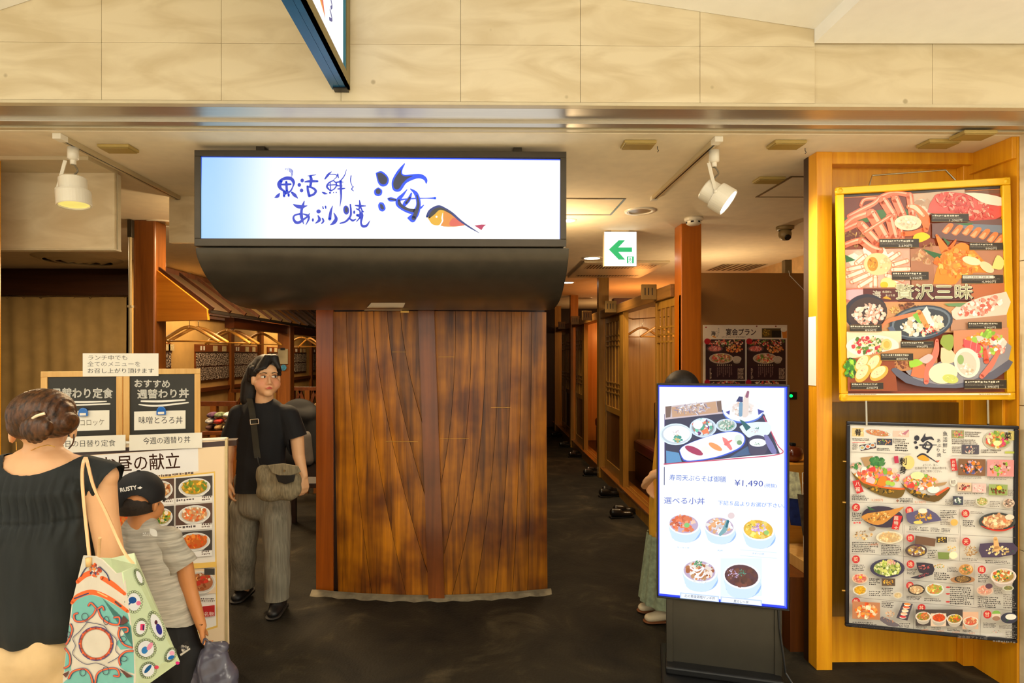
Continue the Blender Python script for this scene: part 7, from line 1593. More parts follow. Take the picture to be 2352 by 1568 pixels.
# face details
M_EYEW = plain('eye_white', (236, 226, 212), 0.2, var=0); M_IRIS = plain('dark_iris', (24, 14, 10), 0.15, var=0); M_LIP = plain('lip_rose', (196, 92, 76), 0.4, var=0.02); M_BLUSH = plain('cheek_flush', (232, 140, 104), 0.55, var=0.03)
for sx in (-1, 1):
    e = MB(); e.ell(Hd(sx*0.031, 0.073, 0.010), (0.0165, 0.008, 0.0075), rot); eo = e.build('eye', M_EYEW, W1, smooth=True)
    e = MB(); e.ell(Hd(sx*0.031+0.005, 0.0785, 0.0105), (0.0062, 0.0035, 0.0064), rot); e.build('iris', M_IRIS, eo, smooth=True)
    e = MB(); e.tube([Hd(sx*0.015, 0.081, 0.0155), Hd(sx*0.031, 0.0828, 0.0185), Hd(sx*0.048, 0.073, 0.0145)], 0.0011, 6); e.build('eyelid_line', M_IRIS, eo, smooth=True)
    e = MB(); e.tube([Hd(sx*0.014, 0.0835, 0.0315), Hd(sx*0.03, 0.084, 0.036), Hd(sx*0.05, 0.072, 0.031)], [0.0028, 0.0028, 0.0014], 6); e.build('eyebrow', M_HAIRB, W1, smooth=True)
e = MB(); e.rcone(Hd(-0.021, 0.080, -0.057), 0.0028, Hd(0, 0.0895, -0.0515), 0.0048); e.rcone(Hd(0.021, 0.080, -0.057), 0.0028, Hd(0, 0.0895, -0.0515), 0.0048); e.rcone(Hd(-0.012, 0.0845, -0.0600), 0.0045, Hd(0.012, 0.0845, -0.0600), 0.0045); rbuild(e, 'lips', M_LIP, W1, 0.0022, 3)
# hair
m = MB(); m.ell(Hd(0, -0.036, 0.046), (0.086, 0.10, 0.1), rot)
for a, b, c, r in ((-0.072, 0.05, 0.04, 0.013), (-0.058, 0.066, 0.052, 0.011), (-0.04, 0.078, 0.058, 0.010), (-0.022, 0.083, 0.064, 0.009), (0.062, 0.06, 0.062, 0.012), (0.072, 0.042, 0.045, 0.012), (0.078, 0.022, 0.02, 0.010)):
    m.rcone(Hd(0.02+a*0.3, 0.035, 0.122), 0.024, Hd(a, b, c), r)
m.rcone(Hd(-0.078, 0.012, 0.06), 0.018, Hd(-0.082, 0.0, 0.02), 0.012)
chain(m, [(Hd(-0.03, -0.10, 0.05), 0.06), (Hd(-0.055, -0.14, -0.04), 0.062), (Hd(-0.065, -0.14, -0.13), 0.058), (Hd(-0.05, -0.12, -0.20), 0.04)]); m.rcone(Hd(-0.074, -0.02, 0.06), 0.03, Hd(-0.078, -0.045, 0.0), 0.028)
rbuild(m, 'hair', M_HAIRB, W1, 0.006, 3)
# T-shirt
m = MB()
m.rcone(L(604, 965, 0.06), 0.15, L(594, 1060, 0.07), 0.166, (1, 0.72, 1)); m.rcone(L(594, 1060, 0.07), 0.166, L(588, 1150, 0.07), 0.178, (1, 0.74, 1))
m.rcone(L(556, 950, 0.06), 0.062, L(660, 952, 0.06), 0.062, (1, 0.9, 1)); m.rcone(L(600, 935, 0.065), 0.07, L(604, 960, 0.06), 0.10, (1.1, 0.85, 1))
m.rcone(L(552, 952, 0.06), 0.066, L(526, 1035, 0.06), 0.071); m.rcone(L(664, 954, 0.06), 0.066, L(685, 1025, 0.05), 0.068)
zb_h = ZP(1128, Y0)
def teecut(c):
    if c.z < zb_h: return False
    return True
sl_l, sl_r = L(532, 1012, 0.06), L(683, 1003, 0.05)
cuts = [zcut_below(zb_h), (lambda c: not (c.x < L(546, 1012).x and (c-sl_l).dot(Vector((-0.25, 0, -1))) > 0), lambda c: c-Vector((-0.2425, 0, -0.970))*(c-sl_l).dot(Vector((-0.2425, 0, -0.970)))),
        (lambda c: not (c.x > L(665, 1000).x and (c-sl_r).dot(Vector((0.2425, 0, -0.970))) > 0), lambda c: c-Vector((0.2425, 0, -0.970))*(c-sl_r).dot(Vector((0.2425, 0, -0.970)))),
        pcut(L(606, 930, -0.03), (0, 0.42, -1))]
garment(m, 'tshirt', M_BLKTEE, W1, 0.007, 5, cuts, fold=lambda c: 0.0035*math.sin(c.x*38+c.z*14)*math.sin(c.z*21+1.0))
# trousers
m = MB(); m.rcone(L(592, 1100, 0.07), 0.145, L(598, 1158, 0.07), 0.148, (1, 0.76, 0.62))
for hx, kn, an, dyh, dyk, dya, r in ((566, (559, 1262), (559, 1360), 0.09, 0.12, 0.2, 0.068), (632, (637, 1270), (636, 1395), 0.06, 0.02, 0.0, 0.074)):
    chain(m, [(L(hx, 1165, dyh), 0.096), (L(kn[0], kn[1], dyk), 0.078), (L(an[0], an[1], dya), r)])
zl, zr = L(560, 1344, 0.2).z, L(636, 1374, 0).z
cuts = [(lambda c: c.z >= (zl if c.x < L(598, 1300).x else zr), lambda c: Vector((c.x, c.y, zl if c.x < L(598, 1300).x else zr)))]
garment(m, 'trousers', M_TROU, W1, 0.007, 4, cuts, fold=lambda c: 0.004*math.sin(c.z*30+c.x*9)*math.sin(c.z*8))
M_SNK = plain('black_sneaker', (16, 15, 16), 0.5, var=0.15, scale=30); M_SOLE = plain('dark_sole', (40, 36, 32), 0.6)
fl, fr_ = L(558, 1375, 0.22), L(638, 1412, 0.0)
shoe_at(W1, 'sneaker', (fl.x+0.0, fl.y-0.12, 0), (fl.x+0.005, fl.y+0.07, 0), 0.046, M_SNK, M_SOLE)
shoe_at(W1, 'sneaker', (fr_.x+0.01, fr_.y-0.13, 0), (fr_.x, fr_.y+0.06, 0), 0.046, M_SNK, M_SOLE)
# cross-body bag (carried: a thing of its own)
M_BAG = plain('grey_check_cloth', (124, 112, 86), 0.75, var=0.16, scale=26, stretch=(5, 5, 0.6), bump=0.05, bscale=40)
bag = thing('crossbody_bag', 'grey checked cross-body bag with black strap worn by the standing woman', 'bag', L(640, 1158, -0.16))
m = MB(); dy = -0.20
for a, b, r in (((609, 1096), (670, 1102), 0.056), ((612, 1128), (668, 1124), 0.062), ((608, 1085), (610, 1128), 0.05)): m.rcone(L(*a, dy), r, L(*b, dy), r, (1, 0.62, 1))
garment(m, 'pouch', M_BAG, bag, 0.006, 22, [zcut_above(L(600, 1066, dy).z)], fold=lambda c: 0.003*math.sin(c.x*60+c.z*25))
m = MB(); pts = [L(*q, dy-0.055) for q in ((613, 1068), (650, 1064), (684, 1070), (691, 1084), (668, 1092), (640, 1092), (625, 1086))]; m.prism(pts, (0, 0.012, 0)); m.build('flap', M_BAG, bag, bevel=0.005)
m = MB(); pts = [L(*q, dy-0.052) for q in ((632, 1088), (655, 1090), (678, 1090), (674, 1106), (655, 1112), (638, 1106))]; m.prism(pts, (0, 0.01, 0)); m.build('lining', M_BLACK, bag, bevel=0.003)
m = MB(); q = L(653, 1081, dy-0.062); m.cyl(q, q+Vector((0, 0.008, 0)), 0.006, n=14); m.build('snap', M_CHROME, bag)
M_STR = plain('olive_black_webbing', (44, 40, 28), 0.7, var=0.08)
sp = [L(572, 914, 0.04), L(574, 920, -0.02), L(579, 945, -0.085), L(584, 985, -0.11), L(589, 1030, -0.13), L(592, 1052, -0.15)]
m = MB(); spc = crom([tuple(q) for q in sp], 5); m.grid([[Vector(q)+Vector((-0.019, 0, 0)), Vector(q)+Vector((0.019, -0.004, 0))] for q in spc]); m.grid([[Vector(q)+Vector((-0.019, 0.003, 0)), Vector(q)+Vector((0.019, -0.001, 0))] for q in spc]); m.build('strap', M_STR, bag)
m = MB(); b0 = L(584, 968, -0.115)
for a, b in (((-0.024, 0.012), (0.024, 0.016)), ((0.024, 0.016), (0.026, -0.012)), ((0.026, -0.012), (-0.022, -0.016)), ((-0.022, -0.016), (-0.024, 0.012))): m.cyl(b0+Vector((a[0], 0, a[1])), b0+Vector((b[0], 0, b[1])), 0.0028, n=8)
m.build('buckle', M_CHROME, bag)
MB().tube([L(592, 1050, -0.15), L(594, 1062, -0.17), L(599, 1074, -0.20)], 0.005, 8).build('clip', M_BLACK, bag)
# ================================================================== the woman with the tote bag, seen from behind
Y0 = 2.0
W2 = thing('person', 'woman in sleeveless black blouse seen from behind, hair tied low', 'person', (XP(90, Y0), Y0, 0))
M_BLOUSE = plain('black_gauze', (24, 28, 27), 0.8, var=0.12, bump=0.12, bscale=30, stretch=(2, 2, 0.3)); M_BEIGE = plain('beige_trousers', (216, 184, 136), 0.75, var=0.05, bump=0.04, bscale=10)
m = MB()
m.ell(L(98, 965, 0.02), (0.078, 0.095, 0.085)); m.ell(L(105, 1000, 0.06), (0.06, 0.07, 0.06))
m.rcone(L(102, 985, 0.02), 0.052, L(98, 1050, 0.02), 0.058); m.rcone(L(98, 1040, 0.02), 0.058, L(96, 1110, 0.02), 0.13, (1, 0.62, 1))
m.rcone(L(150, 1072, 0.03), 0.05, L(236, 1094, 0.03), 0.05, (1, 0.9, 1)); m.rcone(L(46, 1072, 0.03), 0.05, L(-50, 1094, 0.03), 0.05, (1, 0.9, 1))
m.rcone(L(96, 1120, 0.02), 0.15, L(92, 1300, 0.02), 0.14, (1, 0.65, 1)); m.rcone(L(92, 1300, 0.02), 0.14, L(88, 1440, 0.02), 0.15, (1, 0.68, 1))
for sx, sgn in ((230, 1), (-60, -1)):
    e = L(sx+24*sgn, 1275, 0.03); w_ = e+Vector((0.0, 0.12, -0.17))
    chain(m, [(L(sx, 1098, 0.03), 0.05), (L(sx+8*sgn, 1185, 0.03), 0.046), (e, 0.042), (w_, 0.027)]); hand(m, w_, (0, 0.5, -0.85), (-sgn, 0.2, 0.1), (-0.3*sgn, 0.6, -0.5), 0.9, 0.6)
for sx in (40, 140): chain(m, [(L(sx, 1470, 0.02), 0.08), (Vector((XP(sx, Y0), Y0+0.0, 0.40)), 0.055), (Vector((XP(sx, Y0), Y0+0.02, 0.09)), 0.038)])
m.ell(L(28, 1000, 0.03), (0.008, 0.018, 0.028)); m.ell(L(168, 990, 0.03), (0.010, 0.018, 0.028))
rbuild(m, 'body', M_SKIN, W2, 0.006, 4)
m = MB(); m.ell(L(97, 950, 0.0), (0.094, 0.105, 0.085)); m.ell(L(70, 975, -0.02), (0.06, 0.07, 0.05)); m.ell(L(128, 970, -0.01), (0.062, 0.075, 0.05)); m.rcone(L(150, 965, 0.03), 0.03, L(160, 985, 0.04), 0.018)
def streaks(c): return 0.0016*math.sin(c.x*520+c.z*60)
garment(m, 'hair', M_HAIRBR, W2, 0.005, 4, fold=streaks)
m = MB(); chain(m, [(L(88, 962, -0.092), 0.026), (L(84, 984, -0.105), 0.042), (L(82, 1000, -0.085), 0.026)], (1.15, 0.8, 1)); garment(m, 'hair_tail', M_HAIRBR, W2, 0.004, 2, fold=lambda c: 0.002*math.sin(c.x*420))
MB().tube(crom([L(72, 963, -0.118), L(84, 955, -0.124), L(103, 949, -0.118)], 4), 0.0048, 8).build('hair_clip', plain('cream_clip', (236, 216, 180), 0.25), W2, smooth=True)
MB().tube(crom([L(167, 985, 0.03), L(170, 1005, 0.02), L(166, 1020, 0.02), L(158, 1030, 0.02)], 4), 0.0025, 6).build('loose_lock', M_HAIRBR, W2)
M_GOLD = plain('gold', (226, 180, 80), 0.2, 0.9, var=0)
MB().tube(crom([L(68, 1036, -0.03), L(83, 1029, -0.044), L(98, 1024, -0.046), L(112, 1022, -0.044), L(126, 1026, -0.034)], 4), 0.0013, 6).build('necklace', M_GOLD, W2)
ea = MB().tube([L(37, 1014, 0.02), L(38, 1034, 0.02)], 0.0012, 6).build('earring', M_GOLD, W2); MB().ell(L(39, 1041, 0.02), (0.0065, 0.0065, 0.0065)).build('pearl', plain('pearl', (240, 228, 206), 0.15), ea, smooth=True)
# blouse with boat neckline and cap sleeves
m = MB(); m.rcone(L(96, 1130, 0.02), 0.165, L(90, 1230, 0.02), 0.185, (1, 0.66, 1)); m.rcone(L(90, 1230, 0.02), 0.185, L(84, 1400, 0.02), 0.205, (1, 0.72, 1)); m.rcone(L(84, 1400, 0.02), 0.205, L(84, 1500, 0.02), 0.16, (1, 0.72, 1))
m.rcone(L(96, 1080, 0.02), 0.085, L(96, 1120, 0.02), 0.15, (1.15, 0.75, 1))
for sgn in (1, -1): m.rcone(L(98+sgn*66, 1080, 0.03), 0.064, L(98+sgn*150, 1102, 0.03), 0.066, (1, 0.95, 1))
zb2 = L(90, 1452, 0.0).z
def neck_z(x):
    u = (x-L(93, 1100).x)/0.155
    return L(93, 1096, -0.1).z+0.078*min(1.0, abs(u))**2.2
def keepn(c):
    return not (c.y < Y0+0.06 and abs(c.x-L(93, 1100).x) < 0.165 and c.z > neck_z(c.x)) and not (c.y >= Y0+0.06 and c.z > L(93, 1062).z and abs(c.x-L(93, 1100).x) < 0.14)
ar, al = L(254, 1105, 0.03), L(-70, 1105, 0.03)
nr_, nl_ = Vector((0.86, 0, -0.5)).normalized(), Vector((-0.86, 0, -0.5)).normalized()
cuts = [zcut_below(zb2), (keepn, lambda c: Vector((c.x, c.y, min(c.z, neck_z(c.x)))) if c.y < Y0+0.06 else Vector((c.x, c.y, L(93, 1062).z))),
        (lambda c: not ((c-ar).dot(nr_) > 0 and c.z > L(262, 1150).z), lambda c: c-nr_*(c-ar).dot(nr_)), (lambda c: not ((c-al).dot(nl_) > 0 and c.z > L(-70, 1150).z), lambda c: c-nl_*(c-al).dot(nl_))]
zg = L(90, 1180).z
def gather(c):
    f = max(0.0, 1-abs(c.z-(zg+0.03))/0.13); g = max(0.0, min(1.0, (zg-c.z)/0.2))
    return 0.007*f*math.sin(c.x*235+1.5*math.sin(c.z*30))+0.009*g*math.sin(c.x*52+c.z*6)-0.006*max(0.0, 1-abs(c.z-(zg-0.01))/0.012)
garment(m, 'blouse', M_BLOUSE, W2, 0.0055, 5, cuts, fold=gather)
m = MB(); m.rcone(L(90, 1430, 0.02), 0.16, L(90, 1480, 0.02), 0.185, (1, 0.78, 1))
for sx in (34, 142): chain(m, [(L(sx, 1490, 0.02), 0.108), (Vector((XP(sx, Y0), Y0+0.01, 0.30)), 0.095), (Vector((XP(sx, Y0), Y0+0.02, 0.02)), 0.085)])
garment(m, 'trousers', M_BEIGE, W2, 0.008, 4, [zcut_below(0.06)], fold=lambda c: 0.004*math.sin(c.x*30+c.z*12))
for sx in (34, 142):
    x = XP(sx, Y0); shoe_at(W2, 'shoe', (x, Y0+0.16, 0), (x, Y0-0.03, 0), 0.045, M_SNK, M_SOLE)
# ------------------------------------------------------------------ tote bag
class Plane:
    def __init__(s, a, b, c):
        s.o = Vector(a); s.e1 = (Vector(b)-s.o).normalized(); n = s.e1.cross(Vector(c)-s.o).normalized(); s.n = n; s.e2 = n.cross(s.e1)
    def hit(s, px, py):
        x, z = (px-PX0)/FX, (PY0-py)/FX; c, q = math.cos(YAW), math.sin(YAW); d = Vector((x*c+q, -x*q+c, z)); o = Vector((0, 0, CH))
        return o+d*((s.o-o).dot(s.n)/d.dot(s.n))
    def map(s, px, py): h = s.hit(px, py)-s.o; return (h.dot(s.e1), h.dot(s.e2))
    def finish(s, paint, root):
        sg = -1 if s.n.dot(Vector((0, 0, CH))-s.o) < 0 else 1
        paint.V = [tuple(s.o+s.e1*u+s.e2*v+s.n*sg*(-t)-root.location) for u, t, v in paint.V]
tote = thing('tote_bag', 'scarf-print tote bag with teal, orange and mint patterns on the woman\'s arm', 'bag', P(250, 1590, 1.86))
A = Plane(P(190, 1274, 1.80), P(285, 1318, 1.72), P(138, 1600, 1.80)); Bp = Plane(P(285, 1318, 1.72), P(412, 1520, 1.92), P(312, 1585, 1.72))
SCX, SCY, SCS = 140, 1260, 5.09
def cx(x, y): return (SCX+x/SCS, SCY+y/SCS)
fp = [(262, 78), (400, 88), (480, 130), (560, 210), (640, 290), (725, 270), (760, 540), (800, 840), (845, 1180), (860, 1500), (850, 1700), (0, 1800), (20, 1560), (70, 1100), (125, 650), (190, 370)]
sp_ = [(725, 270), (862, 205), (880, 320), (960, 500), (1020, 620), (1110, 820), (1230, 1060), (1290, 1160), (1375, 1325), (1290, 1310), (1190, 1330), (1080, 1430), (900, 1560), (850, 1700), (860, 1500), (845, 1180), (800, 840), (760, 540)]
def panel(pl, poly, nm, mat, inward):
    v = [pl.hit(*cx(*q)) for q in poly]; m = MB(); sg = -1 if pl.n.dot(Vector((0, 0, CH))-pl.o) < 0 else 1
    m.prism(v, -pl.n*sg*0.004); return m.build(nm, mat, tote)
M_LIN = plain('cream_satin', (214, 204, 186), 0.4, var=0.03); M_MINT = plain('mint_cotton', (206, 222, 182), 0.6, var=0.04)
f1 = panel(A, fp, 'front_panel', M_LIN, 0); f2 = panel(Bp, sp_, 'side_panel', M_MINT, 0)
bk = [P(255, 1282, 1.95), P(307, 1270, 1.97), P(312, 1296, 1.93), P(412, 1520, 2.02), P(300, 1600, 2.0), P(150, 1600, 1.95), P(196, 1280, 1.9)]
m = MB(); m.prism(bk, (0, 0.004, 0)); m.build('back_panel', M_MINT, tote)
p = Paint(A.map, 0.0, 2.5e-5); p.crop(SCX, SCY, SCS); p.rng = random.Random(11)
TE = (112, 182, 172); ORG = (232, 96, 20); NVY = (44, 52, 100)
p.poly([(262, 80), (400, 90), (480, 132), (560, 212), (640, 292), (724, 272), (745, 480), (540, 350), (420, 250), (330, 240), (220, 340)], (206, 200, 184))
p.poly([(140, 620), (210, 560), (330, 530), (480, 570), (640, 660), (780, 750), (800, 840), (845, 1160), (700, 1180), (640, 1100), (820, 900), (700, 900), (560, 880), (470, 790), (420, 690), (370, 790), (260, 850), (160, 840), (120, 800)], TE)
p.poly([(60, 1210), (110, 1260), (120, 1420), (40, 1440)], TE); p.poly([(100, 1500), (160, 1420), (300, 1400), (360, 1470), (390, 1540), (420, 1480), (480, 1410), (620, 1390), (700, 1450), (850, 1480), (850, 1690), (20, 1790), (30, 1560)], TE); p.poly([(690, 1250), (760, 1190), (850, 1180), (858, 1460), (760, 1430), (690, 1380)], TE); p.poly([(95, 900), (130, 870), (110, 1080), (75, 1100)], TE)
p.stroke([(195, 385), (280, 310), (380, 270)], [46, 60, 66], ORG); p.stroke([(480, 340), (600, 410), (745, 525)], [50, 60, 40], ORG); p.stroke([(130, 630), (190, 560), (320, 510), (430, 520), (600, 600), (780, 730)], [40, 56, 60, 56, 50, 40], ORG); p.stroke([(430, 505), (540, 560)], 14, (250, 190, 120)); p.stroke([(160, 580), (320, 520)], 16, NVY); p.stroke([(640, 620), (700, 670)], 26, (90, 60, 60)); p.blobs(405, 255, 76, 96, [(226, 90, 20), (150, 40, 20), (60, 50, 90), (240, 140, 60), (230, 220, 210)], 50, (0.12, 0.32)); p.stroke([(235, 320), (290, 230), (340, 190)], 12, NVY); p.stroke([(460, 210), (540, 290), (570, 370)], 12, NVY)
def ring(cx_, cy_, rx_, ry_, w_, col, a0=0, a1=6.283): p.stroke([(cx_+rx_*math.cos(a0+(a1-a0)*i/24), cy_+ry_*math.sin(a0+(a1-a0)*i/24)) for i in range(25)], w_, col, k=1)
ring(415, 1105, 188, 185, 34, (70, 60, 120)); ring(415, 1105, 180, 178, 24, (190, 70, 30)); p.blobs(415, 1105, 10, 10, [(190, 70, 30)], 1)
for i in range(20): a_ = i*0.314; p.ell(415+186*math.cos(a_), 1105+183*math.sin(a_), 14, 10, (120, 50, 40) if i % 2 else (226, 96, 30), rot=a_)
for pts in ([(420, 690), (380, 770), (280, 840), (180, 840), (160, 770), (200, 750)], [(440, 700), (480, 800), (580, 870), (680, 880), (690, 800), (630, 800)], [(330, 660), (360, 630), (420, 690)], [(510, 710), (490, 670), (440, 700)], [(120, 880), (140, 950), (100, 1060), (70, 1110)], [(700, 920), (680, 1000), (740, 1110), (840, 1150)], [(700, 1350), (690, 1270), (760, 1200), (850, 1190)], [(690, 920), (780, 915), (790, 960), (760, 970)], [(60, 1160), (110, 1240), (110, 1350), (50, 1390)], [(100, 1510), (150, 1430), (280, 1400), (350, 1460), (380, 1560)], [(410, 1560), (440, 1450), (540, 1400), (660, 1400), (690, 1480), (630, 1480)]):
    p.stroke(pts, 26, (60, 60, 130)); p.stroke(pts, 17, (226, 100, 36))
for q in ((290, 790, 38, 42), (540, 835, 32, 48), (735, 1050, 40, 32), (265, 1440, 34, 42), (535, 1420, 36, 48), (745, 1280, 38, 30), (105, 1000, 16, 34)): ring(*q, 7, (50, 50, 70))
p.stroke([(320, 850), (230, 960), (150, 1040), (180, 1130), (150, 1230), (290, 1340), (420, 1330), (520, 1360)], 8, (80, 80, 110)); p.stroke([(300, 850), (500, 890), (560, 960), (660, 1060), (650, 1180), (690, 1250), (560, 1330)], 8, (80, 80, 110))
p.poly([(700, 880), (740, 770), (800, 840), (740, 880)], (90, 40, 34)); p.poly([(690, 1390), (760, 1430), (850, 1490), (780, 1500)], (90, 40, 34)); p.poly([(30, 1460), (110, 1420), (70, 1500)], (90, 40, 34))
A.finish(p, tote); p.build('printed_pattern', M_PRINT, f1)
p = Paint(Bp.map, 0.0, 2.5e-5); p.crop(SCX, SCY, SCS); p.rng = random.Random(4)
p.poly([(726, 272), (862, 207), (880, 320), (960, 500), (1110, 820), (1290, 1160), (1370, 1320), (1190, 1325), (1080, 1425), (900, 1550), (858, 1560), (845, 1180), (800, 840), (760, 540)], (206, 224, 186))
def doily(x, y, rx_, ry_, rt=0.0):
    for i in range(22):
        a_ = i*6.283/22; c_, s_ = math.cos(rt), math.sin(rt); u, v = rx_*math.cos(a_), ry_*math.sin(a_); ring(x+u*c_-v*s_, y+u*s_+v*c_, 16, 13, 5, (96, 106, 80))
    p.ell(x, y, rx_*0.86, ry_*0.86, (232, 236, 240), rot=rt)
doily(850, 620, 92, 120); p.ell(835, 600, 46, 40, (24, 84, 160)); p.stroke([(780, 660), (830, 610)], 18, (24, 84, 160)); p.ell(905, 635, 28, 26, (236, 120, 160)); doily(930, 920, 66, 96, 0.2); p.poly([(925, 880), (975, 880), (970, 955), (920, 950)], (226, 60, 110)); p.rect(950, 890, 968, 950, (60, 40, 90)); doily(1115, 900, 70, 170, -0.35); p.ell(1140, 940, 32, 66, (50, 50, 150), rot=-0.3); p.ell(1105, 860, 18, 26, (90, 40, 60)); doily(985, 1170, 110, 108, -0.4); p.ell(970, 1185, 36, 44, (50, 130, 200), rot=0.5); p.ell(1030, 1140, 26, 52, (236, 150, 180), rot=0.6); doily(1010, 1420, 80, 90, 0.6); p.ell(1005, 1405, 22, 62, (20, 90, 150), rot=0.7); doily(1270, 1240, 46, 80, 0.5); p.ell(1275, 1270, 40, 22, (30, 110, 190), rot=-0.4); p.ell(1285, 1220, 30, 26, (240, 170, 200)); p.ell(1350, 1335, 24, 18, (236, 50, 140)); p.ell(1105, 1385, 26, 22, (226, 70, 100)); doily(900, 330, 30, 90, -0.4)
Bp.finish(p, tote); p.build('printed_pattern', M_PRINT, f2)
M_STRAP = plain('peach_leather_strap', (236, 186, 132), 0.45, var=0.04)
def strap(pts):
    pts = [Vector(q) for q in crom([tuple(q) for q in pts], 5)]; m = MB(); m.grid([[q+Vector((-0.0055, 0, 0)), q+Vector((0.0055, -0.002, 0))] for q in pts]); m.grid([[q+Vector((-0.0055, 0.003, 0)), q+Vector((0.0055, 0.001, 0))] for q in pts]); m.build('strap', M_STRAP, tote)
strap([P(196, 1049, 1.99), P(190, 1068, 1.90), P(189, 1110, 1.875), P(196, 1190, 1.84), P(205, 1277, 1.80)]); strap([P(197, 1049, 1.99), P(202, 1068, 1.89), P(216, 1120, 1.87), P(245, 1180, 1.85), P(282, 1262, 1.80), P(306, 1294, 1.76)])
MB().tube([P(227, 1276, 1.91), P(228, 1250, 1.90), P(229, 1235, 1.89)], 0.005, 8).build('strap_stub', M_STRAP, tote)
q = A.hit(*cx(337, 150)); m = MB(); m.cyl(q+Vector((0, -0.006, 0.014)), q+Vector((0.002, -0.006, -0.012)), 0.0085, n=14); m.build('toggle', plain('wood_toggle', (226, 186, 120), 0.4), tote, smooth=True)
# ================================================================== the boy with the cap
Y0 = 2.45
BO = thing('person', 'boy in grey T-shirt and black cap seen from behind, reading the menu', 'person', (XP(400, Y0), Y0, 0))
m = MB(); m.ell(L(322, 1138, 0.0), (0.078, 0.09, 0.085)); m.ell(L(345, 1172, 0.035), (0.05, 0.06, 0.045)); m.rcone(L(325, 1165, 0.0), 0.046, L(322, 1210, 0.0), 0.05)
m.ell(L(357, 1163, -0.02), (0.009, 0.018, 0.024), (0, 0.2, 0.3))
m.rcone(L(322, 1215, 0.0), 0.06, L(338, 1260, 0.0), 0.095, (1, 0.7, 1)); m.rcone(L(338, 1260, 0.0), 0.10, L(392, 1440, 0.0), 0.09, (1, 0.7, 1))
m.rcone(L(285, 1235, 0.0), 0.04, L(388, 1240, 0.0), 0.042)
chain(m, [(L(392, 1242, 0), 0.042), (L(424, 1300, 0), 0.034), (L(435, 1352, 0.0), 0.030), (L(463, 1438, -0.01), 0.020)]); hand(m, L(463, 1438, -0.01), (0.12, 0.0, -1), (-0.35, 0.9, 0), (0.9, 0.35, 0), 0.72, 0.75)
chain(m, [(L(285, 1245, 0), 0.042), (L(270, 1320, 0.02), 0.032), (L(280, 1400, 0.06), 0.021)]); hand(m, L(280, 1400, 0.06), (0.05, 0.3, -1), (0.3, 0.8, 0), (0.8, -0.3, 0), 0.7, 0.5)
for sx in (375, 425): chain(m, [(L(sx, 1490, 0), 0.06), (Vector((XP(sx, Y0), Y0+0.0, 0.17)), 0.042), (Vector((XP(sx, Y0), Y0+0.02, 0.05)), 0.03)])
rbuild(m, 'body', M_SKIN2, BO, 0.005, 4)
m = MB(); m.ell(L(314, 1152, -0.008), (0.083, 0.093, 0.07)); garment(m, 'hair', plain('short_black_hair', (38, 26, 16), 0.7, var=0.2, scale=80, bump=0.3, bscale=300), BO, 0.005, 2, [zcut_below(L(310, 1186, -0.08).z)])
CC = L(318, 1136, 0.0); CR_ = Vector((0.096, 0.104, 0.098))
cap = MB(); cap.ell(CC, CR_, n=40, m=24)
me = cap.mesh('cap_crown')
def rimz(c):
    # lower edge of the cap, with the arched opening above the strap at the back
    u = (c.x-L(308, 1150, -0.09).x)/0.042; zr_ = CC.z-0.035+0.10*(c.x-CC.x)
    if c.y < CC.y and abs(u) < 1: zr_ += 0.052*math.sqrt(max(0, 1-u*u))
    return zr_
bm_ = bmesh.new(); bm_.from_mesh(me); bmesh.ops.subdivide_edges(bm_, edges=bm_.edges[:], cuts=2, use_grid_fill=True); bm_.to_mesh(me); bm_.free()
edge_cut(me, lambda c: c.z >= rimz(c), lambda c: Vector((c.x, c.y, rimz(c))))
for v in me.vertices: v.co -= BO.location
M_CAP = plain('black_cap_cotton', (15, 15, 18), 0.75, var=0.1, scale=20, bump=0.05, bscale=200)
cp = finish('cap', me, M_CAP, BO, smooth=True); md = cp.modifiers.new('s', 'SOLIDIFY'); md.thickness = 0.003
m = MB(); pts = []
for i in range(13):
    a_ = math.radians(-100+i*200/12*0.24-6); 
for i in range(9):
    x = L(289+i*6.5, 1150, 0).x; yy = CC.y-CR_.y*math.sqrt(max(0.0, 1-((x-CC.x)/CR_.x)**2-((0.040)/CR_.z)**2))-0.002; pts.append([(x, yy, CC.z-0.030+0.10*(x-CC.x)), (x, yy+0.002, CC.z-0.046+0.10*(x-CC.x))])
m.grid(pts); m.build('strap', M_CAP, cp, smooth=True)
m = MB(); vis = []
for i in range(13):
    a_ = math.radians(42+i*120/12); r0 = 0.092; d = Vector((math.cos(a_)*0.98, math.sin(a_), 0)); z0 = CC.z-0.03
    vis.append([CC+Vector((d.x*r0, d.y*0.1, -0.03)), CC+Vector((d.x*(r0+0.05*math.sin(math.pi*i/12)), d.y*(0.1+0.06*math.sin(math.pi*i/12)), -0.045))])
m.grid(vis); vo = m.build('visor', M_CAP, cp, smooth=True); md = vo.modifiers.new('s', 'SOLIDIFY'); md.thickness = 0.004
MB().ell(CC+Vector((0, 0, CR_.z)), (0.008, 0.008, 0.005)).build('button', M_CAP, cp, smooth=True)
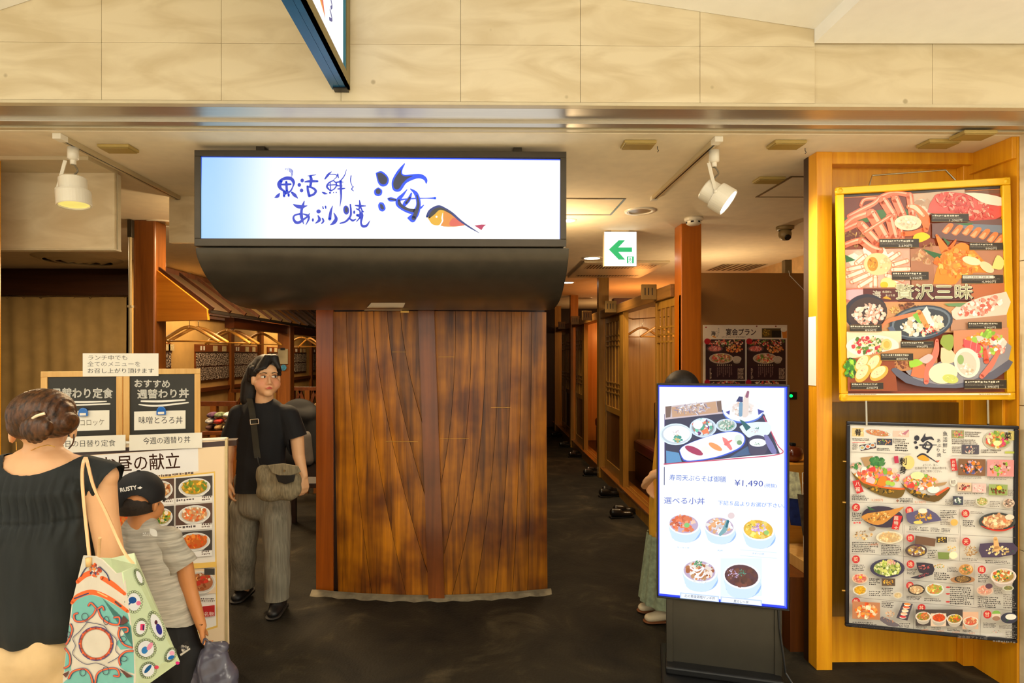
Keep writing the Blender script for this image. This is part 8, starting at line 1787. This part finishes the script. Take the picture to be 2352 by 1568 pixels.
# lettering and marks laid on curved cloth: cast from the view onto the ellipsoid once, stored as geometry of the cap
def on_ell(px, py, c, r, lift=0.002):
    x, z = (px-PX0)/FX, (PY0-py)/FX; cc_, ss_ = math.cos(YAW), math.sin(YAW); d = Vector((x*cc_+ss_, -x*ss_+cc_, z)).normalized(); o = Vector((0, 0, CH))-c
    D = Vector((d.x/r.x, d.y/r.y, d.z/r.z)); O = Vector((o.x/r.x, o.y/r.y, o.z/r.z)); a_ = D.dot(D); b_ = 2*O.dot(D); k_ = O.dot(O)-1; q = b_*b_-4*a_*k_
    t = (-b_-math.sqrt(max(q, 0)))/(2*a_); h = o+d*t; n = Vector((h.x/r.x**2, h.y/r.y**2, h.z/r.z**2)).normalized()
    return c+h+n*lift
pp = Paint(lambda x, y: (x, y)); pp.text('RUSTY', 278, 1130, 13, (236, 232, 224), w=37, bold=0.03, ang=-0.18); pp.poly([(314, 1121), (322, 1117), (327, 1120), (322, 1123)], (236, 232, 224))
pp.V = [tuple(on_ell(x, y, CC, CR_)-BO.location) for x, _, y in pp.V]; pp.build('lettering', M_PRINT, cp)
# T-shirt
M_GREY = plain('heather_grey_jersey', (178, 172, 158), 0.8, var=0.13, scale=16, stretch=(0.6, 0.6, 7), bump=0.05, bscale=16)
m = MB(); m.rcone(L(322, 1222, 0), 0.075, L(338, 1270, 0), 0.118, (1.05, 0.75, 1)); m.rcone(L(338, 1270, 0), 0.118, L(375, 1400, 0), 0.115, (1, 0.78, 1)); m.rcone(L(375, 1400, 0), 0.115, L(398, 1480, 0), 0.108, (1, 0.8, 1)); m.rcone(L(292, 1238, 0), 0.054, L(384, 1240, 0), 0.056);
ms = MB(); ms.rcone(L(380, 1240, 0), 0.056, L(440, 1330, 0), 0.060); ms2 = MB(); ms2.rcone(L(292, 1242, 0), 0.054, L(270, 1310, 0.02), 0.058)
hem = L(400, 1452, -0.1); sv = L(425, 1300, 0.0); nv_ = (L(436, 1325, 0)-L(386, 1244, 0)).normalized(); sv2 = L(274, 1296, 0.02); nv2 = Vector((-0.25, 0, -1)).normalized()
hn = Vector((0.28, 0, 1)).normalized()
cuts = [pcut(hem, hn), pcut(L(322, 1197, -0.05), (0.05, 0.25, -1))]
for q_, c0_, n0_ in ((ms, sv, -nv_), (ms2, sv2, -nv2)): garment(q_, 'sleeve', M_GREY, BO, 0.005, 3, [pcut(c0_, n0_)], fold=lambda c: 0.002*math.sin(c.z*90))
garment(m, 'tshirt', M_GREY, BO, 0.006, 4, cuts, fold=lambda c: 0.0045*math.sin((c.x*0.5+c.z)*48+2*math.sin(c.x*22))*math.sin(c.x*20+1.3))
lg = L(345, 1222, -0.105); pp = Paint(lambda x, y: (x, y)); pp.poly([(344, 1213), (352, 1214), (359, 1218), (361, 1225), (361, 1231), (354, 1231), (348, 1229), (344, 1222)], (240, 238, 230), sm=2); pp.lines(328, 1222, 345, 1231, 2, (232, 230, 222)); pp.V = [tuple(P(x, y, Y0-0.098-0.028*max(0, (y-1208)/30))-BO.location) for x, _, y in pp.V]; pp.build('chest_mark', M_PRINT, BO)
m = MB(); m.rcone(L(392, 1445, 0), 0.095, L(402, 1500, 0), 0.105, (1, 0.8, 1))
for sx in (372, 430): chain(m, [(L(sx, 1510, 0), 0.075), (Vector((XP(sx, Y0), Y0, 0.14)), 0.068)])
garment(m, 'shorts', plain('black_shorts', (14, 13, 15), 0.8, var=0.1), BO, 0.007, 4, [zcut_below(0.14)])
pp = Paint(lambda x, y: (x, y)); pp.poly([(407, 1487), (430, 1471), (440, 1490), (416, 1508)], (30, 30, 34)); pp.blobs(424, 1488, 10, 9, [(220, 216, 206), (90, 90, 96), (180, 176, 170)], 20, (0.15, 0.4)); pp.poly([(413, 1502), (436, 1487), (437, 1491), (415, 1506)], (220, 216, 206)); pp.V = [tuple(P(x, y, Y0-0.108-0.0*z_+z_*1)-BO.location) for x, z_, y in pp.V]; pp.build('patch', M_PRINT, BO)
for sx in (375, 425): shoe_at(BO, 'shoe', (XP(sx, Y0)+0.0, Y0+0.13, 0), (XP(sx, Y0), Y0-0.02, 0), 0.036, M_SNK, M_SOLE)
MB().tube([L(461+5*math.cos(a_*0.7), 1432+3*math.sin(a_*0.7), -0.01-0.02*math.sin(a_*0.7)) for a_ in range(10)], 0.002, 6).build('wrist_band', M_CHROME, BO)
# plastic bag in the boy's hand
M_PLB = plain('grey_plastic_film', (84, 82, 96), 0.22, var=0.1, scale=8, bump=0.5, bscale=14, coat=0.3)
pb_ = thing('plastic_bag', 'shiny dark grey plastic bag hanging from the boy\'s hand', 'bag', (XP(495, 2.42), 2.42, 0.05))
m = MB(); chain(m, [(P(474, 1490, 2.43), 0.012), (P(484, 1515, 2.42), 0.05), (P(492, 1570, 2.42), 0.085), (P(496, 1625, 2.42), 0.09)], (1, 0.7, 1)); m.rcone(P(470, 1500, 2.43), 0.02, P(452, 1560, 2.42), 0.035); m.rcone(P(500, 1490, 2.44), 0.018, P(528, 1560, 2.42), 0.04); m.rcone(P(480, 1480, 2.43), 0.02, P(512, 1484, 2.44), 0.018)
garment(m, 'film', M_PLB, pb_, 0.006, 3, fold=lambda c: 0.006*math.sin(c.x*70+c.z*22)+0.004*math.sin(c.x*33-c.z*60))
MB().tube(crom([P(466, 1478, 2.42), P(470, 1466, 2.42), P(478, 1474, 2.43), P(480, 1488, 2.43)], 4), 0.004, 6).build('handle', M_PLB, pb_)
# ================================================================== staff member behind the display
Y0 = 3.48
W3 = thing('person', 'staff member in yellow apron and sage skirt half hidden behind the display', 'person', (XP(1535, Y0), Y0, 0))
m = MB(); m.ell(L(1562, 892, 0), (0.09, 0.075, 0.095)); m.ell(L(1545, 920, 0), (0.06, 0.055, 0.06)); m.rcone(L(1563, 930, 0), 0.048, L(1548, 965, 0), 0.055); m.rcone(L(1548, 970, 0), 0.10, L(1540, 1200, 0), 0.105, (0.8, 1.2, 1))
for sg in (-1, 1): chain(m, [(L(1548, 985, 0.15*sg), 0.046), (L(1556, 1075, 0.17*sg), 0.038), (L(1500, 1090 if sg < 0 else 1100, 0.07*sg-0.03), 0.025)])
hand(m, L(1502, 1090, -0.10), (-0.55, 0.30, -0.75), (-0.5, -0.5, 0.3), (0.5, 0.7, -0.2), 0.9, 0.55); hand(m, L(1500, 1102, 0.04), (-0.4, -0.5, -0.75), (-0.5, 0.5, 0.4), (0.7, -0.4, -0.2), 0.9, 0.55)
for sg in (-1, 1): chain(m, [(L(1535, 1230, 0.07*sg), 0.075), (Vector((L(1535, 1300).x, Y0+0.07*sg, 0.42)), 0.05), (Vector((L(1530, 1300).x, Y0+0.07*sg, 0.08)), 0.035)])
rbuild(m, 'body', M_SKIN, W3, 0.006, 4)
m = MB(); m.ell(L(1566, 889, 0), (0.103, 0.094, 0.104)); m.ell(L(1590, 905, 0), (0.05, 0.06, 0.06)); rbuild(m, 'hair', M_HAIRB, W3, 0.006, 3)
m = MB(); m.rcone(L(1546, 980, 0), 0.112, L(1538, 1150, 0), 0.122, (0.85, 1.25, 1)); m.rcone(L(1538, 1150, 0), 0.122, L(1534, 1260, 0), 0.125, (0.9, 1.25, 1))
for sg in (-1, 1): m.rcone(L(1548, 985, 0.15*sg), 0.058, L(1554, 1050, 0.17*sg), 0.056)
garment(m, 'apron', plain('mustard_apron', (214, 160, 40), 0.75, var=0.05, bump=0.04, bscale=12), W3, 0.008, 4, [zcut_below(L(1535, 1232).z)], fold=lambda c: 0.004*math.sin(c.y*50+c.z*9))
m = MB(); m.rcone(L(1534, 1215, 0), 0.12, L(1530, 1375, 0), 0.165, (0.95, 1.15, 1)); m.rcone(L(1530, 1375, 0), 0.165, L(1530, 1440, 0), 0.165, (0.95, 1.15, 1))
garment(m, 'skirt', plain('sage_skirt', (140, 150, 120), 0.8, var=0.12, scale=40), W3, 0.008, 4, [zcut_below(L(1530, 1376).z), zcut_above(L(1535, 1225).z)], fold=lambda c: 0.006*math.sin(math.atan2(c.y-Y0, c.x-L(1530, 1300).x)*14))
M_CRS = plain('cream_shoe', (214, 196, 160), 0.5)
for sg in (-1, 1): x = L(1528, 1300).x; shoe_at(W3, 'shoe', (x-0.14, Y0+0.07*sg-0.02, 0), (x+0.05, Y0+0.07*sg, 0), 0.042, M_CRS, plain('brown_sole', (110, 60, 20), 0.6))
